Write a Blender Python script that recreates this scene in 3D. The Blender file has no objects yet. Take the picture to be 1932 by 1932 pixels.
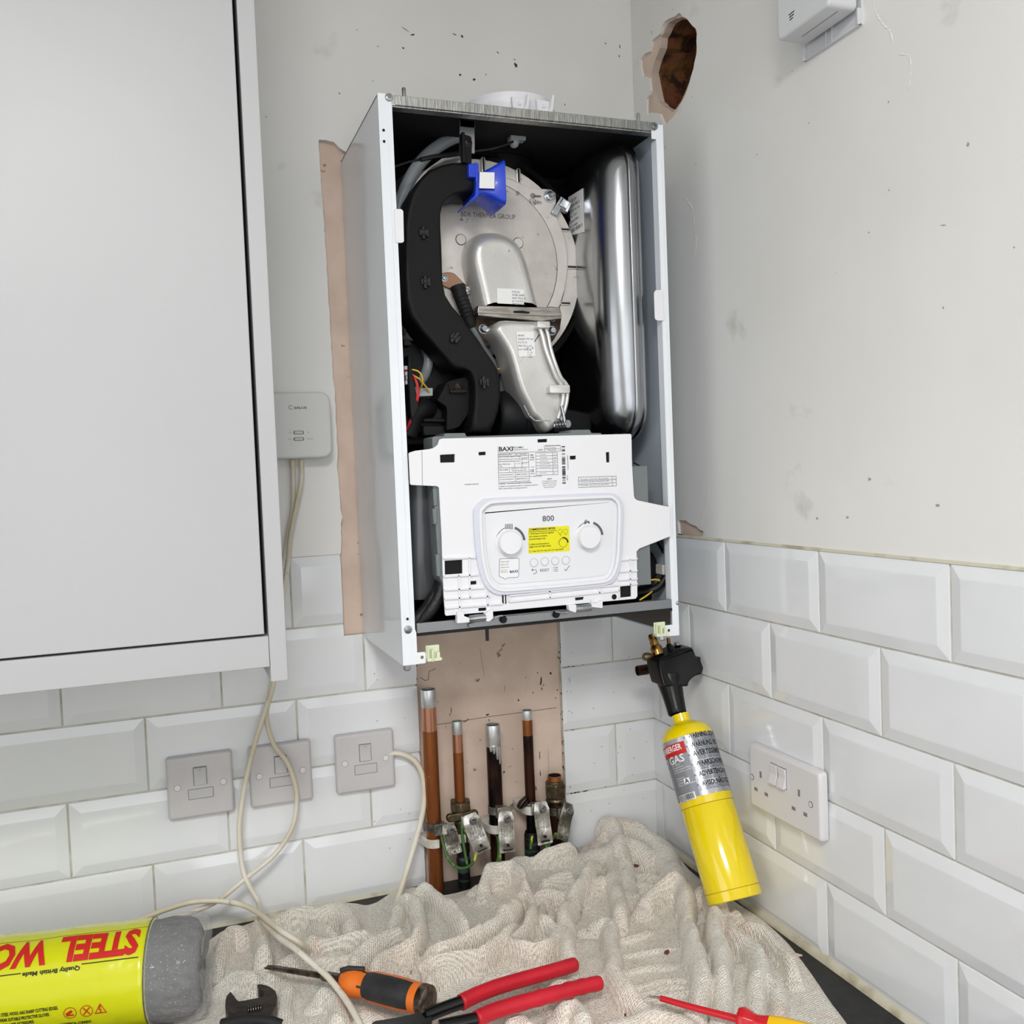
import bpy, bmesh, math, random
import numpy as np
from mathutils import Vector, Matrix, Euler
random.seed(7); np.random.seed(7)
S=bpy.context.scene; COL=S.collection
# ---------------- camera, world, light ----------------
cd=bpy.data.cameras.new('camera'); cam=bpy.data.objects.new('camera',cd); COL.objects.link(cam)
cam.location=(-0.73566,-1.35484,1.51716); cam.rotation_euler=(1.52917,0.03954,-0.35464)
cd.sensor_width=36; cd.lens=32.777; cd.clip_start=0.02; S.camera=cam
w=bpy.data.worlds.new('world'); S.world=w; w.use_nodes=True
w.node_tree.nodes['Background'].inputs[0].default_value=(0.85,0.9,1,1)
w.node_tree.nodes['Background'].inputs[1].default_value=0.3
S.view_settings.view_transform='Standard'; S.view_settings.look='None'; S.view_settings.gamma=1
S.view_settings.use_curve_mapping=False
S.view_settings.exposure=-0.05
def area(name,loc,rot,sx,sy,power,col):
    l=bpy.data.lights.new(name,'AREA'); l.shape='RECTANGLE'; l.size=sx; l.size_y=sy; l.energy=power; l.color=col
    o=bpy.data.objects.new(name,l); COL.objects.link(o); o.location=loc; o.rotation_euler=rot; return o
area('ceiling_lamp_light',(-1.0,-1.85,2.385),(0,0,0),.5,.5,34,(1,.985,.96))
area('fill_light',(-2.59,-1.6,1.6),(0,-math.pi/2,0),1.1,1.5,12,(.95,.975,1))  # added fill lamp, brightens the right wall and boiler side from the left
area('fill_light',(-.9,-3.19,1.6),(math.pi/2,0,0),1.6,1.2,15,(.95,.975,1))  # added soft fill from behind the camera, evens out the back wall

# ---------------- materials ----------------
def s2l(c):
    return tuple((x/255/12.92 if x<=10 else ((x/255+.055)/1.055)**2.4) for x in c)+(1,)
MATS={}
def mat(name,col,rough=.5,metal=0,col2=None,ns=20,nd=4,nstretch=(1,1,1),lo=.4,hi=.6,bump=0,bs=200,bstr=(1,1,1),coat=0,trans=0,rvar=0,col3=None,ns3=60,lo3=.62,hi3=.66,ior=1.45,sss=0,aniso=0):
    m=bpy.data.materials.new(name); m.use_nodes=True; nt=m.node_tree; N=nt.nodes; L=nt.links
    b=N['Principled BSDF']; b.inputs['Roughness'].default_value=rough; b.inputs['Metallic'].default_value=metal
    b.inputs['Coat Weight'].default_value=coat; b.inputs['Coat Roughness'].default_value=.08
    b.inputs['Transmission Weight'].default_value=trans; b.inputs['IOR'].default_value=ior
    b.inputs['Base Color'].default_value=s2l(col)
    tc=N.new('ShaderNodeTexCoord')
    def noise(scale,st,det=nd):
        mp=N.new('ShaderNodeMapping'); mp.inputs['Scale'].default_value=st; L.new(tc.outputs['Object'],mp.inputs[0])
        n=N.new('ShaderNodeTexNoise'); n.inputs['Scale'].default_value=scale; n.inputs['Detail'].default_value=det
        L.new(mp.outputs[0],n.inputs['Vector']); return n.outputs['Fac']
    last=None
    if col2:
        r=N.new('ShaderNodeMapRange'); r.inputs[1].default_value=lo; r.inputs[2].default_value=hi
        L.new(noise(ns,nstretch),r.inputs[0])
        mx=N.new('ShaderNodeMix'); mx.data_type='RGBA'; mx.inputs[6].default_value=s2l(col); mx.inputs[7].default_value=s2l(col2)
        L.new(r.outputs[0],mx.inputs[0]); last=mx.outputs[2]; L.new(last,b.inputs['Base Color'])
        if rvar:
            ma=N.new('ShaderNodeMath'); ma.operation='MULTIPLY_ADD'; ma.inputs[1].default_value=rvar; ma.inputs[2].default_value=rough
            L.new(r.outputs[0],ma.inputs[0]); L.new(ma.outputs[0],b.inputs['Roughness'])
    if col3:
        r=N.new('ShaderNodeMapRange'); r.inputs[1].default_value=lo3; r.inputs[2].default_value=hi3
        L.new(noise(ns3,(1,1,1),6),r.inputs[0])
        mx=N.new('ShaderNodeMix'); mx.data_type='RGBA'; mx.inputs[6].default_value=s2l(col); mx.inputs[7].default_value=s2l(col3)
        if last: L.new(last,mx.inputs[6])
        L.new(r.outputs[0],mx.inputs[0]); L.new(mx.outputs[2],b.inputs['Base Color'])
    if bump:
        bp=N.new('ShaderNodeBump'); bp.inputs['Strength'].default_value=1; bp.inputs['Distance'].default_value=bump
        L.new(noise(bs,bstr,3),bp.inputs['Height']); L.new(bp.outputs[0],b.inputs['Normal'])
    MATS[name]=m; return m
mat('paint',(230,229,225),.42,col2=(235,234,231),ns=3,bump=.0008,bs=14,col3=(196,192,184),ns3=9,lo3=.66,hi3=.78)
mat('plaster',(224,202,186),.8,col2=(210,188,172),ns=14,bump=.0006,bs=60,col3=(150,112,92),ns3=55,lo3=.68,hi3=.73)
mat('brick',(112,62,42),.95,col2=(118,80,42),ns=14,bump=.006,bs=70,col3=(60,34,22),ns3=40,lo3=.52,hi3=.62)
mat('tile_glaze',(229,231,233),.07,col2=(232,234,236),ns=5,bump=.0006,bs=9,coat=.3)
mat('grout',(208,205,196),.9,col2=(184,176,158),ns=30,lo=.45,hi=.65,bump=.0005,bs=300)
mat('caulk',(205,200,180),.5,col2=(170,160,135),ns=30,lo=.5,hi=.7)
mat('ceiling_paint',(236,236,233),.8)
mat('floor_vinyl',(185,182,178),.5,col2=(172,170,166),ns=4)
mat('worktop_black',(24,24,25),.45,col2=(34,34,34),ns=80,col3=(120,115,108),ns3=260,lo3=.72,hi3=.75)
mat('cab_white',(178,179,180),.42,col2=(176,177,178),ns=4)
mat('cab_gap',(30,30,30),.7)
mat('boiler_white',(236,240,245),.12,ior=1.4,col2=(238,242,247),ns=8)
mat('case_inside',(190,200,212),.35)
mat('galv',(196,196,194),.32,1,col2=(150,150,148),ns=60,nstretch=(14,1,1),lo=.35,hi=.65,bump=.0003,bs=80,bstr=(14,1,1))
mat('zinc',(186,190,194),.25,1,col2=(150,154,158),ns=60)
mat('zinc_flat',(150,152,154),.38,.9)
mat('black_lining',(7,7,8),.8)
mat('black_plastic',(15,15,17),.5,ior=1.28,bump=.0001,bs=900,col2=(18,18,20),ns=12)
mat('black_gloss',(9,9,10),.2)
mat('black_matte',(20,20,21),.7)
mat('dark_grey_plastic',(24,25,27),.5,ior=1.3)
mat('mid_grey_plastic',(116,122,124),.4)
mat('grey_tube',(72,74,78),.3,coat=.3)
mat('clear_hose',(150,156,160),.3,coat=.4)
mat('cast_alu',(226,221,214),.45,.2,col2=(208,202,196),ns=18,lo=.4,hi=.62,bump=.0002,bs=260,col3=(118,112,108),ns3=70,lo3=.66,hi3=.72)
mat('cast_alu_fine',(216,214,211),.32,.5,col2=(200,198,195),ns=14,bump=.00012,bs=500,col3=(110,106,104),ns3=90,lo3=.7,hi3=.74)
mat('steel_vessel',(168,170,173),.2,1,col2=(150,152,155),ns=5,rvar=.06)
mat('steel_plate',(170,166,160),.28,1,col2=(140,136,130),ns=40,nstretch=(1,1,6))
mat('copper_plate',(150,118,98),.35,.8)
mat('blue_plastic',(28,66,205),.3,coat=.2)
mat('panel_white',(236,236,240),.33)
mat('panel_face',(232,233,237),.38)
mat('bezel_clear',(214,216,228),.18,coat=.5)
mat('hole_black',(7,7,7),.8)
mat('ink',(20,21,24),.6)
mat('ink_soft',(88,90,96),.5)
mat('ink_blue',(30,72,130),.5)
mat('ink_red',(196,34,30),.5)
mat('ink_grey',(92,96,101),.5)
mat('sticker_white',(238,238,238),.35)
mat('sticker_yellow',(235,228,20),.35)
mat('clip_cream',(222,228,196),.35)
mat('copper',(206,146,118),.24,.9,col2=(208,150,124),ns=40,nstretch=(1,1,.1))
mat('copper_old',(170,106,62),.34,.75,col2=(140,82,44),ns=16,nstretch=(1,1,.35),bump=.0002,bs=200,col3=(190,140,110),ns3=90,lo3=.7,hi3=.74)
mat('copper_burnt',(62,36,24),.36,.7,col2=(16,11,10),ns=34,nstretch=(1,1,.3),lo=.42,hi=.55,bump=.0003,bs=200,col3=(150,92,64),ns3=50,lo3=.62,hi3=.68)
mat('solder',(190,192,192),.34,.8,col2=(214,216,216),ns=60,bump=.0004,bs=90)
mat('brass_old',(120,108,84),.38,.9,col2=(84,76,60),ns=90,bump=.0003,bs=200)
mat('brass',(178,140,78),.26,1,col2=(150,112,60),ns=60)
mat('verdigris',(24,24,24),.5,.3,col2=(58,84,76),ns=60,nstretch=(.2,.2,2),lo=.55,hi=.62)
mat('tag_metal',(214,212,206),.36,.75,col2=(150,146,138),ns=40,bump=.0008,bs=150)
mat('tag_dull',(160,158,148),.4,.9,col2=(108,106,98),ns=60,bump=.0012,bs=220)
mat('clip_white',(216,214,206),.5,col2=(190,184,170),ns=60)
mat('earth_wire',(58,98,44),.4,col2=(186,190,48),ns=60,nstretch=(1,1,.3),lo=.56,hi=.6)
mat('cable_white',(222,217,205),.42,col2=(206,196,172),ns=14,col3=(168,150,118),ns3=40,lo3=.64,hi3=.74)
mat('cable_cream',(205,198,178),.45,col2=(190,182,160),ns=14)
mat('switch_plate',(203,200,200),.36,col2=(198,195,196),ns=20)
mat('switch_part',(196,194,194),.3)
mat('socket_white',(222,220,221),.3)
mat('gap_line',(128,126,126),.6)
mat('thermostat',(214,214,211),.4)
mat('alarm',(216,217,220),.4)
mat('can_yellow',(240,214,4),.16,coat=.6,col2=(236,208,3),ns=12)
mat('can_silver',(188,190,198),.24,.5,col2=(176,178,188),ns=50,bump=.0003,bs=80)
mat('torch_black',(10,10,11),.33,ior=1.35)
mat('button_line',(172,173,178),.5)
mat('side_shade',(78,72,68),.4)  # shade on the lower inner panel put into the colour
mat('wool_yellow',(208,210,22),.22,coat=.5,bump=.004,bs=16)
mat('steel_wool',(56,56,60),.6,.3,col2=(18,18,20),ns=130,nstretch=(1,2.5,1),lo=.35,hi=.6,bump=.003,bs=300,bstr=(1,3,1),col3=(150,150,154),ns3=500,lo3=.63,hi3=.68)
m=mat('clear_film',(255,255,255),.04,ior=1.4,bump=.004,bs=34)
b=m.node_tree.nodes['Principled BSDF']; b.inputs['Alpha'].default_value=.17
mat('handle_orange',(226,118,36),.4,col2=(214,104,28),ns=30,col3=(120,62,30),ns3=80,lo3=.68,hi3=.75)
mat('handle_black',(30,31,33),.55,col2=(44,44,46),ns=40,bump=.0003,bs=200)
mat('worn_steel',(120,110,100),.35,.9,col2=(70,56,46),ns=60,lo=.42,hi=.58,bump=.0003,bs=150)
mat('dark_steel',(44,38,34),.38,.8,col2=(70,58,50),ns=50,bump=.0004,bs=120)
mat('red_grip',(198,24,44),.45,col2=(186,20,38),ns=20,bump=.0003,bs=90)
mat('red_plastic',(200,22,34),.28,coat=.2)
mat('yellow_grip',(240,190,20),.4)
mat('chrome',(200,200,200),.12,1)
mat('wire_red',(205,36,44),.35)
mat('wire_yellow',(228,188,66),.35)
mat('wire_dark',(20,20,20),.45)
mat('braid',(26,26,27),.5,bump=.001,bs=220)
mat('rust_chip',(110,62,48),.8)
mat('scuff',(70,64,58),.8)
mat('scuff_soft',(166,162,154),.8)

# ---------------- helpers ----------------
def tag(o,label=None,cat=None,group=None,kind=None):
    if label: o['label']=label
    if cat: o['category']=cat
    if group: o['group']=group
    if kind: o['kind']=kind
    return o
def thing(name,label,cat,loc=(0,0,0),group=None):
    o=bpy.data.objects.new(name,None); o.empty_display_size=.02; COL.objects.link(o); o.location=loc
    return tag(o,label,cat,group)
def wloc(p):
    v=Vector((0,0,0))
    while p: v+=p.location; p=p.parent
    return v
def obj(name,bm,m,parent=None,smooth=40,bev=0,seg=2,label=None):
    bmesh.ops.recalc_face_normals(bm,faces=bm.faces[:]) if smooth!=-1 else None
    me=bpy.data.meshes.new(name); bm.to_mesh(me); bm.free()
    o=bpy.data.objects.new(name,me); COL.objects.link(o)
    for k in (m if isinstance(m,(list,tuple)) else [m]): me.materials.append(MATS[k])
    if smooth:
        me.shade_smooth()
        if smooth>0 and smooth<180: me.set_sharp_from_angle(angle=math.radians(smooth))
    if parent:
        o.parent=parent; o.matrix_parent_inverse=Matrix.Translation(-parent.location)
    if bev:
        md=o.modifiers.new('bevel','BEVEL'); md.width=bev; md.segments=seg; md.limit_method='ANGLE'; md.angle_limit=math.radians(35); md.harden_normals=False
    if label: o['label']=label
    return o
LOCAL=[False]
def BM(): return bmesh.new()
def box(bm,x0,x1,y0,y1,z0,z1,mi=0,M=None):
    vs=[bm.verts.new((x,y,z)) for x in (x0,x1) for y in (y0,y1) for z in (z0,z1)]
    if M:
        for v in vs: v.co=M@v.co
    for q in ((0,1,3,2),(4,6,7,5),(0,4,5,1),(2,3,7,6),(0,2,6,4),(1,5,7,3)):
        f=bm.faces.new([vs[i] for i in q]); f.material_index=mi
    return bm
def P3(a,b,d,ax):
    return (d,a,b) if ax=='X' else ((a,d,b) if ax=='Y' else (a,b,d))
def loop(bm,pts,d,ax):
    vs=[bm.verts.new(P3(a,b,d,ax)) for a,b in pts]
    es=[bm.edges.new((vs[i],vs[(i+1)%len(vs)])) for i in range(len(vs))]
    return vs,es
def prism(bm,outline,d0,d1,holes=(),ax='Y',mi=0,M=None):
    v0,e0=loop(bm,outline,d0,ax); allv=[v0]; es=list(e0)
    for h in holes:
        v,e=loop(bm,h,d0,ax); allv.append(v); es+=e
    n0=set(bm.faces)
    if holes: r=bmesh.ops.triangle_fill(bm,use_beauty=True,edges=es)['geom']; fs=[g for g in r if isinstance(g,bmesh.types.BMFace)]
    else: fs=[bm.faces.new(v0)]
    if d1!=d0:
        mp={}; flat=[v for l in allv for v in l]
        for v in flat:
            c=list(v.co); c[{'X':0,'Y':1,'Z':2}[ax]]=d1; mp[v]=bm.verts.new(c)
        nf=[]
        for f in fs:
            g=bm.faces.new([mp[v] for v in reversed(f.verts)]); nf.append(g)
        for l in allv:
            for i in range(len(l)):
                a,b_=l[i],l[(i+1)%len(l)]; nf.append(bm.faces.new((a,b_,mp[b_],mp[a])))
        fs+=nf; allvv=flat+list(mp.values())
    else: allvv=[v for l in allv for v in l]
    for f in fs: f.material_index=mi
    if M:
        for v in allvv: v.co=M@v.co
    return bm
def circ(cx,cy,r,n=32,ry=None,a0=0):
    ry=ry or r
    return [(cx+r*math.cos(a0+2*math.pi*i/n),cy+ry*math.sin(a0+2*math.pi*i/n)) for i in range(n)]
def rrect(x0,x1,y0,y1,r,n=5):
    out=[]
    for cx,cy,a in ((x1-r,y1-r,0),(x0+r,y1-r,90),(x0+r,y0+r,180),(x1-r,y0+r,270)):
        for i in range(n+1):
            t=math.radians(a+90*i/n); out.append((cx+r*math.cos(t),cy+r*math.sin(t)))
    return out
def cr(pts,n=6,closed=True):
    P=[Vector(p) for p in pts]; out=[]; m=len(P)
    rng=range(m if closed else m-1)
    for i in rng:
        if closed: a,b,c,d=P[i-1],P[i],P[(i+1)%m],P[(i+2)%m]
        else: a,b,c,d=P[max(i-1,0)],P[i],P[i+1],P[min(i+2,m-1)]
        for k in range(n):
            t=k/n; out.append(.5*((2*b)+(c-a)*t+(2*a-5*b+4*c-d)*t*t+(3*b-a-3*c+d)*t**3))
    if not closed: out.append(P[-1])
    return [tuple(p) for p in out]
def roundc(pts,r,n=4):
    out=[]; m=len(pts)
    for i in range(m):
        a,b,c=Vector(pts[i-1]),Vector(pts[i]),Vector(pts[(i+1)%m])
        rr=min(r,(a-b).length*.45,(c-b).length*.45)
        p=b+(a-b).normalized()*rr; q=b+(c-b).normalized()*rr
        for k in range(n+1):
            t=k/n; out.append(tuple(p*(1-t)**2+b*2*t*(1-t)+q*t*t))
    return out
def offs(pts,d):
    n=len(pts); A=sum(pts[i-1][0]*pts[i][1]-pts[i][0]*pts[i-1][1] for i in range(n))
    s=1 if A>0 else -1; out=[]
    for i in range(n):
        a,b,c=Vector(pts[i-1]),Vector(pts[i]),Vector(pts[(i+1)%n])
        t=((b-a).normalized()+(c-b).normalized())
        t=t.normalized() if t.length>1e-6 else (b-a).normalized()
        nn=Vector((-t.y,t.x))*s
        out.append(tuple(b+nn*d))
    return out
def pillow(bm,pts,d0,d1,r,seg=6,ax='Y',rd=None,mi=0):
    """outline at depth d0 (back) to d1 (front) with rounded front edge: inset r over depth rd"""
    rd=rd or abs(r); sg=1 if d1>d0 else -1
    cur=[list(pts)]; done=[0.0]
    def safe(ins):
        while done[0]<ins-1e-9:
            st_=min(.0006,ins-done[0]); q=offs(cur[0],st_); n=len(q); w_=.12*st_/.0006
            cur[0]=[((1-w_)*q[i][0]+w_*.5*(q[i-1][0]+q[(i+1)%n][0]),(1-w_)*q[i][1]+w_*.5*(q[i-1][1]+q[(i+1)%n][1])) for i in range(n)]
            done[0]+=st_
        return cur[0]
    rings=[(0,d0)]
    for i in range(seg+1):
        a=math.pi/2*i/seg; rings.append((r*(1-math.cos(a)),d1-sg*rd*(1-math.sin(a))))
    prev=None; first=None
    for ins,d in rings:
        q=safe(ins) if ins else pts
        vs=[bm.verts.new(P3(a,b,d,ax)) for a,b in q]
        if prev:
            for i in range(len(vs)):
                f=bm.faces.new((prev[i],prev[(i+1)%len(vs)],vs[(i+1)%len(vs)],vs[i])); f.material_index=mi
        else: first=vs
        prev=vs
    if seg>2:
        q=safe(r+.0008); vs=[bm.verts.new(P3(a,b,d1,ax)) for a,b in q]
        for i in range(len(vs)): bm.faces.new((prev[i],prev[(i+1)%len(vs)],vs[(i+1)%len(vs)],vs[i])).material_index=mi
        prev=vs
    f=bm.faces.new(prev); f.material_index=mi
    f=bm.faces.new(first[::-1]); f.material_index=mi
    return bm
def tube(bm,pts,r,n=10,smooth=0,cap=True,mi=0):
    if smooth: pts=cr(pts,smooth,False)
    P=[Vector(p) for p in pts]; m=len(P)
    R=r if hasattr(r,'__len__') else [r]*m
    t0=(P[1]-P[0]).normalized(); up=Vector((0,0,1)) if abs(t0.z)<.9 else Vector((1,0,0))
    u=t0.cross(up).normalized(); prev=None; first=None
    for i in range(m):
        t=(P[min(i+1,m-1)]-P[max(i-1,0)]).normalized()
        u=(u-t*u.dot(t)).normalized(); v=t.cross(u)
        ring=[bm.verts.new(P[i]+(u*math.cos(2*math.pi*k/n)+v*math.sin(2*math.pi*k/n))*R[i]) for k in range(n)]
        if prev:
            for k in range(n): bm.faces.new((prev[k],prev[(k+1)%n],ring[(k+1)%n],ring[k])).material_index=mi
        else: first=ring
        prev=ring
    if cap: bm.faces.new(first[::-1]).material_index=mi; bm.faces.new(prev).material_index=mi
    return bm
def lathe(bm,prof,base=(0,0,0),axis=(0,0,1),n=32,mi=0,closed=False,xr=None):
    """prof: (r,h) list along axis"""
    A=Vector(axis).normalized(); B=Vector(base)
    u=(Vector(xr) if xr else A.cross(Vector((0,0,1)) if abs(A.z)<.9 else Vector((1,0,0)))).normalized(); v=A.cross(u)
    prev=None
    for r,h in prof:
        if r<1e-7: ring=[bm.verts.new(B+A*h)]
        else: ring=[bm.verts.new(B+A*h+(u*math.cos(2*math.pi*k/n)+v*math.sin(2*math.pi*k/n))*r) for k in range(n)]
        if prev:
            for k in range(n):
                a,b_=prev[k%len(prev)],prev[(k+1)%len(prev)]; c,d=ring[(k+1)%len(ring)],ring[k%len(ring)]
                q=[]
                for z in (a,b_,c,d):
                    if z not in q: q.append(z)
                if len(q)>2: bm.faces.new(q).material_index=mi
        prev=ring
    return bm
_tc={}
def textmesh(s,bold=0,spacing=1):
    k=(s,bold,spacing)
    if k in _tc: return _tc[k]
    c=bpy.data.curves.new('t','FONT'); c.body=s; c.size=1; c.offset=bold; c.space_character=spacing; c.align_x='LEFT'; c.resolution_u=2; c.fill_mode='FRONT'
    o=bpy.data.objects.new('t',c); COL.objects.link(o)
    dg=bpy.context.evaluated_depsgraph_get(); dg.update()
    me=bpy.data.meshes.new_from_object(o.evaluated_get(dg))
    V=[tuple(v.co) for v in me.vertices]; F=[tuple(p.vertices) for p in me.polygons]
    bpy.data.objects.remove(o); bpy.data.curves.remove(c); bpy.data.meshes.remove(me)
    _tc[k]=(V,F); return V,F
def text(bm,s,P,U,Vv,h,w=None,align='C',bold=0,mi=0,fn=None,slices=None,spacing=1,cap=.72):
    """cap height h, optional width w, centred (or L) at P; U right, Vv up; fn(u,v)->point for curved surfaces"""
    V,F=textmesh(s,bold,spacing)
    if not V: return
    x0=min(v[0] for v in V); x1=max(v[0] for v in V)
    sx=sy=h/cap
    if w: sx=w/(x1-x0)
    ox=-(x0+x1)/2 if align=='C' else (-x0 if align=='L' else -x1)
    tb=bmesh.new(); vs=[tb.verts.new(((v[0]+ox)*sx,(v[1]-cap/2)*sy,0)) for v in V]
    for f in F:
        try: tb.faces.new([vs[i] for i in f])
        except ValueError: pass
    if slices:
        mn=min(v.co[slices[0]] for v in tb.verts); mxx=max(v.co[slices[0]] for v in tb.verts)
        k=int((mxx-mn)/slices[1])
        for i in range(1,k+1):
            c=[0,0,0]; c[slices[0]]=mn+i*slices[1]; nn=[0,0,0]; nn[slices[0]]=1
            bmesh.ops.bisect_plane(tb,geom=tb.verts[:]+tb.edges[:]+tb.faces[:],plane_co=c,plane_no=nn)
    P=Vector(P) if not fn else P; U=Vector(U) if U else None; Vv=Vector(Vv) if Vv else None
    mp={}
    for v in tb.verts:
        mp[v]=bm.verts.new(fn(P[0]+v.co.x,P[1]+v.co.y) if fn else P+U*v.co.x+Vv*v.co.y)
    for f in tb.faces:
        try: bm.faces.new([mp[v] for v in f.verts]).material_index=mi
        except ValueError: pass
    tb.free()
def screw(bm,c,r,ax=(0,-1,0),h=.003,mi=0):
    lathe(bm,[(r*1.35,0),(r*1.35,h*.25),(r,h*.3),(r,h*.85),(r*.8,h),(r*.45,h),(r*.35,h*.5),(0,h*.5)],c,ax,n=6 if r>.006 else 16,mi=mi)
X=Vector((1,0,0)); Y=Vector((0,1,0)); Z=Vector((0,0,1))
# ---------------- room ----------------
WT=.9; XL=-2.6; YF=-3.2; HC=2.42
def st(o,parent=None): o['kind']='structure'; return o
TZ=1.41
paintL=[(XL,TZ),(-.5064,TZ)]+list(reversed([(-0.5075,2.0023),(-0.5075,1.9618),(-0.5059,1.8942),(-0.5047,1.8359),(-0.5046,1.7773),(-0.5037,1.7123)]+[(-0.5037,1.6817),(-0.5029,1.6581),(-0.5013,1.6415),(-0.5017,1.6178),(-0.5019,1.5799),(-0.5016,1.5608),(-0.5039,1.5371),(-0.5023,1.5156),(-0.5018,1.4917),(-0.5016,1.475),(-0.4991,1.4629),(-0.5021,1.4535),(-0.5027,1.4271),(-0.5045,1.4093)]))
topedge=[(-0.5075,2.0023),(-0.4968,2.0026),(-0.492,2.0013),(-0.4867,2.0012),(-0.4833,1.9982),(-0.4792,1.9935),(-0.4729,1.9897)]
paintL=paintL+topedge+[(-.46,1.985),(-.46,1.62),(-.12,1.62),(-.12,TZ),(0,TZ),(0,HC),(XL,HC)]
# ragged edge
def rag(pts,amp,step=.006,skip=lambda a,b:False):
    out=[]
    for i in range(len(pts)):
        a,b=Vector(pts[i]),Vector(pts[(i+1)%len(pts)]); out.append(tuple(a))
        if skip(a,b): continue
        n=int((b-a).length/step); d=(b-a).normalized(); q=Vector((-d.y,d.x))
        for k in range(1,n): out.append(tuple(a+(b-a)*k/n+q*random.uniform(-amp,amp)))
    return out
paintL=rag(paintL,.0007,.006,lambda a,b:(b-a).length>.3 or a.x>-.3)
wb=BM(); box(wb,XL-.1,.1,.008,.12,0,HC+.05)
wallb=st(obj('wall_back',wb,'plaster',smooth=0))
b=prism(BM(),paintL,.009,-.001)
obj('paint_layer',b,'paint',wallb,smooth=0,label='cream white painted plaster')
def tiles(bm,ax,rows,u0,u1,off,clipz=None):
    P,Q=.202,.102
    for k,half in rows:
        zt=WT+(6-k)*Q-.001; zb=zt-Q+.0022
        i0=math.floor((u0-off)/P)-1; i1=math.ceil((u1-off)/P)+1
        for i in range(i0,i1+1):
            a=off+(i+(.5 if half else 0))*P+.0012; c=a+P-.0024
            if c<u0 or a>u1: continue
            rings=[(a,c,zb,zt,.006),(a,c,zb,zt,-.0018),(a+.0006,c-.0006,zb+.0006,zt-.0006,-.0024),(a+.014,c-.014,zb+.014,zt-.014,-.0052),(a+.0155,c-.0155,zb+.0155,zt-.0155,-.0053)]
            prev=None
            for (p,q,r,s,d) in rings:
                co=[(p,r),(q,r),(q,s),(p,s)]
                if ax=='Y': vs=[bm.verts.new((u,d,z)) for u,z in co]
                else: vs=[bm.verts.new((d,u,z)) for u,z in co]
                if prev:
                    for j in range(4): bm.faces.new((prev[j],prev[(j+1)%4],vs[(j+1)%4],vs[j]))
                prev=vs
            bm.faces.new(prev)
def clip(bm,co,no):  # keeps the side the normal points away from
    bmesh.ops.bisect_plane(bm,geom=bm.verts[:]+bm.edges[:]+bm.faces[:],plane_co=co,plane_no=no,clear_outer=True)
xb=-.881
rows=[(1,True),(2,False),(3,True),(4,False),(5,True)]
def tilepart(rows,u0,u1,z0=None,z1=None,ax='Y',off=xb):
    bm=BM(); tiles(bm,ax,rows,u0,u1,off)
    if ax=='Y':
        clip(bm,(u0,0,0),(-1,0,0)); clip(bm,(u1,0,0),(1,0,0))
    else:
        clip(bm,(0,u0,0),(0,-1,0)); clip(bm,(0,u1,0),(0,1,0))
    if z0: clip(bm,(0,0,z0),(0,0,-1))
    if z1: clip(bm,(0,0,z1),(0,0,1))
    return bm
def merge(a,b):
    me=bpy.data.meshes.new('x'); b.to_mesh(me); b.free(); a.from_mesh(me); bpy.data.meshes.remove(me); return a
A=tilepart(rows,XL,-.5058)                       # left field, full height
A=merge(A,tilepart(rows,-.5058,-.4005,z1=1.291)) # under the old boiler line
A=merge(A,tilepart(rows,-.1655,-.0015))
obj('tiling',A,'tile_glaze',wallb,smooth=0,label='white bevelled brick tiles')
g=BM(); box(g,XL,-.506,-.0005,.0085,WT,TZ); box(g,-.506,-.4015,-.0005,.0085,WT,1.2905); box(g,-.165,0,-.0005,.0085,WT,TZ)
obj('grout',g,'grout',wallb,smooth=0)
# scuffs on the paint
sc=BM()
def blot(cx,cz,rx,rz,n=9,ax='Y',d=-.0013,rot=0,bm=None):
    pts=[]
    for i in range(n):
        t=2*math.pi*i/n; k=random.uniform(.45,1.1); x=rx*k*math.cos(t); z=rz*k*math.sin(t)
        pts.append((cx+x*math.cos(rot)-z*math.sin(rot),cz+x*math.sin(rot)+z*math.cos(rot)))
    prism(bm or sc,pts,d,d,ax=ax)
for (x,z),(a,b_,r) in zip([(-0.373,2.1727),(-0.3628,2.1666),(-0.3777,2.1456),(-0.2988,2.1752),(-0.2862,2.1733),(-0.2301,2.1561),(-0.2035,2.1488),(-0.2016,2.1404),(-0.4455,2.163),(-0.4256,2.093),(-0.4751,2.0702),(-0.4155,2.1434),(-0.2923,2.1166),(-0.2708,2.1111),(-0.2513,2.1211),(-0.5791,2.0276),(-0.6029,2.0807),(-0.0481,2.1917),(-0.0226,2.1893),(-0.1221,2.0891),(-0.0244,2.1746)],
    [(.007,.0006,-.5),(.005,.002,.2),(.002,.0015,0),(.005,.0008,-.3),(.003,.002,-.9),(.003,.0008,-.5),(.003,.0012,0),(.004,.005,0),(.001,.001,0),(.001,.001,0),(.001,.0015,0),(.001,.001,0),(.003,.002,0),(.003,.002,.4),(.001,.001,0),(.001,.0008,0),(.001,.001,0),(.002,.001,0),(.001,.004,0),(.001,.002,0),(.001,.003,0)]):
    blot(x,z,a,b_,rot=r)
obj('scuff_mark',sc,'scuff',wallb,smooth=0,label='grey scuffs')
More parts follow.
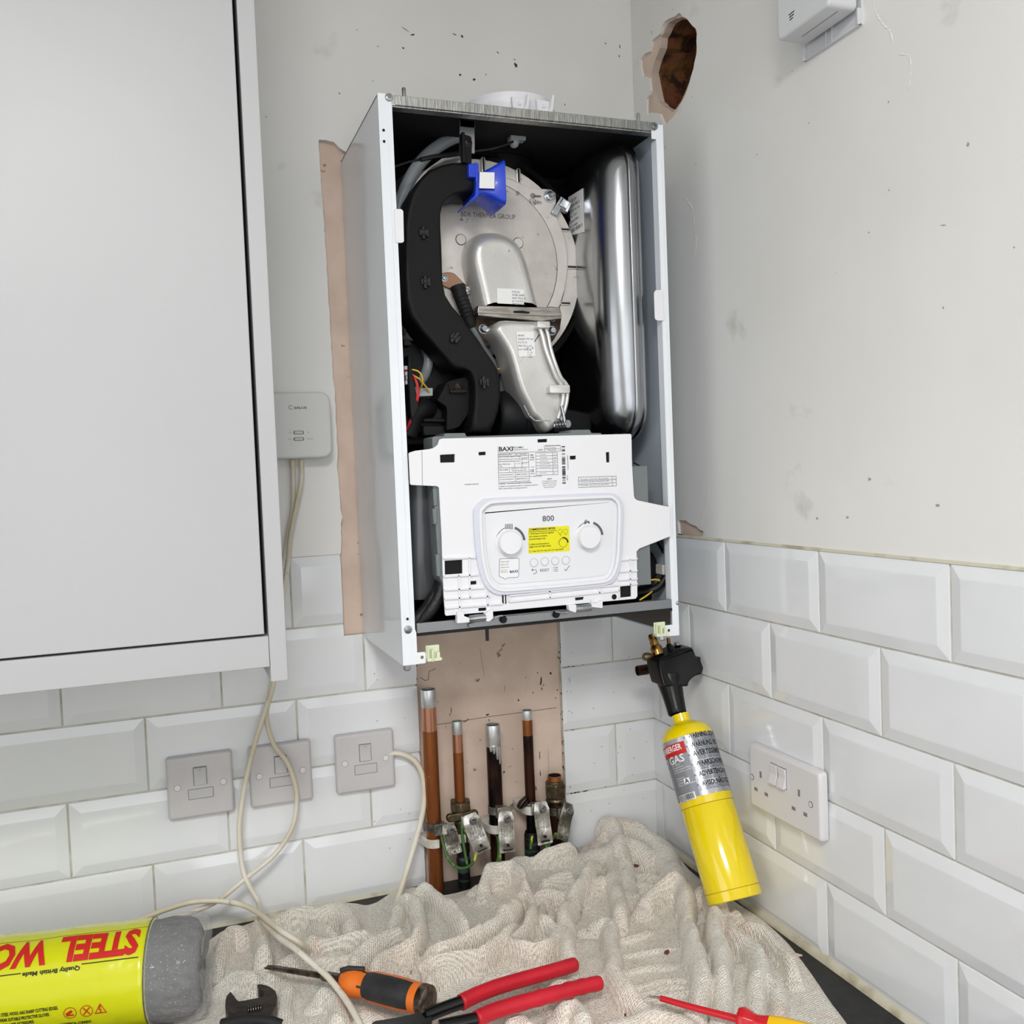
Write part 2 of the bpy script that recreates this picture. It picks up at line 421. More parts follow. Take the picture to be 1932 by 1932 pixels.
# marks on bare plaster
sc2=BM()
for (x,z),(a,b_,r) in zip([(-0.3455,1.1582),(-0.2873,1.1444),(-0.2854,1.1355),(-0.3018,1.1987),(-0.299,1.2005),(-0.2574,1.1817),(-0.2106,1.1696),(-0.1958,1.1876),(-0.1952,1.1743),(-0.179,1.1967),(-0.2031,1.0676),(-0.2641,1.0502),(-0.178,1.2504),(-0.3281,1.23),(-0.2353,1.1606),(-0.1723,1.1562),(-0.3655,1.1744),(-0.1683,1.169),(-0.2442,1.0319),(-0.2907,1.0909),(-0.4015,1.1611),(-0.2032,1.0389),(-0.2012,1.2002),(-0.3553,1.134),(-0.348,1.1521)],
    [(.001,.006,0),(.004,.0015,.2),(.001,.002,0),(.001,.003,-.3),(.001,.003,-.3),(.0004,.006,-.1),(.001,.003,-.3),(.002,.008,-.2),(.0015,.003,0),(.003,.0025,0),(.001,.008,0),(.003,.002,.5),(.001,.001,0),(.001,.001,0),(.002,.0018,0),(.001,.002,0),(.001,.001,0),(.001,.002,0),(.001,.001,0),(.001,.001,0),(.001,.002,0),(.001,.006,0),(.001,.0015,0),(.0004,.004,.2),(.0008,.003,0)]):
    blot(x,z,a,b_,rot=r,d=.0077,bm=sc2)
for seg in ([(325,723),(700,665),(940,635)],[(1010,628),(1195,600)],[(185,385),(225,390),(240,400),(260,365),(270,330),(310,318)]):
    pass
def line(bm,pts,wd,d,ax='Y',mi=0):
    for p,q in zip(pts,pts[1:]):
        p,q=Vector(p),Vector(q); n=(q-p).normalized(); n=Vector((-n.y,n.x))*wd/2; e=(q-p).normalized()*wd*.25
        vs=[bm.verts.new(P3(*t,d,ax)) for t in (p-n-e,q-n+e,q+n+e,p+n-e)]; bm.faces.new(vs).material_index=mi
line(sc2,[(-0.3692,1.1394),(-0.3442,1.1393),(-0.2863,1.141),(-0.2316,1.1405),(-0.1942,1.1408),(-0.1718,1.1406)],.0007,.0077)
line(sc2,[(-0.3916,1.2143),(-0.3844,1.2088),(-0.3796,1.2098),(-0.3774,1.2221),(-0.3675,1.2252)],.0008,.0077)
line(sc2,[(-0.2952,1.2482),(-0.2919,1.2201),(-0.2899,1.2048)],.0003,.0077)
line(sc2,[(-0.1887,1.0754),(-0.1884,1.0544),(-0.1897,1.0324)],.0003,.0077)
obj('plaster_mark',sc2,'scuff',wallb,smooth=0,label='pencil line and dark specks on bare plaster')
# grime at the tile edges around the bare plaster
gr=BM()
for _ in range(60):
    z=random.uniform(.93,1.27); blot(random.choice([-.4008,-.1663])+random.gauss(0,.0012),z,.0012,.0025,ax='Y',d=-.0009,bm=gr)
for _ in range(26): blot(-.16+abs(random.gauss(0,.02)),random.choice([1.1045,1.002,1.207])+random.gauss(0,.0015),.0035,.0012,d=-.0009,bm=gr)
for _ in range(30): blot(random.uniform(-.16,-.02),random.uniform(.96,1.25),.0008,.001,d=-.0073,bm=gr)
for _ in range(14): blot(random.uniform(-.5,-.41),random.uniform(.93,1.25),.0008,.0009,d=-.0073,bm=gr)
obj('grime',gr,'scuff',wallb,smooth=0,label='dark grime at the cut tile edges')

# right wall
wr=BM()
hole=rag([(-0.11,2.1802),(-0.131,2.1772),(-0.1539,2.1675),(-0.1701,2.1528),(-0.1833,2.1395),(-0.1901,2.1236),(-0.1857,2.1054),(-0.1774,2.0858),(-0.1624,2.0714),(-0.1503,2.0615),(-0.1393,2.0538),(-0.1259,2.0493),(-0.1137,2.0469),(-0.093,2.0622),(-0.0719,2.0795),(-0.0654,2.0977),(-0.0612,2.1119),(-0.0558,2.1298),(-0.0666,2.1441),(-0.0834,2.1555),(-0.0875,2.1691)],.0012,.008)
chip=rag([(-0.147,2.1775),(-0.1568,2.1676),(-0.1678,2.1602),(-0.1809,2.145),(-0.1938,2.1305),(-0.1914,2.1173),(-0.1904,2.1005),(-0.1817,2.084),(-0.1727,2.0732),(-0.1628,2.0595),(-0.1526,2.0517),(-0.1387,2.0451),(-0.1252,2.0381),(-0.1099,2.0361),(-0.0974,2.0336),(-0.0888,2.0453),(-0.0819,2.0565),(-0.0708,2.0619),(-0.0549,2.0687),(-0.0436,2.0675),(-0.0418,2.0815),(-0.0434,2.0936),(-0.0522,2.0965),(-0.0571,2.1009),(-0.0545,2.1114),(-0.0539,2.1217),(-0.0424,2.1283),(-0.0326,2.1329),(-0.027,2.1496),(-0.0278,2.1604),(-0.0416,2.1641),(-0.0579,2.1603),(-0.0636,2.1672),(-0.0653,2.1727),(-0.0782,2.1732),(-0.0909,2.1722),(-0.0976,2.1798),(-0.1041,2.1836),(-0.1193,2.182),(-0.134,2.1776)],.0009,.006)
hx=.003
prism(wr,[(YF-.1,0),(.1,0),(.1,HC+.05),(YF-.1,HC+.05)],hx,hx+.012,[hole],ax='X')
wallr=st(obj('wall_right',wr,'plaster',smooth=0))
b=BM()
hb=[(hole[i][0]*1.0,hole[i][1]) for i in range(len(hole))]
hc=(-.105,2.11)
rings=[(1.0,.004),(1.04,.03),(1.0,.06),(.97,.10),(.9,.15)]
prev=None
for k,(s,d) in enumerate(rings):
    vs=[bm_v for bm_v in [b.verts.new((d+(random.uniform(-.004,.004) if 0<k<4 else 0),hc[0]+(y-hc[0])*s+(random.uniform(-.002,.002) if k else 0),hc[1]+(z-hc[1])*s+(random.uniform(-.002,.002) if k else 0))) for y,z in hb]]
    if prev:
        for i in range(len(vs)): b.faces.new((prev[i],prev[(i+1)%len(vs)],vs[(i+1)%len(vs)],vs[i]))
    prev=vs
b.faces.new(prev)
obj('brick_hole',b,'brick',wallr,smooth=0,label='rough brick inside the cut hole')
lowchip=rag([(-0.0966,1.4349),(-0.1209,1.4353),(-0.1344,1.4302),(-0.1487,1.4282),(-0.1578,1.4231),(-0.1693,1.4207),(-0.1682,1.4144),(-0.1571,1.4113),(-0.0984,1.4092)],.0007,.005)
b=prism(BM(),[(YF,TZ),(0,TZ),(0,HC),(YF,HC)],.0032,-.001,[chip,lowchip],ax='X')
obj('paint_layer',b,'paint',wallr,smooth=0,label='cream white painted plaster')
# raised filler edges and cracks
b=BM()
def ridge(pts,r): tube(b,[(.0005+random.gauss(0,.00015),y+random.gauss(0,.0006),z) for y,z in cr(pts,7,False)],r*1.7,8)
ridge([(-0.5402,2.0072),(-0.5428,1.993),(-0.5516,1.9783),(-0.5617,1.9651),(-0.5672,1.951)],.0011)
ridge([(-0.5755,1.9348),(-0.5882,1.9283),(-0.5906,1.9149),(-0.5872,1.8944)],.0011)
ridge([(-0.1442,1.9145),(-0.1657,1.8906),(-0.1725,1.8622),(-0.1739,1.8382),(-0.1673,1.822)],.0011)
ridge([(-0.1938,1.8013),(-0.1876,1.788),(-0.1805,1.76),(-0.1753,1.7373)],.0009)
ridge([(-0.004,2.2643),(-0.0047,2.2155),(-0.004,2.1282),(-0.0049,2.0823)],.0009)
ridge([(-0.1913,1.5003),(-0.1862,1.4757),(-0.1774,1.455),(-0.1649,1.438),(-0.1579,1.4252)],.001)
obj('filler_ridge',b,'paint',wallr,smooth=60)
sc3=BM()
for (y,z),(a,b_,r) in zip([(-0.43,1.917),(-0.6615,1.8138),(-0.5594,1.8925),(-0.5572,1.8013),(-0.5259,1.7646),(-0.6295,1.7457),(-0.2611,1.8179),(-0.4703,1.7323),(-0.6274,1.6646),(-0.7109,1.7044),(-0.1766,2.0448),(-0.1804,1.9494),(-0.0856,1.9875),(-0.0959,2.0011),(-0.13,2.1896),(-0.0662,2.1863),(-0.0173,2.1584),(-0.1731,1.8443),(-0.4016,1.9889),(-0.3258,1.9147)],
   [(.001,.0012,0),(.0015,.002,0),(.001,.001,0),(.001,.001,0),(.0015,.001,0),(.005,.0005,.2),(.0007,.0007,0),(.0007,.0007,0),(.001,.0012,0),(.001,.001,0),(.0006,.0012,0),(.001,.001,0),(.001,.004,0),(.001,.003,.3),(.001,.001,0),(.001,.003,0),(.002,.0008,0),(.001,.0012,0),(.001,.001,0),(.0008,.001,0)]):
    blot(y,z,a*1.3,b_*1.3,rot=r,ax='X',d=-.0013,bm=sc3)
for (y,z) in [(-0.4264,1.4477),(-0.4805,1.4507),(-0.6152,1.4673),(-0.5175,1.4946)]: blot(y,z,.003,.002,ax='X',d=-.0013,bm=sc3)
obj('scuff_mark',sc3,'scuff_soft',wallr,smooth=0,label='faint scuffs')
A=BM(); tiles(A,'X',[(1,False),(2,True),(3,False),(4,True),(5,False)],YF,0,-.226); clip(A,(0,-.0015,0),(0,1,0)); clip(A,(0,YF,0),(0,-1,0))
obj('tiling',A,'tile_glaze',wallr,smooth=0,label='white bevelled brick tiles')
g=BM(); box(g,-.0005,.0032,YF,0,WT,TZ); obj('grout',g,'grout',wallr,smooth=0)
g=BM(); prism(g,[(0,TZ-.001),(-.0035,TZ-.001),(-.0025,TZ+.0015),(0,TZ+.003)],YF,-.01,ax='Y'); obj('tile_top_bead',g,'caulk',wallr)
o=st(obj('floor',box(BM(),XL-.1,.1,YF-.1,.1,-.05,0),'floor_vinyl',smooth=0))
st(obj('ceiling',box(BM(),XL-.1,.1,YF-.1,.1,HC,HC+.05),'ceiling_paint',smooth=0))
st(obj('wall_left',prism(BM(),[(YF,0),(0,0),(0,HC),(YF,HC)],XL-.1,XL,[[(-2.4,1),(-.8,1),(-.8,2.2),(-2.4,2.2)]],ax='X'),'paint',smooth=0))
b=BM()
for y0,y1,z0,z1 in ((-2.4,-.8,1,1.05),(-2.4,-.8,2.15,2.2),(-2.4,-2.35,1.05,2.15),(-.85,-.8,1.05,2.15)): box(b,XL-.08,XL-.04,y0,y1,z0,z1)
st(obj('fill_window_2',b,'cab_white',smooth=0,bev=.004))  # unseen frame made up to go with the left fill light
st(obj('wall_front',prism(BM(),[(XL,0),(0,0),(0,HC),(XL,HC)],YF-.1,YF,[[(-1.7,1),(-.1,1),(-.1,2.2),(-1.7,2.2)]]),'paint',smooth=0))
b=BM()
for x0,x1,z0,z1 in ((-1.7,-.1,1,1.05),(-1.7,-.1,2.15,2.2),(-1.7,-1.65,1.05,2.15),(-.15,-.1,1.05,2.15),(-.92,-.88,1.05,2.15)): box(b,x0,x1,YF-.08,YF-.04,z0,z1)
fill_win=st(obj('fill_window_1',b,'cab_white',smooth=0,bev=.004))  # made-up frame around the fill light behind the camera
# caulk beads where the worktop meets the walls
b=BM(); prism(b,[(-.0005,.9),(-.0105,.9),(-.009,.9045),(-.005,.9075),(-.0005,.909)],YF+1.2,0,ax='Y'); st(obj('trim_1',b,'caulk',smooth=60))
b=BM(); prism(b,[(-.0005,.9),(-.007,.9),(-.005,.9045),(-.0005,.906)],XL,-.44,ax='X'); st(obj('trim_2',b,'caulk',smooth=60))

# ---------------- worktop and base cabinets ----------------
wt=prism(BM(),[(XL,-.001),(-.0008,-.001),(-.0008,-2.0),(-.62,-2.0),(-.62,-.62),(XL,-.62)],.86,.9,ax='Z')
tag(obj('worktop',wt,'worktop_black',bev=.002),'black L-shaped kitchen worktop under the dust sheet','worktop')
def carcass(name,label,x0,x1,y0,y1,doors,face):
    t=thing(name,label,'cabinet',((x0+x1)/2,(y0+y1)/2,0),'base cabinets under the black worktop')
    b=BM(); box(b,x0,x1,y0,y1,.1,.859); obj('body',b,'cab_white',t,bev=.001)
    b=BM(); box(b,x0+.02,x1-.02,y0+.03,y1-.03,0,.1); obj('plinth',b,'cab_white',t)
    for a,c in doors:
        b=BM()
        if face=='Y': box(b,a+.002,c-.002,y0-.019,y0-.001,.105,.855)
        else: box(b,x0-.019,x0-.001,a+.002,c-.002,.105,.855)
        d=obj('door',b,'cab_white',t,bev=.002)
        b=BM()
        if face=='Y': tube(b,[((a+c)/2-.06,y0-.019,.8),((a+c)/2-.06,y0-.045,.8),((a+c)/2+.06,y0-.045,.8),((a+c)/2+.06,y0-.019,.8)],.005)
        else: tube(b,[(x0-.019,(a+c)/2-.06,.8),(x0-.045,(a+c)/2-.06,.8),(x0-.045,(a+c)/2+.06,.8),(x0-.019,(a+c)/2+.06,.8)],.005)
        obj('handle',b,'zinc',d,bev=0)
carcass('base_cabinet','white base cabinet run along the back wall below the worktop',XL+.01,-.63,-.58,-.01,[(-1.23,-.63),(-1.83,-1.23),(-2.43,-1.83)],'Y')
carcass('base_cabinet','white base cabinet run along the right wall below the worktop',-.58,-.01,-1.98,-.01,[(-1.3,-.64),(-1.96,-1.3)],'X')

# ---------------- wall cabinet ----------------
t=thing('wall_cabinet','large plain white kitchen wall cabinet at the left edge','cabinet',(-.9,-.17,1.32))
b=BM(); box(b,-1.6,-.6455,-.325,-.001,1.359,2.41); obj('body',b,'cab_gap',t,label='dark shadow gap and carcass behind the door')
b=BM(); box(b,-.6434,-.6256,-.35,-.001,1.3075,2.415); obj('end_panel',b,'cab_white',t,bev=.0006)
b=BM(); box(b,-1.6,-.6438,-.35,-.33,1.3237,1.3562); obj('light_rail',b,'cab_white',t,bev=.0006)
b=BM(); box(b,-1.6,-.6455,-.33,-.001,1.3445,1.3575); obj('bottom_panel',b,'cab_white',t)
b=BM(); box(b,-1.6,-.6476,-.349,-.331,1.3585,2.41); obj('door',b,'cab_white',t,bev=.0008)

# ---------------- ceiling light ----------------
t=thing('ceiling_light','square white ceiling light fitting out of frame above the room','lamp',(-1.0,-1.85,HC))
b=BM(); box(b,-1.31,-.69,-2.16,-1.54,2.392,2.4199); obj('housing',b,'cab_white',t,bev=.004)
# ---------------- boiler ----------------
BX0,BX1,BZ0,BZ1,BYF=-.4756,-.0885,1.2865,1.9775,-.241
B=thing('combi_boiler','wall-hung combi boiler with its front cover off showing ducts and white control panel','boiler',(-.282,0,1.2865))
b=BM(); box(b,BX0,BX0+.0012,BYF,.006,BZ0,BZ1); side=obj('side_panel',b,'boiler_white',B,smooth=0,label='glossy white left side panel')
b=BM(); box(b,BX1-.0012,BX1,BYF,.006,BZ0,BZ1); sideR=obj('side_panel',b,['case_inside'],B,smooth=0,label='right side panel seen from inside')
b=BM(); box(b,BX0,BX1,BYF+.004,.006,BZ1-.0025,BZ1-.001); box(b,BX0+.0013,BX1-.0013,-.004,.004,BZ0+.004,BZ1-.004); box(b,BX0+.0013,BX1-.0013,BYF+.01,-.004,BZ1-.006,BZ1-.003); obj('inner_lining',b,'black_lining',B,smooth=0)
# front flanges
fl=[(-0.476,1.9795),(-0.4567,1.9807),(-0.4565,1.9694),(-0.4616,1.9659)]
b=BM()
prism(b,[(BX0,BZ0),(-.4572,BZ0+.0),(-.4572,1.3255),(-.4585,1.33),(-.4585,1.965),(-.4545,1.965),(-.4545,BZ1),(BX0,BZ1)],BYF-.0005,BYF+.001)
box(b,-.4593,-.4584,BYF,BYF+.014,1.33,1.965); box(b,-.4650,-.4646,BYF-.0014,BYF,1.34,1.93)
prism(b,rrect(-.4720,-.4466,1.2868,1.3010,.002),BYF-.0006,BYF+.0008,[circ(-.4512,1.2945,.0022,12)])
obj('front_flange',b,'boiler_white',B,bev=.0008)
b=BM()
prism(b,[(BX1,BZ0),(-.0985,BZ0),(-.0985,1.955),(-.106,1.955),(-.106,BZ1-.003),(BX1,BZ1-.003)],BYF-.0005,BYF+.001)
box(b,-.0990,-.0982,BYF,BYF+.014,1.33,1.955); box(b,-.0935,-.0931,BYF-.0014,BYF,1.34,1.93)
prism(b,rrect(-.113,-.0886,1.2868,1.3020,.002),BYF-.0006,BYF+.0008,[circ(-.1045,1.2945,.0022,12)])
obj('front_flange',b,'boiler_white',B,bev=.0008)
b=BM(); prism(b,roundc([(-0.462,1.8405),(-0.4528,1.8411),(-0.4507,1.8386),(-0.4515,1.8022),(-0.4536,1.8007),(-0.4618,1.8003)],.002),-.2435,-.2415); obj('catch_tab',b,'panel_white',B,bev=.0004)
b=BM(); prism(b,roundc([(-0.0983,1.7553),(-0.1089,1.7543),(-0.111,1.7509),(-0.111,1.7159),(-0.1074,1.7138),(-0.0968,1.714)],.002),-.2435,-.2415); obj('catch_tab',b,'panel_white',B,bev=.0004)
# holes in flange
for x,z in [(-0.4703,1.9337),(-0.4703,1.9205)]+[(-0.4677,1.3438)]: 
    b=BM(); prism(b,circ(x,z,.0016,14),-.2425,-.2421); obj('screw_hole',b,'hole_black',B,smooth=0,label='small dark screw hole')
for x,z in [(-0.4617,1.9734),(-0.1014,1.972)]+[(-0.4674,1.3305)]:
    b=BM(); screw(b,(x,-.2415,z),.0038,h=.002); obj('screw',b,'zinc',B)
b=BM(); screw(b,(-.0895,-.2415,1.331),.0022,h=.002); obj('screw',b,'zinc',B)
b=BM(); lathe(b,[(.0045,0),(.0045,.006),(.003,.0075),(0,.0075)],(-.4695,-.236,BZ0),(0,0,-1),8); obj('screw',b,'zinc',B)
# galvanised top rail
b=BM(); box(b,-.4595,-.1,BYF-.0008,BYF+.006,1.9655,BZ1-.0006); box(b,-.4595,-.1,BYF+.002,BYF+.016,1.9635,1.9655); obj('top_rail',b,'galv',B,smooth=0,bev=.0006,label='brushed galvanised steel rail')
for x in (-.4387,-.1163):
    b=BM(); lathe(b,[(.0026,0),(.0026,.017),(.0022,.018),(0,.018)],(x,-.225,BZ1-.002),(0,0,1),14); obj('stud',b,'zinc',B)
# flue collar
fx=-.262; fy=-.118
b=BM(); lathe(b,[(.066,0),(.066,.03),(.0668,.032),(.0668,.036),(.0625,.037),(.0625,.048),(.0595,.048),(.0595,.0)],(fx,fy,BZ1-.001),(0,0,1),56); fc=obj('flue_collar',b,'panel_white',B,label='white round flue collar')
for x in [(-0.2716,2.0128),(-0.2369,2.0133)]:
    b=BM(); x0=x[0]
    prism(b,[(x0-.0085,1.979),(x0+.0085,1.979),(x0+.011,2.012),(x0-.011,2.014)],fy-.0695,fy-.064)
    prism(b,roundc([(x0-.006,1.985),(x0+.001,1.9795),(x0+.0075,1.988),(x0+.0115,2.018),(x0+.0085,2.017),(x0+.005,2.0),(x0-.001,1.992)],.002),fy-.079,fy-.0695)
    screw(b,(x0-.001,fy-.0695,2.005),.0025,h=.002)
    obj('flue_clip',b,'panel_white',fc,bev=.0008)
# bottom rail, tray
b=BM(); box(b,-.4560,-.0985,BYF-.0002,BYF+.005,1.3245,1.337); box(b,-.4560,-.0985,BYF+.002,BYF+.02,1.3240,1.3250); obj('bottom_rail',b,'zinc_flat',B,smooth=0,bev=.0008)
b=BM()
pl=[(-0.3908,1.3308),(-0.39,1.3259),(-0.2248,1.3255),(-0.225,1.332),(-0.242,1.3361),(-0.3611,1.3359)]
prism(b,roundc(pl,.001),-.2445,-.2425); obj('hinge_bracket',b,'zinc_flat',B,bev=.0005)
b=BM(); box(b,-.4560,-.0985,BYF-.001,BYF+.006,1.3212,1.3242); box(b,-.456,-.0985,BYF+.005,-.005,1.3222,1.3238); 
p=[(-0.3677,1.3225),(-0.3634,1.3227),(-0.3637,1.3065),(-0.3674,1.3065)]; prism(b,p,-.2425,-.2405)
obj('bottom_seal',b,'black_matte',B,smooth=0,label='black bottom gasket')
b=BM(); box(b,BX1-.0018,BX1-.0013,BYF+.02,-.004,BZ0+.002,1.322); obj('lower_side_shade',b,'side_shade',B,label='dark strip standing for shade low inside the right panel')  # thin dark box paints the shade below the rail onto the panel
for x,z in [(-0.3447,1.3324),(-0.2719,1.3323)]:
    b=BM(); lathe(b,[(.0047,0),(.0047,.003),(.0038,.0045),(0,.0045)],(x,-.2445,z),(0,-1,0),24)
    lathe(b,[(.0024,.0046),(.0024,.0049),(0,.0049)],(x,-.2445,z),(0,-1,0),6); obj('bolt',b,'torch_black',B)
# cream clips at the bottom corners
def cclip(x0,x1,z0,z1):
    b=BM(); box(b,x0,x1,-.25,-.238,z0,z0+.004); box(b,x0,x1-.001,-.243,-.24,z0,z1); box(b,x0+.005,x0+.0075,-.252,-.24,z0,z1-.004); box(b,x0+.012,x1-.002,-.249,-.24,z0+.001,z1-.008)
    box(b,x0+.001,x0+.003,-.247,-.24,z0,z1-.001)
    obj('cover_clip',b,'clip_cream',B,bev=.0008,label='cream plastic clip')
cclip(-.4462,-.428,1.2895,1.3085); cclip(-.1275,-.1095,1.289,1.3075)
b=BM(); lathe(b,[(.0055,0),(.0055,.006),(.0035,.008),(0,.008)],(-.1135,-.236,1.289),(0,0,-1),8); obj('screw',b,'zinc',B)

# expansion vessel (flat pan shape, faces left and right)
b=BM()
vy0,vy1,vz0,vz1=-.226,-.03,1.556,1.966
o1=rrect(vy0+.004,vy1-.004,vz0+.004,vz1-.004,.045,8)
pillow(b,o1,-.1285,-.170,.038,12,'X',rd=.038)
pillow(b,o1,-.1285,-.1035,.022,8,'X',rd=.020)
pillow(b,rrect(vy0,vy1,vz0,vz1,.049,8),-.1315,-.1345,.0012,2,'X'); pillow(b,rrect(vy0,vy1,vz0,vz1,.049,8),-.1315,-.1255,.0015,3,'X')
pillow(b,rrect(vy0+.0015,vy1-.0015,vz0+.0015,vz1-.0015,.047,8),-.12,-.1165,.0015,3,'X')
ev=obj('expansion_vessel',b,'steel_vessel',B,smooth=50,label='shiny steel expansion vessel')
b=BM(); prism(b,[(-.108,1.857),(-.158,1.850),(-.158,1.910),(-.108,1.912)],-.1708,-.1703,ax='X'); lab=obj('rating_label',b,'sticker_white',ev,smooth=0)
b=BM()
U=Vector((0,-1,0))
for k,(s,wd) in enumerate([('ZILFLEX',.03),('EXPANSION VESSEL 7L',.04),('P max 3 bar  Pre 1.0 bar',.04),('T max 110 C',.03),('Membrane EPDM',.034),('TUV CE 0085',.03)]):
    text(b,s,(-.1711,-.1075-.0,1.9035-k*.0072),U,Z,.0042 if k<2 else .003,wd,align='L')
for i in range(16): 
    y=-.108-i*.003; w_=random.choice([.0007,.0014]); prism(b,[(y,1.859),(y-w_,1.859),(y-w_,1.864),(y,1.864)],-.1711,-.1711,ax='X')
obj('printing',b,'ink',lab,smooth=-1)
b=BM(); box(b,-.185,-.1845,-.232,-.17,1.56,1.567); 

# heat exchanger
hy=-.125
HX=(-.3125,1.8025)
b=BM()
slots=[]
ring=[]
for sx,sz in []: pass
lathe(b,[(.149,.10),(.149,.004),(.147,0),(.126,0),(.126,.004)],(HX[0],hy,HX[1]),(0,1,0),96)
hx=obj('heat_exchanger',b,'cast_alu',B,label='round cast aluminium heat exchanger door')
slp=[((1150,912),(1203,912),0),((1198,1140),(1247,1140),0),((1150,1360),(1213,1358),0)]
for p in [(-0.1859,1.8603),(-0.1768,1.8077),(-0.1891,1.7561)]:
    b=BM(); pillow(b,rrect(p[0]-.0085,p[0]+.0075,p[1]-.0028,p[1]+.0028,.0027,5),-.124,-.1275,.001,2); obj('rib',b,'cast_alu_fine',hx)
    b=BM(); prism(b,rrect(p[0]-.0075,p[0]+.0065,p[1]-.0012,p[1]+.0012,.0011,4),-.1279,-.1276); obj('slot',b,'black_matte',hx,smooth=0)
for p in [(-0.3056,1.9418),(-0.2544,1.9303)]:
    b=BM(); pillow(b,rrect(p[0]-.0032,p[0]+.0032,p[1]-.0105,p[1]+.0105,.003,5),-.124,-.1295,.001,2); obj('rib',b,'cast_alu_fine',hx)
    b=BM(); prism(b,rrect(p[0]-.0014,p[0]+.0010,p[1]-.0095,p[1]+.0095,.0011,4),-.1299,-.1296); obj('slot',b,'black_matte',hx,smooth=0)
# cover plate with lug
cv=[(-0.3994,1.8506),(-0.3916,1.8728),(-0.3745,1.898),(-0.3505,1.9161),(-0.3172,1.9273),(-0.2885,1.9283),(-0.2645,1.9244),(-0.2404,1.9131),(-0.2155,1.9144),(-0.2067,1.914),(-0.2001,1.9094),(-0.1995,1.9003),(-0.2018,1.8795),(-0.1948,1.8649),(-0.1879,1.848),(-0.1845,1.825),(-0.1859,1.8018),(-0.1908,1.7761),(-0.1994,1.7527),(-0.213,1.7292),(-0.234,1.7081),(-0.2695,1.6893),(-0.3135,1.6799),(-0.3559,1.6886),(-0.3874,1.7104),(-0.4042,1.7453),(-0.4092,1.7846),(-0.4063,1.824)]
b=BM(); pillow(b,cv,-.126,-.131,.0012,3); cvr=obj('door_plate',b,'cast_alu',hx)
cc=[(-0.3139,1.8099),(-0.2028,1.8145)]
R_=cc[1][0]-cc[0][0]
b=BM(); pillow(b,circ(cc[0][0],cc[0][1],R_,90),-.130,-.1332,.0009,2); inr=obj('inner_plate',b,'cast_alu',hx)
b=BM(); 
prev=None
lathe(b,[(R_+.0012,.0),(R_+.0004,.0)],(cc[0][0],-.1312,cc[0][1]),(0,1,0),90); obj('groove',b,'black_matte',hx,smooth=0)
for p in [(-0.344,1.8368),(-0.2607,1.8361)]:
    b=BM(); lathe(b,[(.0077,0),(.0077,.0004),(.0070,.0004)],(p[0],-.133,p[1]),(0,-1,0),28,mi=1); lathe(b,[(.0070,.0004),(.0066,.0016)],(p[0],-.133,p[1]),(0,-1,0),28); prism(b,circ(p[0],p[1],.0066,28),-.1346,-.1346); obj('boss',b,['cast_alu','black_matte'],hx,smooth=25)
b=BM(); 
pc=[(-0.3027,1.8717),(-0.2324,1.8951),(-0.2358,1.9028)]
text(b,'BDR THERMEA GROUP',(pc[0][0],-.1336,pc[0][1]),X,Z,.0068,[(-0.3418,1.8705),(-0.2629,1.8729)][1][0]-[(-0.3418,1.8705),(-0.2629,1.8729)][0][0])
text(b,'5.5Nm',(pc[1][0],-.1336,pc[1][1]),X,Z,.0062,.018)
prism(b,[(pc[2][0],pc[2][1]-.001),(pc[2][0]+.012,pc[2][1]-.001),(pc[2][0]+.012,pc[2][1]+.001),(pc[2][0],pc[2][1]+.001)],-.1336,-.1336)
lathe(b,[(.0034,0),(.0022,0)],(pc[2][0],-.1337,pc[2][1]),(0,-1,0),16)
o=obj('embossed_text',b,'cast_mark' if 'cast_mark' in MATS else 'cast_alu_fine',hx,smooth=-1)
o.data.materials[0]=mat('cast_mark',(112,108,104),.5,.4)
for (p,r) in zip([(-0.2101,1.9038)],(.0075,)):
    b=BM(); lathe(b,[(.0088,0),(.0088,.0012),(.0060,.0013),(.0060,.0055),(.0052,.006),(.0032,.006),(.0032,.010),(.0026,.011),(0,.011)],(p[0],-.131,p[1]),(0,-1,0),24); obj('nut',b,'zinc',hx)
# lug clip right
p=[(-0.19,1.892)][0]
b=BM(); M=Matrix.Translation((p[0],-.13,p[1]))@Matrix.Rotation(math.radians(28),4,'Y')
box(b,-.010,.010,-.004,.006,-.006,.010,M=M); box(b,-.012,-.002,-.006,.002,-.020,-.004,M=M); box(b,-.006,.006,-.0065,-.002,-.004,.008,M=M)
obj('spring_clip',b,'zinc',hx,bev=.001)
# black surround behind the exchanger
b=BM(); lathe(b,[(.163,.024),(.160,.014),(.152,.012),(.152,.11)],(HX[0]+.006,hy,HX[1]+.006),(0,1,0),72); obj('exchanger_shroud',b,'black_plastic',hx)
b=BM(); lathe(b,[(.052,0),(.052,.03),(.056,.03),(.056,.038)],(-.262,-.062,1.935),(0,0,1),48); obj('flue_socket',b,'black_plastic',B,label='black flue socket above the heat exchanger')
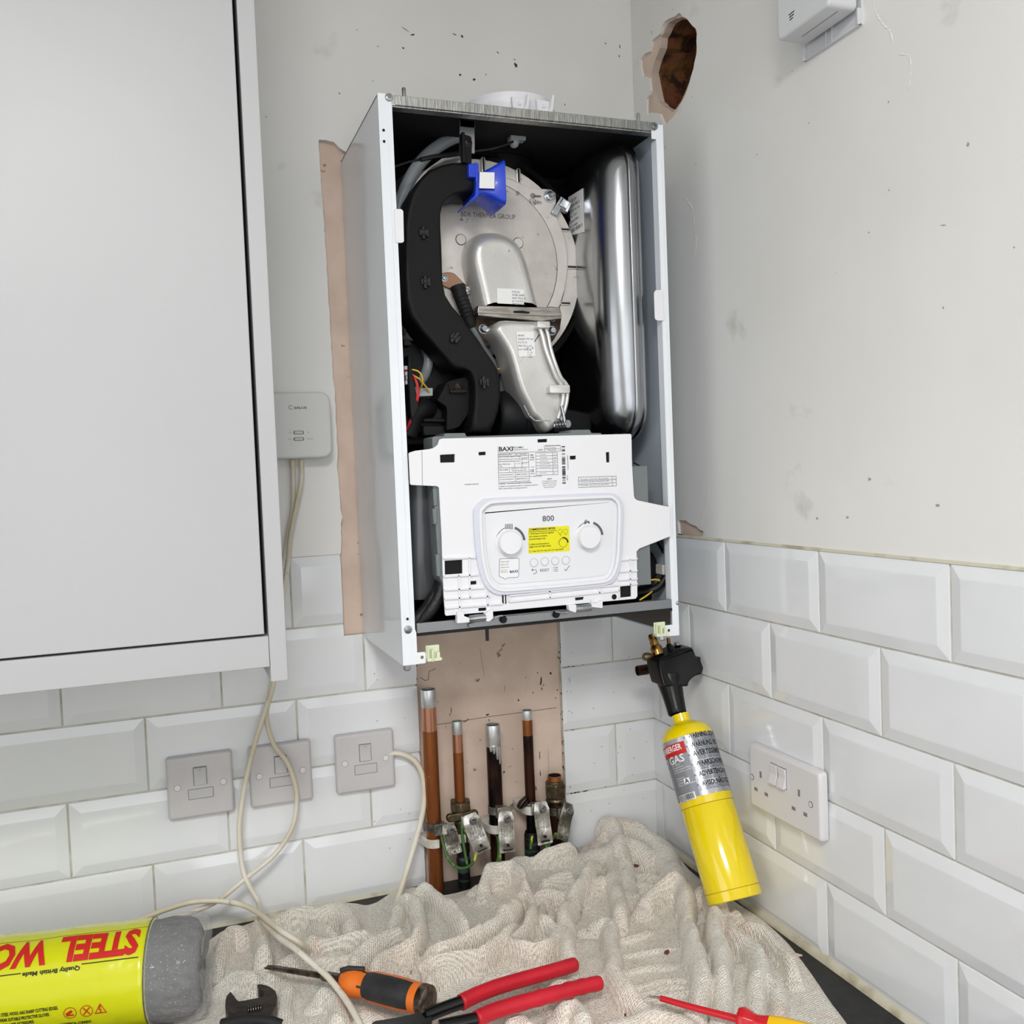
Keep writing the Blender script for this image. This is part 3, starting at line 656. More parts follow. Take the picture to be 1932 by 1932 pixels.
# clear hose arc
hp=[(-0.3151,-0.132,1.9826),(-0.3412,-0.132,1.9759),(-0.3673,-0.132,1.962),(-0.3887,-0.132,1.9446),(-0.4055,-0.132,1.9238),(-0.4189,-0.132,1.8991),(-0.4279,-0.132,1.8747),(-0.433,-0.13,1.849),(-0.4298,-0.12,1.819)]
b=BM(); tube(b,hp,.0085,12,5); obj('clear_hose',b,'clear_hose',B,label='translucent grey hose')
hp=[(-0.4003,-0.12,1.6934),(-0.3983,-0.13,1.6855),(-0.3971,-0.135,1.6768),(-0.3985,-0.135,1.6655),(-0.4014,-0.13,1.6547),(-0.4054,-0.125,1.6472),(-0.4063,-0.12,1.6363),(-0.4063,-0.12,1.6175)]
b=BM(); tube(b,hp,.0068,12,5); obj('clear_hose',b,'clear_hose',B,label='lower length of the grey hose')
# flat bracket strap
b=BM(); p=[(-0.3598,1.9776),(-0.3402,1.9795),(-0.3419,1.9307),(-0.3623,1.929)]; prism(b,p,-.2,-.198); box(b,p[0][0],p[1][0],-.2,-.196,p[1][1],1.963); obj('strap_bracket',b,'zinc_flat',B,label='flat grey metal strap')
b=BM(); p=[(-0.3616,1.9525),(-0.3474,1.9496),(-0.3469,1.9424),(-0.3485,1.9153),(-0.3618,1.9143),(-0.3626,1.9308)]; prism(b,roundc(p,.002),-.206,-.2005); box(b,p[0][0],p[0][0]+.004,-.211,-.2,p[4][1],p[0][1]); dcl=obj('duct_bracket',b,'black_plastic',B,bev=.0008)
b=BM(); q=[(-0.3525,1.941)][0]; screw(b,(q[0],-.206,q[1]),.0042); obj('screw',b,'dark_steel',dcl)
# sensor and cable above
b=BM(); q=[(-0.2675,1.9659)][0]
box(b,q[0]-.010,q[0]+.012,-.165,-.15,q[1]+.001,q[1]+.008); lathe(b,[(.0075,0),(.0075,.003),(.005,.008),(0,.010)],(q[0]-.003,-.158,q[1]+.001),(0,0,-1),12); obj('thermostat_sensor',b,'clear_hose',B,bev=.001)
b=BM(); tube(b,[(-0.2723,-0.163,1.9645),(-0.2902,-0.166,1.9565),(-0.3153,-0.17,1.9477),(-0.3492,-0.175,1.9401),(-0.3757,-0.18,1.9321),(-0.3989,-0.183,1.9251),(-0.4213,-0.185,1.9195),(-0.4465,-0.19,1.9088)],.0016,8,5); tube(b,[(-0.3554,-0.18,1.9358),(-0.3769,-0.184,1.9302),(-0.3933,-0.187,1.9263),(-0.4112,-0.188,1.921)],.003,8,4); obj('sensor_cable',b,'wire_dark',B)
b=BM(); q=[(-0.2805,1.9932)][0]; box(b,q[0]-.014,q[0]+.012,-.155,-.14,q[1]-.003,q[1]+.002); obj('top_catch',b,'dark_grey_plastic',B,bev=.001)

# air intake duct
dy0,dy1=-.150,-.205
dp=[(-0.3402,1.9174),(-0.358,1.9175),(-0.3735,1.9157),(-0.3867,1.9122),(-0.4044,1.9043),(-0.4179,1.891),(-0.4294,1.8722),(-0.4363,1.8513),(-0.4398,1.8306),(-0.4418,1.7998),(-0.4426,1.769),(-0.4427,1.7382),(-0.4379,1.7208),(-0.4243,1.7014),(-0.4036,1.6787),(-0.3932,1.6672),(-0.3874,1.6589),(-0.3817,1.6542),(-0.3673,1.6526)]+[(-0.3624,1.6505),(-0.3586,1.6435),(-0.357,1.6361),(-0.3567,1.625),(-0.3579,1.6066),(-0.36,1.5937),(-0.3658,1.5717),(-0.3355,1.571),(-0.33,1.5839),(-0.3249,1.5969),(-0.3214,1.6136),(-0.3203,1.6267),(-0.321,1.6434),(-0.3231,1.6546),(-0.3296,1.6647),(-0.337,1.6749),(-0.348,1.6913),(-0.359,1.7055)]+[(-0.3699,1.7211),(-0.3815,1.7339),(-0.3902,1.7462),(-0.3928,1.7645),(-0.3921,1.7916),(-0.392,1.8124),(-0.3924,1.8331),(-0.3917,1.8498),(-0.389,1.8603),(-0.3832,1.8679),(-0.3731,1.8754),(-0.3597,1.8784),(-0.3419,1.8789)]
b=BM(); pillow(b,dp,dy0,dy1,.004,4,rd=.006); du=obj('air_duct',b,'black_plastic',B,smooth=60,label='black plastic air intake duct')
b=BM()
line(b,[(-0.4127,1.8038),(-0.4127,1.7791),(-0.414,1.7502),(-0.4093,1.7338),(-0.3991,1.7216),(-0.3929,1.7134)],.0007,-.2052); line(b,[(-0.3733,1.6865),(-0.3638,1.674),(-0.349,1.6551),(-0.3429,1.6424)],.0007,-.2052); line(b,[(-0.3421,1.6262),(-0.3428,1.6096),(-0.3447,1.5967)],.0007,-.2052)
obj('seam',b,'hole_black',du,smooth=0,label='fine seam line')
for (x,z),r in zip([(-0.4159,1.8235),(-0.4163,1.7619),(-0.381,1.6926),(-0.3435,1.6352)],(0,0,40,0)):
    b=BM(); M=Matrix.Translation((x,-.205,z))@Matrix.Rotation(math.radians(r),4,'Y')
    for q in ((-.006,.006,-.0025,0,-.0032,.0048),(-.0032,.0012,-.004,0,-.008,.0084),(-.0032,.0008,-.0055,0,-.0024,.0032),(.0024,.006,-.0036,0,-.0052,.006)): box(b,*q,M=M)
    obj('snap_clip',b,'black_gloss',du,bev=.0006)
b=BM(); tube(b,[(-0.4326,-0.2,1.8392),(-0.4301,-0.2,1.8557),(-0.4229,-0.2,1.8746),(-0.4093,-0.2,1.892),(-0.3893,-0.2,1.9037)],.0018,8,5); obj('duct_rim',b,'black_gloss',du)
b=BM(); prism(b,roundc([(-0.4221,1.8786),(-0.4111,1.9007),(-0.3946,1.919),(-0.3713,1.9358),(-0.3484,1.9387),(-0.3485,1.9354),(-0.3716,1.9304),(-0.3901,1.9204),(-0.4041,1.9072),(-0.4161,1.8875),(-0.4228,1.8679)],.002),-.165,-.14); 
obj('gasket_strip',b,'cast_alu_fine',B)
# blue bell mouth
b=BM(); pr=[(-0.3413,1.9052),(-0.3426,1.877),(-0.3306,1.9074),(-0.3319,1.8769),(-0.3214,1.9129),(-0.3242,1.8736),(-0.3133,1.9188),(-0.3188,1.8677),(-0.3066,1.9256),(-0.3123,1.8611)]
secs=[(pr[0][0],pr[0][1],pr[1][1]),(pr[2][0],pr[2][1],pr[3][1]),(pr[4][0],pr[4][1],pr[5][1]),(pr[6][0],pr[6][1]-.001,pr[7][1]),(pr[8][0],pr[8][1]-.004,pr[9][1]+.003)]
secs=cr([s for s in secs],5,False)
prev=None
x0=secs[0][0]; L_=secs[-1][0]-x0
for k,s in enumerate(secs):
    t=(s[0]-x0)/L_; yf=-.206-.010*t**2; yb=-.160+.012*t**2; zt,zb=s[1],s[2]
    if k==0: zt-=.0; 
    co=[(p_[0],p_[1]) for p_ in rrect(yf,yb,zb,zt,.003+.004*t,3)]
    vs=[b.verts.new((s[0],y_,z_)) for y_,z_ in co]
    if prev:
        for i in range(len(vs)): b.faces.new((prev[i],prev[(i+1)%len(vs)],vs[(i+1)%len(vs)],vs[i]))
    else: b.faces.new(vs)
    prev=vs
ho=[b.verts.new((v.co.x-.0005,-.183+(v.co.y+.183)*.93,(zt+zb)/2+(v.co.z-(zt+zb)/2)*.95)) for v in prev]
for i in range(len(vs)): b.faces.new((prev[i],prev[(i+1)%len(vs)],ho[(i+1)%len(vs)],ho[i]))
h2=[b.verts.new((x0+.01,-.183+(v.co.y+.183)*.6,(zt+zb)/2+(v.co.z-(zt+zb)/2)*.55)) for v in prev]
for i in range(len(vs)): b.faces.new((ho[i],ho[(i+1)%len(vs)],h2[(i+1)%len(vs)],h2[i]))
b.faces.new(h2)
ve=obj('bell_mouth',b,'blue_plastic',B,smooth=45,label='blue plastic bell mouth on the duct end')
b=BM(); prism(b,roundc([(-0.3472,1.9146),(-0.3428,1.9145),(-0.3414,1.9115),(-0.3424,1.8741),(-0.3442,1.8715),(-0.3551,1.8645),(-0.3562,1.8659),(-0.3482,1.8727),(-0.3458,1.8863)],.002),-.213,-.16); obj('collar',b,'blue_plastic',ve,bev=.0008)
b=BM(); q=[(-0.3509,1.9039)][0]; box(b,q[0]-.0045,q[0]+.0045,-.214,-.205,q[1]-.0085,q[1]+.0085); obj('snap_tab',b,'blue_plastic',ve,bev=.001)
b=BM(); q=[(-0.3412,1.9023),(-0.3211,1.9032),(-0.322,1.8827),(-0.3427,1.8819)]; prism(b,q,-.2147,-.2143); obj('sticker',b,'sticker_white',ve,smooth=0)
# igniter
b=BM(); q=[(-0.3819,1.7878),(-0.3645,1.7918),(-0.3564,1.7903),(-0.3351,1.7695),(-0.3342,1.764),(-0.3378,1.7612),(-0.3424,1.7626),(-0.354,1.7656),(-0.3813,1.7758)]; prism(b,roundc(q,.003),-.1375,-.1335); ig=obj('igniter_plate',b,'copper_plate',B,bev=.0006)
for x,z in [(-0.3708,1.783),(-0.3405,1.7678)]:
    b=BM(); screw(b,(x,-.1375,z),.0034,h=.0035); obj('screw',b,'zinc',ig)
b=BM(); pts=[(-0.3569,-0.15,1.7704),(-0.3535,-0.152,1.7559),(-0.3483,-0.155,1.738),(-0.3432,-0.158,1.7179),(-0.3418,-0.158,1.7135)]; tube(b,pts,[.0095,.0095,.0090,.0082,.005],20); lathe(b,[(.0104,0),(.0104,.006),(.0095,.008)],pts[0],(Vector(pts[1])-Vector(pts[0])),20)
for k in range(6):
    p_=Vector(pts[0]).lerp(Vector(pts[3]),.3+k*.1); lathe(b,[(.0090,0),(.0098,.001),(.0090,.002)],p_,(Vector(pts[3])-Vector(pts[0])),20)
obj('igniter_boot',b,'black_matte',ig,smooth=50)
b=BM(); tube(b,[(-0.343,-0.158,1.7168),(-0.3328,-0.156,1.7008),(-0.3221,-0.15,1.6863),(-0.3114,-0.145,1.6736),(-0.3031,-0.14,1.6608)],.0042,10,4); obj('igniter_cable',b,'mid_grey_plastic',ig)

# gas and air manifold
hp=cr([(-0.3406,1.8269),(-0.3325,1.8365),(-0.3212,1.8432),(-0.3082,1.8457),(-0.2928,1.8451),(-0.2763,1.8393),(-0.2647,1.8287),(-0.2557,1.8107),(-0.2494,1.7863),(-0.2432,1.7594),(-0.2397,1.7437),(-0.2431,1.7334),(-0.2555,1.7286),(-0.3179,1.7285),(-0.3307,1.7327),(-0.337,1.7634),(-0.3423,1.7874),(-0.3448,1.8092)],4)
b=BM(); pillow(b,hp,-.133,-.165,.019,10,rd=.03); mf=obj('burner_manifold',b,'cast_alu_fine',B,smooth=60,label='domed cast aluminium burner manifold')
q=[(-0.3064,1.7661),(-0.2672,1.7658),(-0.2686,1.7451),(-0.3067,1.7459)]
b=BM(); prism(b,q,-.1657,-.1653); stk=obj('sticker',b,'sticker_white',mf,smooth=0)
b=BM()
for k,(s,wd) in enumerate([('7772152',.011),('A7981 8385',.0175),('ASSY TALIS. H',.0195),('A 1121023',.016),('PP2304714',.018)]):
    q=[(-0.2852,1.7618)][0]; text(b,s,(q[0],-.1661,q[1]-k*.0041),X,Z,.0024,wd,align='L')
obj('printing',b,'ink_soft',stk,smooth=-1)
b=BM(); q=[(-0.3357,1.7417),(-0.2338,1.7414),(-0.2325,1.743),(-0.2171,1.7418),(-0.2146,1.7313),(-0.2248,1.7225),(-0.2657,1.7284),(-0.3374,1.7291)]
prism(b,q,-.17,-.13); q=[(-0.3388,1.7309),(-0.2425,1.7284),(-0.2181,1.7298),(-0.2195,1.7247),(-0.25,1.7207),(-0.339,1.7264)]; prism(b,q,-.178,-.132); obj('clamp_flange',b,'steel_plate',mf,bev=.001)
b=BM(); q=[(-0.2854,1.7353),(-0.273,1.736),(-0.2623,1.7345),(-0.2636,1.7327),(-0.285,1.7329)]; prism(b,q,-.1715,-.1705); obj('slot',b,'hole_black',mf,smooth=0)
b=BM(); q=[(-0.3318,1.7326),(-0.2085,1.7307),(-0.2116,1.7147),(-0.2209,1.7008),(-0.2248,1.6962),(-0.3219,1.6896),(-0.3328,1.7105),(-0.3383,1.7171)]; prism(b,q,-.155,-.13); obj('mount_plate',b,'dark_steel',mf,bev=.001)
for x,z in [(-0.3247,1.7129),(-0.2246,1.7122)]:
    b=BM(); lathe(b,[(.0060,0),(.0060,.001),(.0050,.002),(.0050,.006),(.004,.007),(0,.007)],(x,-.155,z),(0,-1,0),6)
    lathe(b,[(.0066,.0),(.0066,.0012),(.0045,.0014)],(x,-.155,z),(0,-1,0),20); obj('bolt',b,'zinc',mf)
# lower air/gas channel
lp=[(-0.3134,1.7183),(-0.2836,1.7185),(-0.2529,1.7183),(-0.2458,1.7141),(-0.2434,1.696),(-0.2372,1.6693),(-0.2288,1.6444),(-0.2179,1.6289),(-0.2227,1.6135),(-0.2239,1.6),(-0.2312,1.5857),(-0.2464,1.5725),(-0.2569,1.5708),(-0.2687,1.5863),(-0.2757,1.5912),(-0.2832,1.6065),(-0.2935,1.6275),(-0.3013,1.6595),(-0.3075,1.6783),(-0.3169,1.6932),(-0.3243,1.7062)]
b=BM(); pillow(b,cr(lp,3),-.150,-.2,.008,7,rd=.014); lc=obj('mixing_channel',b,'cast_alu_fine',B,smooth=60,label='cast aluminium gas mixing channel')
b=BM(); tube(b,[(-0.2649,-0.204,1.7139),(-0.2598,-0.205,1.6992),(-0.2559,-0.206,1.6803),(-0.2499,-0.207,1.6614),(-0.242,-0.206,1.6426),(-0.2338,-0.205,1.6304),(-0.2326,-0.203,1.6125),(-0.2396,-0.2,1.588)],.0032,8,5)
tube(b,[(-0.2563,-0.203,1.7142),(-0.2512,-0.204,1.6995),(-0.2483,-0.205,1.6805),(-0.2433,-0.206,1.6615),(-0.2354,-0.205,1.6427),(-0.2261,-0.204,1.6304),(-0.2271,-0.202,1.6087),(-0.234,-0.199,1.5861)],.0028,8,5); obj('seam_bead',b,'cast_alu_fine',lc)
for x,z,w_,h_ in ((1055,238,45,22),(1168,685,72,28)):
    q=[(-0.2603,1.7106),(-0.2407,1.6261)][0 if x==1055 else 1]; ww=w_*520/1932/1330; hh=h_*520/1932/1330
    b=BM(); pillow(b,rrect(q[0]-ww,q[0]+ww,q[1]-hh,q[1]+hh,.002,4),-.195,-.214,.0008,2); obj('hinge_lug',b,'cast_alu_fine',lc,smooth=60)
b=BM(); tube(b,[(-0.2389,-0.212,1.6042),(-0.2367,-0.213,1.5927),(-0.2351,-0.213,1.5814)],.0022,8); 
for k in range(4):
    q=[(-0.2343,1.5799)][0]; lathe(b,[(.0044,0),(.0053,.001),(.0044,.002)],(q[0]-k*.0042,-.212,q[1]-k*.0003),(-1,0,.05),20)
lathe(b,[(.0052,-.002),(.0052,0),(.002,.0005),(0,.0005)],(q[0]+.004,-.213,q[1]),(.3,-1,0),20)
obj('spring',b,'zinc',lc)
b=BM(); line(b,[(-0.2873,1.6057),(-0.2807,1.5924),(-0.2729,1.5857),(-0.2503,1.5853)],.0013,-.2009); obj('edge_highlight',b,'zinc',lc,smooth=0)
q=[(-0.2947,1.7026),(-0.27,1.7035),(-0.2687,1.6706),(-0.2923,1.6699)]; b=BM(); prism(b,q,-.2012,-.2004); stk=obj('sticker',b,'sticker_white',lc,smooth=0)
b=BM()
q=[(-0.2925,1.6978)][0]
for k,(s,wd) in enumerate([('EBM PAPST',.009),('55667.77110 -',.024),('K12 TC M',.012),('MAX Tbd. 1 of 2',.019),('Lot 12345 16',.018)]): text(b,s,(q[0],-.2016,q[1]-k*.0045),X,Z,.0024,wd,align='L')
q=[(-0.2799,1.6816)][0]
for k,wd in enumerate((.008,.005,.007,.005,.006)): text(b,'11 1234 56'[:3+k],(q[0],-.2016,q[1]-k*.003),X,Z,.002,wd,align='L')
obj('printing',b,'ink_soft',stk,smooth=-1)
# fan motor and casing
b=BM(); q=[(-0.2807,1.5995)][0]
lathe(b,[(.0,0),(.030,0),(.034,.004),(.036,.02),(.036,.034),(.0385,.035),(.0385,.041),(.036,.042),(.040,.055),(.040,.075)],(q[0]-.028,-.14,q[1]-.004),(1,0,0),40); obj('fan_motor',b,'dark_grey_plastic',B,label='dark grey fan housing')
b=BM(); prism(b,roundc([(-0.2917,1.6541),(-0.2767,1.6581),(-0.2597,1.6521),(-0.2646,1.6401),(-0.2776,1.6362),(-0.2865,1.6282),(-0.29,1.6203),(-0.2931,1.6213)],.002),-.125,-.118); obj('fan_bracket',b,'mid_grey_plastic',B)
b=BM(); prism(b,[(-0.3042,1.6975),(-0.2934,1.7007),(-0.2656,1.6949),(-0.2666,1.6705),(-0.2969,1.6685)],-.12,-.06); obj('rear_casting',b,'black_plastic',B,bev=.003); b=BM(); prism(b,[(-0.2505,1.6135),(-0.1646,1.5978),(-0.1658,1.5685),(-0.249,1.5704)],-.15,-.1); obj('rear_casting',b,'black_plastic',B,bev=.003)
b=BM(); tube(b,[(-0.3083,-0.15,1.6605),(-0.3001,-0.15,1.6599),(-0.2911,-0.148,1.6588),(-0.2799,-0.146,1.6581)],.0009,6,4); obj('earth_lead',b,'wire_yellow',B)
# dark hydraulic bits lower left
b=BM()
box(b,-.47,-.33,-.13,-.03,1.56,1.70)
prism(b,roundc([(-0.4259,1.6128),(-0.3978,1.614),(-0.3897,1.6067),(-0.3798,1.6034),(-0.3828,1.5752),(-0.4357,1.5763),(-0.4354,1.5843),(-0.4237,1.5888)],.004),-.155,-.08)
prism(b,roundc([(-0.4184,1.5941),(-0.3847,1.5927),(-0.3849,1.5872),(-0.4186,1.5882)],.003),-.17,-.13)
prism(b,roundc([(-0.4176,1.5846),(-0.3855,1.584),(-0.3857,1.5696),(-0.417,1.5704)],.003),-.166,-.13)
tube(b,[(-0.441,-0.17,1.5691),(-0.4363,-0.17,1.5847),(-0.43,-0.17,1.5986),(-0.4186,-0.165,1.6059),(-0.4047,-0.15,1.6069)],.014,14,5)
obj('pump_body',b,'dark_grey_plastic',B,bev=.002,label='dark grey pump and hydraulic block')
b=BM(); prism(b,roundc([(-0.3853,1.6405),(-0.3527,1.6491),(-0.3527,1.6277),(-0.3574,1.5984),(-0.3715,1.5796),(-0.3898,1.5753),(-0.3876,1.6067),(-0.4011,1.6155),(-0.3977,1.6202)],.004),-.18,-.12); 
pb=obj('fan_cover',b,'black_plastic',B,bev=.002)
b=BM(); prism(b,roundc([(-0.3853,1.638),(-0.3575,1.6411),(-0.3597,1.6292),(-0.3845,1.6294)],.003),-.1825,-.1795); obj('recess',b,'hole_black',pb,smooth=0)
b=BM(); prism(b,roundc([(-0.3835,1.6284),(-0.3616,1.6289),(-0.3617,1.6247),(-0.3844,1.6245)],.001),-.187,-.18); obj('ledge',b,'dark_grey_plastic',pb,bev=.001)
b=BM(); q=[(-0.3708,1.6333)][0]; screw(b,(q[0],-.183,q[1]),.0042); obj('screw',b,'dark_steel',pb)
b=BM(); prism(b,[(-0.4411,1.672),(-0.439,1.6658),(-0.4305,1.6057),(-0.4401,1.5879),(-0.442,1.6004),(-0.4426,1.6394)],-.2,-.16); obj('side_trunking',b,'dark_grey_plastic',B,bev=.002)
b=BM(); prism(b,[(-0.4355,1.6303),(-0.4265,1.6341),(-0.4257,1.6322),(-0.4047,1.632),(-0.4051,1.6222),(-0.4351,1.6209)],-.176,-.172); obj('wiring_plate',b,'clear_hose',B)
for x,z in [(-0.4408,1.656),(-0.4399,1.6488),(-0.4401,1.6377),(-0.439,1.6434),(-0.4371,1.6158)]:
    b=BM(); box(b,x-.005 if z>1.63 else x-.002,x+.004 if z>1.63 else x+.002,-.194,-.186,z-.0025,z+.0025)
    obj('connector',b,'panel_white',B,bev=.0006,label='small white wiring connector')
b=BM(); tube(b,[(-0.4437,-0.19,1.6534),(-0.4403,-0.195,1.652),(-0.4355,-0.197,1.6464),(-0.4331,-0.2,1.6385),(-0.4316,-0.2,1.6286),(-0.4324,-0.2,1.6194),(-0.4343,-0.198,1.6089),(-0.4389,-0.195,1.5947),(-0.4455,-0.19,1.5782)],.0011,7,5)
tube(b,[(-0.4445,-0.19,1.6518),(-0.4393,-0.194,1.6506),(-0.4338,-0.196,1.6443),(-0.431,-0.199,1.6363),(-0.4302,-0.199,1.6279),(-0.431,-0.199,1.6187),(-0.4329,-0.197,1.6074),(-0.4375,-0.194,1.5932),(-0.444,-0.189,1.579)],.0011,7,5)
tube(b,[(-0.4454,-0.19,1.6503),(-0.4414,-0.193,1.6507),(-0.4366,-0.195,1.6467),(-0.4318,-0.198,1.6379),(-0.4294,-0.198,1.6272),(-0.4301,-0.198,1.618),(-0.4345,-0.196,1.6022),(-0.4403,-0.193,1.5879),(-0.445,-0.188,1.5776)],.0011,7,5); obj('wire_bundle',b,'wire_red',B,label='red wires')
b=BM(); tube(b,[(-0.4381,-0.19,1.6541),(-0.4326,-0.193,1.6534),(-0.4269,-0.195,1.6505),(-0.4235,-0.196,1.6443),(-0.4226,-0.193,1.6369),(-0.4228,-0.185,1.6315),(-0.4236,-0.18,1.6289)],.0011,7,5)
tube(b,[(-0.4376,-0.19,1.6491),(-0.4319,-0.192,1.6455),(-0.4257,-0.192,1.6416),(-0.4194,-0.188,1.6359),(-0.4132,-0.182,1.6302),(-0.4102,-0.178,1.6267)],.0011,7,5); obj('wire_bundle',b,'wire_yellow',B,label='yellow wires')
b=BM(); box(b,-.4735,-.462,-.20,-.12,1.63,1.72)
prism(b,roundc([(-0.4444,1.706),(-0.4405,1.7061),(-0.4409,1.6977),(-0.4448,1.6977)],.001),-.192,-.188); prism(b,roundc([(-0.4451,1.6908),(-0.438,1.6909),(-0.4351,1.6871),(-0.4352,1.684),(-0.4454,1.6839)],.001),-.195,-.17); obj('pcb_box',b,'black_plastic',B,bev=.0015)
# grey heat cover tube lower left & braided loom
b=BM(); tube(b,[(-.434,-.195,1.512),(-.4375,-.195,1.42),(-.438,-.195,1.372),(-.438,-.195,1.362)],[.0215,.0215,.0215,.019],28); obj('plate_exchanger',b,'grey_tube',B,label='grey cylinder at lower left')
b=BM(); tube(b,[(-0.4127,-0.215,1.3898),(-0.4188,-0.22,1.3751),(-0.429,-0.222,1.3625),(-0.4386,-0.222,1.3497),(-0.4504,-0.22,1.3388),(-0.4582,-0.218,1.3315)],.0085,12,5); tube(b,[(-0.416,-0.225,1.3812),(-0.4236,-0.228,1.3646),(-0.4342,-0.228,1.35),(-0.4436,-0.224,1.3388),(-0.4529,-0.22,1.3274)],.008,12,5)
tube(b,[(-0.3922,-0.225,1.4146),(-0.3969,-0.225,1.4012),(-0.4055,-0.225,1.3901)],.009,12,4); tube(b,[(-0.4012,-0.228,1.4154),(-0.4058,-0.228,1.4021),(-0.4114,-0.225,1.3945)],.009,12,4)
obj('cable_loom',b,'braid',B,label='black braided cable loom')
# lower right: diverter, cables
b=BM(); tube(b,[(-0.0912,-0.2,1.4139),(-0.0848,-0.205,1.3987),(-0.0835,-0.21,1.3795),(-0.0875,-0.212,1.3692),(-0.0977,-0.212,1.3549),(-0.1114,-0.21,1.3472),(-0.1279,-0.2,1.3432)],.0055,10,5); obj('black_cable',b,'wire_dark',B)
b=BM(); lathe(b,[(.0,0),(.028,0),(.030,.003),(.030,.06)],[(-0.1242,-0.2,1.3773)][0],(0,1,0),36); box(b,-.165,-.10,-.19,-.1,1.33,1.37); q=[(-0.1242,-0.2,1.3773)][0]
mo=obj('diverter_valve',b,'black_plastic',B,bev=.002)
b=BM(); q=[(-0.1211,1.3944),(-0.1215,1.3863),(-0.121,1.3793)]
text(b,'0150',(q[0][0]+.0,-.2012,q[0][1]),X,Z,.004,.011); prism(b,[(q[1][0]-.003,q[1][1]-.002),(q[1][0]+.003,q[1][1]-.002),(q[1][0],q[1][1]+.004)],-.2012,-.2012); text(b,'II',(q[2][0],-.2012,q[2][1]),X,Z,.004); obj('printing',b,'mid_grey_plastic',mo,smooth=-1)
b=BM(); tube(b,[(-0.1016,-0.215,1.3609),(-0.1118,-0.216,1.3624),(-0.1243,-0.217,1.3607),(-0.1381,-0.218,1.3566),(-0.152,-0.215,1.3531),(-0.1614,-0.21,1.3481)],.0012,7,5); tube(b,[(-0.109,-0.21,1.347),(-0.1013,-0.212,1.3573),(-0.0999,-0.214,1.3596)],.0012,7,4); tube(b,[(-0.139,-0.225,1.3373),(-0.1278,-0.222,1.3413),(-0.1142,-0.215,1.3458)],.0012,7,4); obj('earth_lead',b,'wire_yellow',B,label='yellow and green earth lead')
b=BM(); q=[(-0.105,-0.2411,1.3772)][0]; b2=[(-0.0989,1.3821),(-0.0834,1.381),(-0.0839,1.367),(-0.0994,1.3682)]; prism(b,roundc(b2,.002),-.22,-.2); obj('cable_clip',b,'clip_white',B,bev=.001)
b=BM(); tube(b,[(-0.1018,-0.15,1.5255),(-0.0923,-0.155,1.5184),(-0.0904,-0.16,1.5072),(-0.1036,-0.165,1.4922),(-0.1117,-0.17,1.4772)],.0012,7,5); obj('green_lead',b,'verdigris',B)
b=BM(); tube(b,[(-0.0997,-0.15,1.5143),(-0.0902,-0.155,1.5072),(-0.0984,-0.16,1.492),(-0.1094,-0.17,1.4727)],.006,8,5); obj('black_cable',b,'wire_dark',B)

# ---------------- control panel ----------------
PY=-.2475
def hl(*a): return list(a)
out=[(-0.4187,1.5623),(-0.4144,1.5632),(-0.1562,1.563),(-0.1544,1.5616),(-0.155,1.5229),(-0.1537,1.4799),(-0.1522,1.4766),(-0.1481,1.4743),(-0.1001,1.4629),(-0.1006,1.4234),(-0.1483,1.4098),(-0.1526,1.406),(-0.1525,1.3957),(-0.1537,1.3463),(-0.1566,1.343),(-0.4198,1.3439),(-0.4211,1.3456),(-0.4219,1.3705),(-0.4218,1.4048),(-0.4213,1.4428),(-0.422,1.5028),(-0.4248,1.5048),(-0.4567,1.5076),(-0.4581,1.5092),(-0.4582,1.5458),(-0.4574,1.5471),(-0.45,1.5491),(-0.4325,1.5506),(-0.4266,1.552),(-0.4216,1.5554)]
holes=[[(-0.4188,1.5431),(-0.3999,1.5435),(-0.4005,1.5334),(-0.4189,1.5335)],[(-0.3688,1.545),(-0.3595,1.5453),(-0.3594,1.5411),(-0.3688,1.541)],[(-0.2888,1.5589),(-0.2754,1.5592),(-0.2758,1.5551),(-0.2888,1.555)],[(-0.2447,1.5364),(-0.236,1.5366),(-0.2362,1.5318),(-0.2447,1.5318)],[(-0.1928,1.5397),(-0.1876,1.5397),(-0.1879,1.5264),(-0.1926,1.5263)],
 [(-0.4187,1.4122),(-0.3959,1.412),(-0.3964,1.3949),(-0.4191,1.3951)],[(-0.387,1.3844),(-0.3786,1.3843),(-0.3786,1.3799),(-0.387,1.38)],[(-0.1792,1.3611),(-0.1626,1.3614),(-0.1629,1.3466),(-0.1796,1.3464)],[(-0.3774,1.3498),(-0.367,1.3498),(-0.367,1.3458),(-0.3774,1.3459)]]
b=BM(); prism(b,out,PY+.003,PY,holes); cp=obj('control_panel',b,'panel_white',B,smooth=0,bev=.0006,label='white moulded control panel front')
for h in holes:
    b=BM(); x0=min(p[0] for p in h); x1=max(p[0] for p in h); z0=min(p[1] for p in h); z1=max(p[1] for p in h)
    box(b,x0-.002,x1+.002,PY+.0031,PY+.0034,z0-.002,z1+.002)
    obj('opening',b,'hole_black',cp,smooth=0,label='dark opening')
ribs=BM()
def rib(p,q,wd=.0009):
    line2=[(p[0],p[1]),(q[0],q[1])]; P_,Q_=Vector(p),Vector(q); d=(Q_-P_).normalized(); n=Vector((-d.y,d.x))*wd
    prism(ribs,[tuple(P_-n),tuple(Q_-n),tuple(Q_+n),tuple(P_+n)],PY,PY-.003)
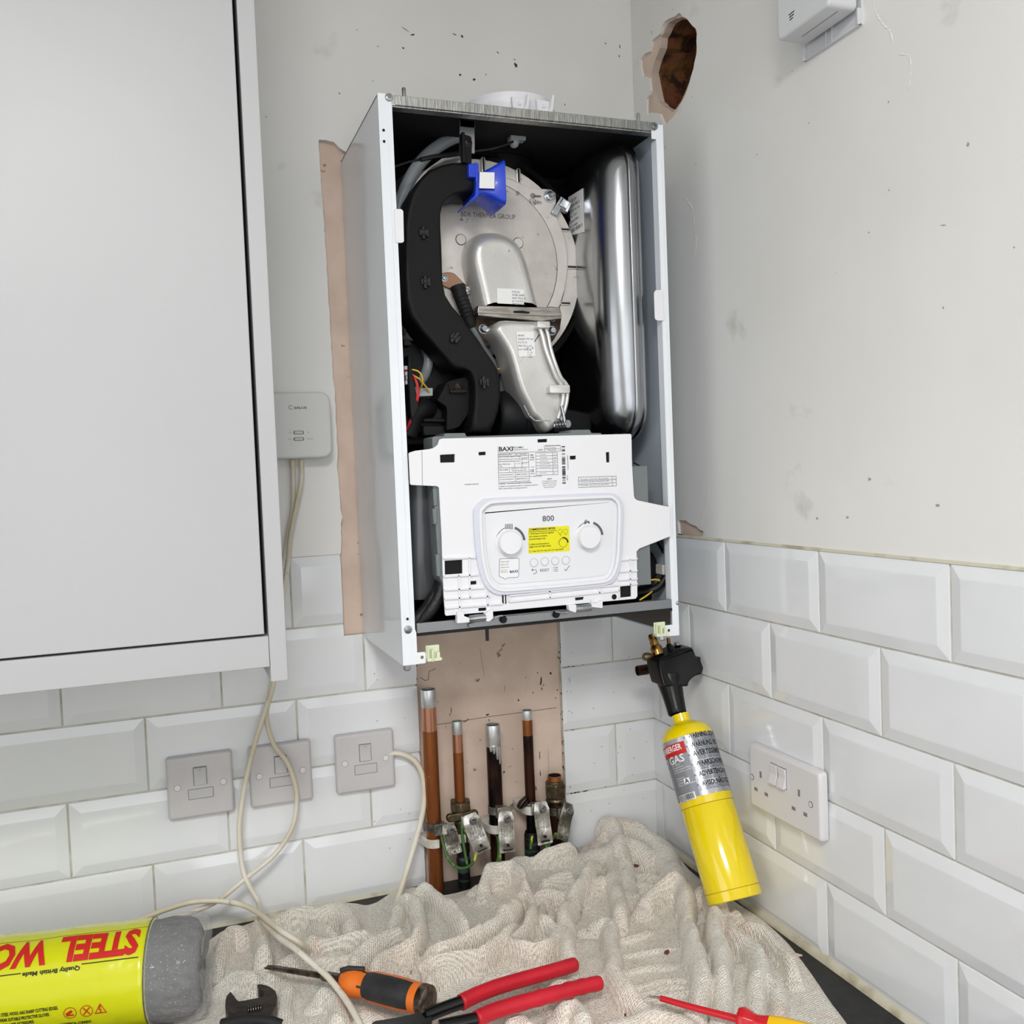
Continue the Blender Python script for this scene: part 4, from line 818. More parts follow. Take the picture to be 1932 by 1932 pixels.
for s in ([(-0.4212,1.4158),(-0.3789,1.4141)],[(-0.4217,1.3932),(-0.3768,1.3921)],[(-0.4218,1.3765),(-0.3695,1.375)],[(-0.4215,1.3654),(-0.3618,1.3639)],[(-0.4214,1.3539),(-0.3458,1.3532)],[(-0.4023,1.3931),(-0.4029,1.3462)],[(-0.3875,1.4145),(-0.3887,1.3748)],[(-0.3887,1.3748),(-0.3887,1.3642)],[(-0.366,1.37),(-0.3659,1.3526)],
  [(-0.3372,1.3618),(-0.3375,1.355)],[(-0.3364,1.3549),(-0.1814,1.3566)],[(-0.2813,1.3641),(-0.281,1.3552)],[(-0.2107,1.3635),(-0.2106,1.3554)],[(-0.3361,1.3625),(-0.1811,1.3642)],[(-0.1798,1.3967),(-0.1531,1.3969)],[(-0.1815,1.3816),(-0.1537,1.3811)],[(-0.1831,1.3705),(-0.1541,1.3703)],[(-0.1643,1.3967),(-0.1652,1.3619)],[(-0.1811,1.3632),(-0.1544,1.3635)],[(-0.1816,1.3632),(-0.1817,1.3469)]): rib(*s)
obj('rib',ribs,'panel_white',cp,smooth=0)
q=[(-0.1885,1.3484),(-0.3427,1.3584)]
for s_ in (circ(*q[0],.0036,18),[(-0.3458,1.3635),(-0.3437,1.3635),(-0.3438,1.3526),(-0.3458,1.3526)],[(-0.3417,1.3636),(-0.3402,1.3636),(-0.3403,1.3523),(-0.3417,1.3522)],[(-0.245,1.3521),(-0.2329,1.3521),(-0.2341,1.3488),(-0.2447,1.3485)]):
    b=BM(); prism(b,s_,PY-.0006,PY-.0002); obj('opening',b,'hole_black',cp,smooth=0,label='small dark opening')
# hinge feet
for s in ([(-0.4072,1.3485),(-0.3984,1.3483),(-0.3983,1.3423),(-0.3912,1.3394),(-0.3918,1.334),(-0.4078,1.3342)],[(-0.3708,1.3433),(-0.3604,1.3482),(-0.3605,1.3366),(-0.3656,1.3327),(-0.3706,1.3336)],[(-0.2569,1.3439),(-0.246,1.3436),(-0.2458,1.3381),(-0.2468,1.3332),(-0.2516,1.3346),(-0.2565,1.3371)],[(-0.2242,1.3488),(-0.2212,1.3421),(-0.2083,1.3462),(-0.2087,1.3359),(-0.2246,1.3387)]):
    b=BM(); prism(b,roundc(s,.001),PY-.006,PY+.003); obj('hinge_foot',b,'panel_white',cp,bev=.0006)
b=BM(); tube(b,[(-0.3914,-0.2505,1.3375),(-0.3793,-0.2505,1.338),(-0.3702,-0.2505,1.3379)],.0048,14); tube(b,[(-0.3705,-0.251,1.3347),(-0.3613,-0.251,1.3348),(-0.3528,-0.2505,1.3375),(-0.3467,-0.2505,1.3377)],.0013,8,3); obj('hinge_pin',b,'zinc',cp); b=BM(); tube(b,[(-0.2464,-0.2505,1.3379),(-0.2359,-0.2505,1.3378),(-0.2249,-0.2505,1.338)],.0048,14); tube(b,[(-0.2749,-0.25,1.3367),(-0.2642,-0.25,1.3338),(-0.2566,-0.25,1.3339)],.0013,8,3)
obj('hinge_pin',b,'zinc',cp)
# grey tray behind
b=BM(); p=[(-0.4268,1.554),(-0.4269,1.5644),(-0.4239,1.5662),(-0.4121,1.5659),(-0.41,1.5697),(-0.384,1.5695),(-0.3826,1.5652),(-0.2417,1.5663),(-0.2383,1.5703),(-0.213,1.5701),(-0.2109,1.5657),(-0.1964,1.5653),(-0.1965,1.5629),(-0.1642,1.5499),(-0.1698,1.4066),(-0.1718,1.3552),(-0.4075,1.355),(-0.4257,1.393),(-0.4263,1.4237),(-0.4284,1.5)]
prism(b,p,-.2,-.2435); box(b,-.4,-.13,-.2435,-.2,1.36,1.52); tr=obj('control_box',b,'mid_grey_plastic',B,bev=.001,label='grey box behind the control panel')
for s_ in ([(-0.4291,1.5019),(-0.4236,1.5021),(-0.4237,1.4808),(-0.4289,1.4801)],[(-0.4292,1.4203),(-0.4236,1.4209),(-0.4233,1.3932),(-0.4288,1.3932)],[(-0.4306,1.4774),(-0.4251,1.4775),(-0.4255,1.4581),(-0.4303,1.4576)]):
    b=BM(); prism(b,s_,-.245,-.235); obj('box_catch',b,'mid_grey_plastic',tr,bev=.001)
# bezel
bo=cr([(-0.3802,1.4673),(-0.3772,1.4764),(-0.3698,1.4841),(-0.3565,1.4869),(-0.3027,1.4867),(-0.2494,1.4867),(-0.1943,1.486),(-0.1821,1.4828),(-0.1741,1.4748),(-0.1721,1.4604),(-0.1745,1.428),(-0.178,1.3956),(-0.1847,1.3757),(-0.1945,1.3671),(-0.2103,1.3646),(-0.2651,1.3642),(-0.3078,1.3641),(-0.3453,1.3646),(-0.3595,1.3685),(-0.3693,1.379),(-0.3756,1.3978),(-0.3794,1.427)],4)
bi=cr([(-0.37,1.4668),(-0.3668,1.4739),(-0.3599,1.479),(-0.3486,1.4807),(-0.303,1.4807),(-0.2496,1.4803),(-0.1968,1.4799),(-0.1868,1.4774),(-0.181,1.4706),(-0.1801,1.4588),(-0.1822,1.4285),(-0.1854,1.3981),(-0.1912,1.3813),(-0.1987,1.3737),(-0.2122,1.3717),(-0.2649,1.371),(-0.3075,1.3712),(-0.3419,1.3716),(-0.3541,1.3749),(-0.3625,1.3843),(-0.3673,1.4011),(-0.37,1.4283)],4)
b=BM(); prism(b,bo,PY,PY-.0045,[bi]); obj('bezel',b,'bezel_clear',cp,smooth=40,bev=.0012,label='pale rounded bezel')
bm2=offs(bi,-.0002)
b=BM(); prism(b,offs(bi,-.0034),PY-.004,PY-.0062,[offs(bi,.0004)]); obj('bezel_lip',b,'panel_white',cp,smooth=40,bev=.0006)
b=BM(); prism(b,offs(bi,.006),PY-.0002,PY-.0010); fa=obj('fascia',b,'panel_face',cp,smooth=40,bev=.0005)
FY=PY-.0010
# knobs
for k,(x,z) in enumerate([(-0.3352,1.43),(-0.2258,1.4303)]):
    b=BM(); lathe(b,[(.0156,0),(.0156,.003),(.0151,.0035),(.0149,.010),(.0141,.0118),(.0,.0119)],(x,FY,z),(0,-1,0),56); lathe(b,[(.0168,0),(.0168,.0012),(.0156,.0014)],(x,FY,z),(0,-1,0),56); obj('knob',b,'panel_white',fa,smooth=40,bev=0)
pr=BM()
def arc(bm,cx,cz,r0,r1,a0,a1,d,n=18):
    vs=[]
    for i in range(n+1):
        t=math.radians(a0+(a1-a0)*i/n); vs.append((bm.verts.new((cx+r0*math.cos(t),d,cz+r0*math.sin(t))),bm.verts.new((cx+r1*math.cos(t),d,cz+r1*math.sin(t)))))
    for i in range(n): bm.faces.new((vs[i][0],vs[i][1],vs[i+1][1],vs[i+1][0]))
IY=FY-.0003
for (x,z) in [(-0.3318,1.4301),(-0.2219,1.4303)]:
    arc(pr,x,z,.0173,.0204,4,70,IY); arc(pr,x,z,.0192,.0200,110,178,IY)
def rct(bm,x0,x1,z0,z1,d=IY,mi=0): prism(bm,[(x0,z0),(x1,z0),(x1,z1),(x0,z1)],d,d,mi=mi)
x,z=[(-0.3331,1.4497)][0]
for i in range(6): rct(pr,x-.005+i*.0018,x-.0041+i*.0018,z-.0036,z+.0036)
x,z=[(-0.2242,1.4495)][0]
rct(pr,x-.0042,x+.003,z-.0007,z+.0014); rct(pr,x-.0042,x-.0014,z-.0028,z-.0007); rct(pr,x-.0035,x,z+.0021,z+.003); rct(pr,x+.0014,x+.0035,z-.0021,z-.0003)
q=[(-0.2789,1.4576),(-0.2866,1.3913),(-0.3008,1.3912),(-0.2716,1.3912),(-0.2554,1.391)]
text(pr,'800',(q[0][0],IY,q[0][1]),X,Z,.0074,.0163,bold=.015)
text(pr,'RESET',(q[1][0],IY,q[1][1]),X,Z,.0036,.0126)
x,z=q[2]; 
arc(pr,x+.0005,z-.001,.0022,.0028,-90,90,IY,10); rct(pr,x-.0025,x+.0006,z+.0012,z+.0018); rct(pr,x-.002,x+.0006,z-.0038,z-.0032); prism(pr,[(x-.004,z+.0015),(x-.0021,z+.0034),(x-.0021,z-.0004)],IY,IY)
x,z=q[3]
for k in (-1,0,1): rct(pr,x-.0018,x+.0035,z+k*.0022-.0003,z+k*.0022+.0003); rct(pr,x-.0034,x-.0027,z+k*.0022-.0003,z+k*.0022+.0003)
x,z=q[4]; line(pr,[(x-.0036,z-.0004),(x-.0014,z-.0028),(x+.0036,z+.0036)],.0007,IY)
obj('printing',pr,'ink_grey',fa,smooth=-1)
for (x,z) in [(-0.301,1.4018),(-0.2861,1.4022),(-0.2716,1.4019),(-0.2567,1.4017)]:
    b=BM(); lathe(b,[(.0057,0),(.0057,.0002),(.0052,.0003),(.0052,.0)],(x,FY-.0001,z),(0,-1,0),32); lathe(b,[(.0050,0),(.0048,.0008),(.0,.0009)],(x,FY,z),(0,-1,0),32); 
    o=obj('button',b,'panel_face',fa)
    b=BM(); lathe(b,[(.0056,.0003),(.0052,.0003)],(x,FY-.0001,z),(0,-1,0),32); obj('button_outline',b,'button_line',o,smooth=0)
# yellow sticker
ys=[(-0.3069,1.4466),(-0.2501,1.4463),(-0.2504,1.4136),(-0.3077,1.4137)]; b=BM(); prism(b,roundc(ys,.002),FY,FY-.0003); yk=obj('mode_sticker',b,'sticker_yellow',fa,smooth=0,label='yellow commissioning sticker')
b=BM(); SY=FY-.0005
q=[(-0.3062,1.4444),(-0.3064,1.4391),(-0.3065,1.4356),(-0.3067,1.4323),(-0.3069,1.4256),(-0.3071,1.4225),(-0.3073,1.4166),(-0.2695,1.4423)]
Wd=lambda a: a*560/1932/1405
for (p,s,wd) in zip(q,['COMMISSIONING MODE:','1. Hold these 2 buttons together','and release to activate','commissioning mode.','2. Adjust potentiometer to','toggle Low and High setting.','3. L = low CH / H = max CH / H = max DHW'],[178,168,122,112,136,148,232]):
    text(b,s,(p[0],SY,p[1]),X,Z,.0028 if s[0]=='C' else .0021,Wd(wd),align='L',bold=.025 if s[0]=='C' else .012)
line(b,[(-0.3067,1.4415),(-0.268,1.441)],.0005,SY)
for (x,z) in [(-0.2631,1.4397),(-0.2552,1.4393)]: arc(b,x,z,.0028,.0031,0,360,SY)
x,z=[(-0.2594,1.4246)][0]; arc(b,x,z,.0054,.0058,0,360,SY); arc(b,x,z,.0060,.0076,0,80,SY); arc(b,x,z,.0066,.0069,100,185,SY); rct(b,x-.0015,x+.0015,z+.0064,z+.0075,SY)
x,z=[(-0.2633,1.4348)][0]; arc(b,x,z,.0008,.0012,-90,90,SY); rct(b,x-.0016,x,z+.0008,z+.0012,SY); rct(b,x+.0062,x+.0092,z,z+.0004,SY)
obj('printing',b,'ink',yk,smooth=-1)
# speech bubble sticker
ss=[(-0.3463,1.4097),(-0.3223,1.4088),(-0.3211,1.4075),(-0.323,1.3865),(-0.3241,1.385),(-0.3378,1.3855),(-0.3408,1.3836),(-0.3436,1.3861),(-0.3473,1.3872),(-0.3484,1.3888),(-0.3472,1.4084)]
b=BM(); prism(b,offs(ss,-.0006) ,FY,FY-.0002); prism(b,ss,FY-.0002,FY-.0003,mi=1); sb=obj('scan_sticker',b,['ink_grey','sticker_white'],fa,smooth=0,label='white speech bubble sticker')
b=BM(); q=[(-0.3458,1.406),(-0.346,1.4025),(-0.3461,1.399),(-0.3463,1.3953),(-0.3464,1.393),(-0.329,1.3927)]
for p,s,wd in zip(q[:5],['Scan and','learn all','about me.','Service by','BAXI genius'],[52,46,54,44,44]): text(b,s,(p[0],SY,p[1]),X,Z,.0018 if wd>45 else .0014,Wd(wd),align='L')
obj('printing',b,'ink_grey',sb,smooth=-1)
b=BM(); text(b,'BAXI',(q[5][0],SY,q[5][1]),X,Z,.0031,Wd(52),bold=.03); obj('logo',b,'ink_blue',sb,smooth=-1)
# rating plate printing directly on the panel
b=BM(); RY=PY-.0004
def T(cx,cy,s,wpx,hpx=9,bold=0,al='L'):
    pass
RP=[('BAXI',[(-0.3419,1.5482)][0],330,8.4,.022),('830 COMBI 2',[(-0.323,1.5495)][0],255,3.2,.01),('CONDENSING COMBI BOILER',[(-0.3232,1.5466)][0],355,1.9,0),('G20/25',[(-0.2893,1.5456)][0],118,2.6,.01),
('Appliance No. 7814992',[(-0.2787,1.5503)][0],360,2.1,0),('IC Ref. 47-077-86',[(-0.2788,1.5475)][0],260,2.0,0),('Made in Gr.BR.',[(-0.275,1.5449)][0],190,2.0,0),
('ELECTRICAL SUPPLY',[(-0.3426,1.5409)][0],320,2.2,0),('230V ~ 50Hz 80W',[(-0.3211,1.5405)][0],290,2.2,0),('MAX WATER TEMP C.H. 80C',[(-0.3428,1.5379)][0],540,2.2,0),('FUSE RATING EXT. 3A FUSE',[(-0.3429,1.5349)][0],530,2.2,0),('IPX5D',[(-0.3113,1.5345)][0],130,2.2,0),
('MAX WORKING PRESSURE CLASS 2',[(-0.343,1.5322)][0],520,2.2,0),('MAX PRESS (bar)',[(-0.3432,1.5289)][0],285,2.2,0),('1.3  3.0',[(-0.3207,1.529)][0],120,2.0,0),('8  1.1',[(-0.3115,1.5288)][0],110,2.2,0),('TYPE',[(-0.3433,1.5263)][0],85,2.0,0),('CAT II 2H3P',[(-0.3429,1.5218)][0],215,3,0),
('G20/G31 2 - 37 mbar',[(-0.3268,1.523)][0],380,2.1,0),('SEALED OR OPEN FLUE',[(-0.3258,1.5203)][0],360,2.1,0),('NET SEAS. EFFICIENCY',[(-0.3426,1.5154)][0],345,2.1,0),('GB/IE 32 Z1921-1',[(-0.3199,1.5154)][0],285,2.6,0),('NO SEAS. EFFICIENCY',[(-0.3426,1.5097)][0],345,2.1,0),('GB/47/TB Z1921-2',[(-0.3202,1.5097)][0],290,2.6,0),
('WARNING : THIS APPLIANCE MUST BE EARTHED',[(-0.3445,1.5044)][0],800,2.5,.01),('This appliance is only intended for installation in a ventilated space. Read user',[(-0.3446,1.5011)][0],960,2.1,.008),('before opening. Refer to wiring instructions.',[(-0.3447,1.4983)][0],700,2.1,.008),
('UK',[(-0.3001,1.5393)][0],80,3.0,.02),('CA',[(-0.2999,1.5363)][0],90,3.0,.02),('0086/22',[(-0.301,1.5333)][0],120,2.0,0),('CE',[(-0.3008,1.5193)][0],90,4.6,.02),('0085/22',[(-0.3011,1.5156)][0],118,2.0,0),('Pin. 0085CU0089',[(-0.3016,1.5121)][0],295,2.0,0),
('Q nominal',[(-0.2868,1.5395)][0],140,1.9,0),('Qmax (DHW)',[(-0.287,1.5355)][0],175,1.9,0),('nominal output',[(-0.2872,1.5315)][0],195,1.9,0),('Qn.nom/min 80/60',[(-0.2873,1.5276)][0],245,1.9,0),('Flow rate l/min dT30',[(-0.2875,1.5236)][0],275,1.9,0),('Flow Water',[(-0.2878,1.5159)][0],170,1.9,0),
('31.0',[(-0.2675,1.5391)][0],70,2,0),('30.7',[(-0.2676,1.5351)][0],70,2,0),('30.0',[(-0.2678,1.5312)][0],70,2,0),('32.',[(-0.2677,1.5272)][0],50,2,0),('12.1',[(-0.2678,1.5233)][0],70,2,0),('5.',[(-0.2678,1.5155)][0],35,2,0),
('BAXI',[(-0.2776,1.5081)][0],105,2.4,.02),('A Trading Division of Baxi',[(-0.2857,1.5053)][0],380,2.0,0),('Heating UK Ltd, Brooks',[(-0.2847,1.5028)][0],345,2.0,0),('House, Coventry Road',[(-0.2845,1.5002)][0],335,2.0,0),('Warwick CV34 4LL',[(-0.2832,1.4975)][0],270,2.0,0)]
for s,p,wpx,h,bo_ in RP: text(b,s,(p[0],RY,p[1]),X,Z,h/1000*.66,wpx*150/1932/1390,align='L',bold=bo_)
for seg in ([(-0.3429,1.5511),(-0.3432,1.5436),(-0.2805,1.543),(-0.2575,1.5432)],[(-0.2801,1.5507),(-0.2578,1.5506),(-0.2578,1.5432)],[(-0.2801,1.5507),(-0.2802,1.5433)],[(-0.28,1.5462),(-0.2577,1.5461)],[(-0.3433,1.542),(-0.3023,1.5418),(-0.3026,1.5065),(-0.3441,1.5063),(-0.3433,1.542)],[(-0.3433,1.5392),(-0.3023,1.5387)],[(-0.3118,1.5361),(-0.3024,1.5361)],[(-0.3118,1.5361),(-0.312,1.5246)],[(-0.3218,1.5302),(-0.3218,1.5245)],[(-0.312,1.5301),(-0.3025,1.5302)],[(-0.3439,1.5245),(-0.3026,1.5243)],[(-0.3291,1.5244),(-0.3293,1.5182)],[(-0.3439,1.5182),(-0.3026,1.518)],[(-0.344,1.5125),(-0.3027,1.5125)],[(-0.3214,1.5182),(-0.3215,1.5064)],
  [(-0.2924,1.5417),(-0.2625,1.5415),(-0.2628,1.5131),(-0.2928,1.5133),(-0.2924,1.5417)],[(-0.2691,1.5415),(-0.2694,1.5131)],[(-0.2925,1.5378),(-0.2625,1.5376)],[(-0.2925,1.5337),(-0.2625,1.5335)],[(-0.2925,1.5294),(-0.2626,1.5292)],[(-0.2925,1.5254),(-0.2626,1.5252)],[(-0.2926,1.5219),(-0.2627,1.5215)],[(-0.2926,1.5177),(-0.2627,1.5174)],[(-0.2997,1.524),(-0.2951,1.5239)]): line(b,seg,.00035 if len(seg)>1 else 1,RY)
bc=[(-0.2561,1.5505),(-0.2569,1.5007)]
n_=44
for i in range(n_):
    t=i/n_; x0=bc[0][0]+(bc[1][0]-bc[0][0])*t; z0=bc[0][1]+(bc[1][1]-bc[0][1])*t
    if random.random()<.72: rct(b,x0,x0+.0047,z0-random.choice([.0004,.0007,.0009]),z0,RY)
q=[(-0.2483,1.5397),(-0.2497,1.5036)]
text(b,'TH0224031029MAC',((q[0][0]+.0,RY,(q[0][1]*.68+q[1][1]*.32))),Z,-X,.0014,.0195); text(b,'SER No.',(q[1][0],RY,q[1][1]*.86+q[0][1]*.14),Z,-X,.0014,.007)
# small QR text caption and right-hand table
p=[(-0.3799,1.5054)][0]; text(b,'SD8781H8N22',(p[0],RY,p[1]),X,Z,.0014,Wd(88))
for seg in ([(-0.234,1.5084),(-0.1796,1.5079),(-0.1795,1.4949),(-0.2339,1.4952),(-0.234,1.5084)],[(-0.234,1.5038),(-0.1796,1.5034)],[(-0.234,1.4994),(-0.1795,1.4992)],[(-0.1857,1.5079),(-0.1855,1.4949)]): line(b,seg,.0004,RY)
for p,s in zip([(-0.2315,1.5055),(-0.2312,1.5021),(-0.2312,1.4977)],['This boiler is set for Nat. Gas only (G20)','This boiler has been converted for LPG','This boiler was set for use with (G31)']): text(b,s,(p[0],RY,p[1]),X,Z,.0015,Wd(198),align='L')
text(b,'x',([(-0.1824,1.5051)][0][0],RY,[(-0.1824,1.5051)][0][1]),X,Z,.002)
obj('printing',b,'ink',cp,smooth=-1)
b=BM(); q=[(-0.4418,1.5485),(-0.4429,1.5063)]; line(b,q,.0005,PY-.0003); obj('mould_line',b,'mid_grey_plastic',cp,smooth=0)
# return wings towards the casing sides
# ---------------- copper pipes ----------------
def pipe(label,x,y,r,zt,zc,mats,collar=True,tilt=0):
    """zt top, zc bottom of the tinned end"""
    t=thing('copper_pipe',label,'pipe',(x,y,.86),'cut copper pipes rising behind the dust sheet')
    b=BM(); lathe(b,[(r*.86,zt-.03),(r*.86,zt),(r,zt),(r,zc)] if mats[0] is None else [(r,zc),(r,mats[2])],(x,y,0),(tilt,0,1),28)
    if mats[0] is None: lathe(b,[(r,zc),(r,.862)],(x,y,0),(tilt,0,1),28)
    else: lathe(b,[(r,mats[2]),(r,mats[2])],(x,y,0),(tilt,0,1),28)
    obj('clean_length',b,mats[0] or 'copper',t,label='bright copper length')
    b=BM(); lathe(b,[(r*1.0,mats[2]),(r*1.003,mats[2]-.004),(r*1.003,.862)],(x,y,0),(tilt,0,1),28); obj('pipe_body',b,mats[1],t)
    if collar:
        rr=r*1.03
        b=BM(); lathe(b,[(r*.3,zt-.05),(r*.86,zt-.05),(r*.86,zt-.0005),(rr*.97,zt),(rr,zt-.0008),(rr,zc+.001),(r,zc)],(x,y,0),(tilt,0,1),28); obj('tinned_end',b,'solder',t,label='silver tinned open end')
        b=BM(); lathe(b,[(r*.85,zt-.045),(r*.85,zt-.004)],(x,y,0),(tilt,0,1),24); lathe(b,[(0,zt-.045),(r*.85,zt-.045)],(x,y,0),(tilt,0,1),24); obj('bore',b,'hole_black',t,label='dark open bore')
    return t
p1=pipe('22 mm copper pipe, tallest and leftmost of the five, with a bright silver end',-.3905,-.03,.011,1.2045,1.178,('copper','copper_old',1.143))
p2=pipe('thin copper pipe with silver end rising out of a brass nut beside the tallest pipe',-.3485,-.03,.0077,1.1515,1.132,('copper','copper_old',1.105))
p3=pipe('scorched copper pipe with solder runs on its end, middle of the five',-.2925,-.03,.011,1.139,1.106,('copper_burnt','copper_burnt',1.09))
b=BM()
for dx,z0,z1,w_ in ((-.003,1.108,1.097,.003),(.002,1.108,1.088,.0035),(.006,1.108,1.080,.0028),(-.007,1.108,1.100,.003)):
    tube(b,[(-.2925+dx,-.03-math.sqrt(max(.0112**2-dx*dx,0)),z0),(-.2925+dx,-.0302-math.sqrt(max(.0112**2-dx*dx,0)),(z0+z1)/2),(-.2925+dx,-.03-math.sqrt(max(.0112**2-dx*dx,0)),z1)],[w_,w_*.8,w_*.4],10)
obj('solder_run',b,'solder',p3)
p4=pipe('thin dark burnt copper pipe with silver tip, between the scorched pipe and the capped one',-.236,-.03,.0078,1.1535,1.139,('copper_old','copper_burnt',1.115))
t=thing('copper_pipe','shortest copper pipe with a large brass compression nut on its open end','pipe',(-.195,-.03,.86),'cut copper pipes rising behind the dust sheet')
p5=t; px5=-.1945
b=BM(); lathe(b,[(.0095,1.03),(.0095,1.046),(.0112,1.046),(.0115,1.036)],(px5,-.03,0),(0,0,1),28); obj('pipe_end',b,'copper_old',t)
b=BM(); lathe(b,[(.0094,1.005),(.0094,1.0455)],(px5,-.03,0),(0,0,1),24); lathe(b,[(0,1.01),(.0094,1.01)],(px5,-.03,0),(0,0,1),24); obj('bore',b,'hole_black',t)
b=BM(); lathe(b,[(.0115,1.037),(.0135,1.0365),(.0165,1.034),(.0165,1.012),(.0145,1.0105),(.0145,1.0085)],(px5,-.03,0),(0,0,1),6,xr=(1,.25,0)); lathe(b,[(.0115,1.0385),(.0138,1.0375),(.0138,1.035)],(px5,-.03,0),(0,0,1),28); lathe(b,[(.014,1.011),(.0152,1.009),(.0152,1.0065),(.013,1.005)],(px5,-.03,0),(0,0,1),28); obj('compression_nut',b,'brass_old',t,bev=.0008)
b=BM(); lathe(b,[(.0125,1.006),(.0125,.862)],(px5,-.03,0),(0,0,1),28); obj('pipe_body',b,'copper_burnt',t)
# valves behind clamps on pipe 2 and 4
b=BM(); lathe(b,[(.0085,1.0315),(.0165,1.031),(.0165,1.0175),(.0145,1.0165),(.010,1.016)],(-.3485,-.03,0),(0,0,1),6,xr=(1,.3,0)); obj('brass_nut',b,'brass_old',p2,bev=.001)
b=BM(); lathe(b,[(.012,1.0165),(.0115,1.01),(.009,.99),(.0085,.94)],(-.3485,-.03,0),(0,0,1),20); pillow(b,rrect(-.373,-.324,1.0045,1.0165,.005),-.034,-.042,.002,3); obj('valve_wing',b,'brass_old',p2,bev=.001)
b=BM(); lathe(b,[(.0095,.965),(.0105,.962),(.0105,.953),(.0095,.951),(.0095,.946),(.0105,.944),(.0105,.935),(.0092,.93),(.0092,.862)],(-.3475,-.031,0),(0,0,1),24); obj('lower_fitting',b,'verdigris',p2)
b=BM(); pillow(b,[tuple(p) for p in roundc([(-0.2588,1.0078),(-0.2549,1.0154),(-0.2446,1.0219),(-0.2425,1.0188),(-0.2444,1.0096),(-0.2532,1.0053),(-0.2582,1.0057)],.002)],-.03,-.04,.002,3); obj('valve_lever',b,'dark_steel',p4)
b=BM(); lathe(b,[(.0105,.965),(.012,.96),(.012,.93),(.0105,.862)],(-.236,-.03,0),(0,0,1),20); obj('lower_fitting',b,'verdigris',p4)
# wall clips
def wclip(label,x,z,r,par=None):
    b=BM(); R1=r+.0045
    pts=[(x-R1-.004,.006),(x-R1-.004,-.012)]+[(x-R1*math.cos(math.radians(a)),-.03-R1*math.sin(math.radians(a))) for a in range(0,120,15)]
    inn=[(x-(r+.0006)*math.cos(math.radians(a)),-.03-(r+.0006)*math.sin(math.radians(a))) for a in range(105,-15,-15)]+[(x-r+.004,-.014),(x+r+.002,-.012),(x+r+.002,.006)]
    prism(b,pts+inn,z-.0065,z+.0065,ax='Z')
    return tag(obj('pipe_clip',b,'clip_white',bev=.0012),label,'clip','white plastic pipe clips')
wclip('white plastic wall clip low on the tallest left copper pipe',-.3905,.977,.011)
wclip('white plastic wall clip on the thin pipe behind the second tag',-.3485,.977,.0092)
wclip('white plastic wall clip on the scorched middle pipe',-.2925,.9815,.011)
wclip('white plastic wall clip on the thin dark burnt pipe',-.236,1.0,.0078)

# earth clamps
def clamp(label,px,r,zb,tx,tz,rot,tl,tw,mtl,holes=True,tail=0,bend=.12,boxr=True):
    t=thing('earth_clamp',label,'clamp',(px,-.03,zb),'metal earth bonding clamps with printed tags')
    b=BM()
    for k in range(2): lathe(b,[(r+.0006,zb-.006),(r+.0012,zb-.006),(r+.0012,zb+.006),(r+.0006,zb+.006)],(px,-.03,0),(0,0,1),28)
    box(b,px-.0085+boxr*.004,px+.0085+boxr*.004,-.03-r-.010,-.03-r+.001,zb-.0085,zb+.0085)
    obj('band',b,mtl,t,bev=.0006)
    b=BM(); M=Matrix.Translation((tx,-.03-r-.0125,tz))@Matrix.Rotation(math.radians(-rot),4,'Y')@Matrix.Rotation(math.radians(-8),4,'X')
    n=10; hw=tw/2; prev=None
    # tag strip hanging down, gently bent
    ol=roundc([(-hw,-tl),(hw,-tl),(hw,-.004),(hw*.75,.006),(-hw*.75,.008),(-hw,-.004)],.002)
    hs=[circ(0,-tl+.0115,.0021,14),rrect(-hw*.6,hw*.6,-tl+.0038,-tl+.0056,.0006,2)] if holes else [circ(0,-tl+.004,.0016,12)]
    prism(b,ol,0,-.0007,hs)
    bmesh.ops.subdivide_edges(b,edges=[e for e in b.edges if e.calc_length()>.006],cuts=3,use_grid_fill=False)
    bmesh.ops.triangulate(b,faces=b.faces[:])
    for v in b.verts:
        q=v.co; q.y+= .0012*math.sin(q.z*210)+.0009*math.sin(q.x*300+q.z*90); v.co=M@q
    tg=obj('tag',b,mtl,t,smooth=25,label='crumpled metal tag with embossed words')
    if holes:
        b=BM()
        for pts_ in (circ(0,-tl+.0115,.0023,14),rrect(-hw*.58,hw*.58,-tl+.0038,-tl+.0055,.0006,2)):
            vs=[b.verts.new(M@Vector((p_[0],-.0040,p_[1]))) for p_ in pts_]; b.faces.new(vs)
        obj('tag_hole',b,'hole_black',tg,smooth=0)
    b=BM()
    U_=M.to_3x3()@X; V_=M.to_3x3()@Z; 
    for k,s in enumerate(['SAFETY','ELECTRICAL','CONNECTION','DO NOT','REMOVE']):
        q=M@Vector(((k-2)*tw*.17,-.0033,-tl*.43))
        text(b,s,q+V_*tl*.06,-V_,U_,tw*.1,tl*.42,bold=.01)
    obj('embossed_text',b,'tag_dull' if mtl=='tag_metal' else 'dark_steel',tg,smooth=-1)
    b=BM(); q=M@Vector((.0015,-.002,-.004)); lathe(b,[(.0062,0),(.0062,.001),(.0045,.0015),(.0045,.004),(.0038,.005),(0,.005)],q,(.1,-1,-.1),14); obj('screw',b,'zinc',t)
    if tail:
        b=BM(); prism(b,[(px+tail,-.03-r-.004),(px+tail*2.6,-.028),(px+tail*2.6+.001,-.029),(px+tail,-.03-r-.006)],zb-.005,zb+.005,ax='Z'); obj('strap_tail',b,mtl,t)
    return t
clamp('earth clamp on the tallest left pipe, its wrinkled tag hanging right',-.3905,.011,1.0,-.3745,1.001,10,.038,.022,'tag_dull',False)
clamp('earth clamp with a tilted holed tag on the thin pipe under the brass nut',-.3485,.009,1.004,-.3395,1.009,16,.053,.0265,'tag_metal')
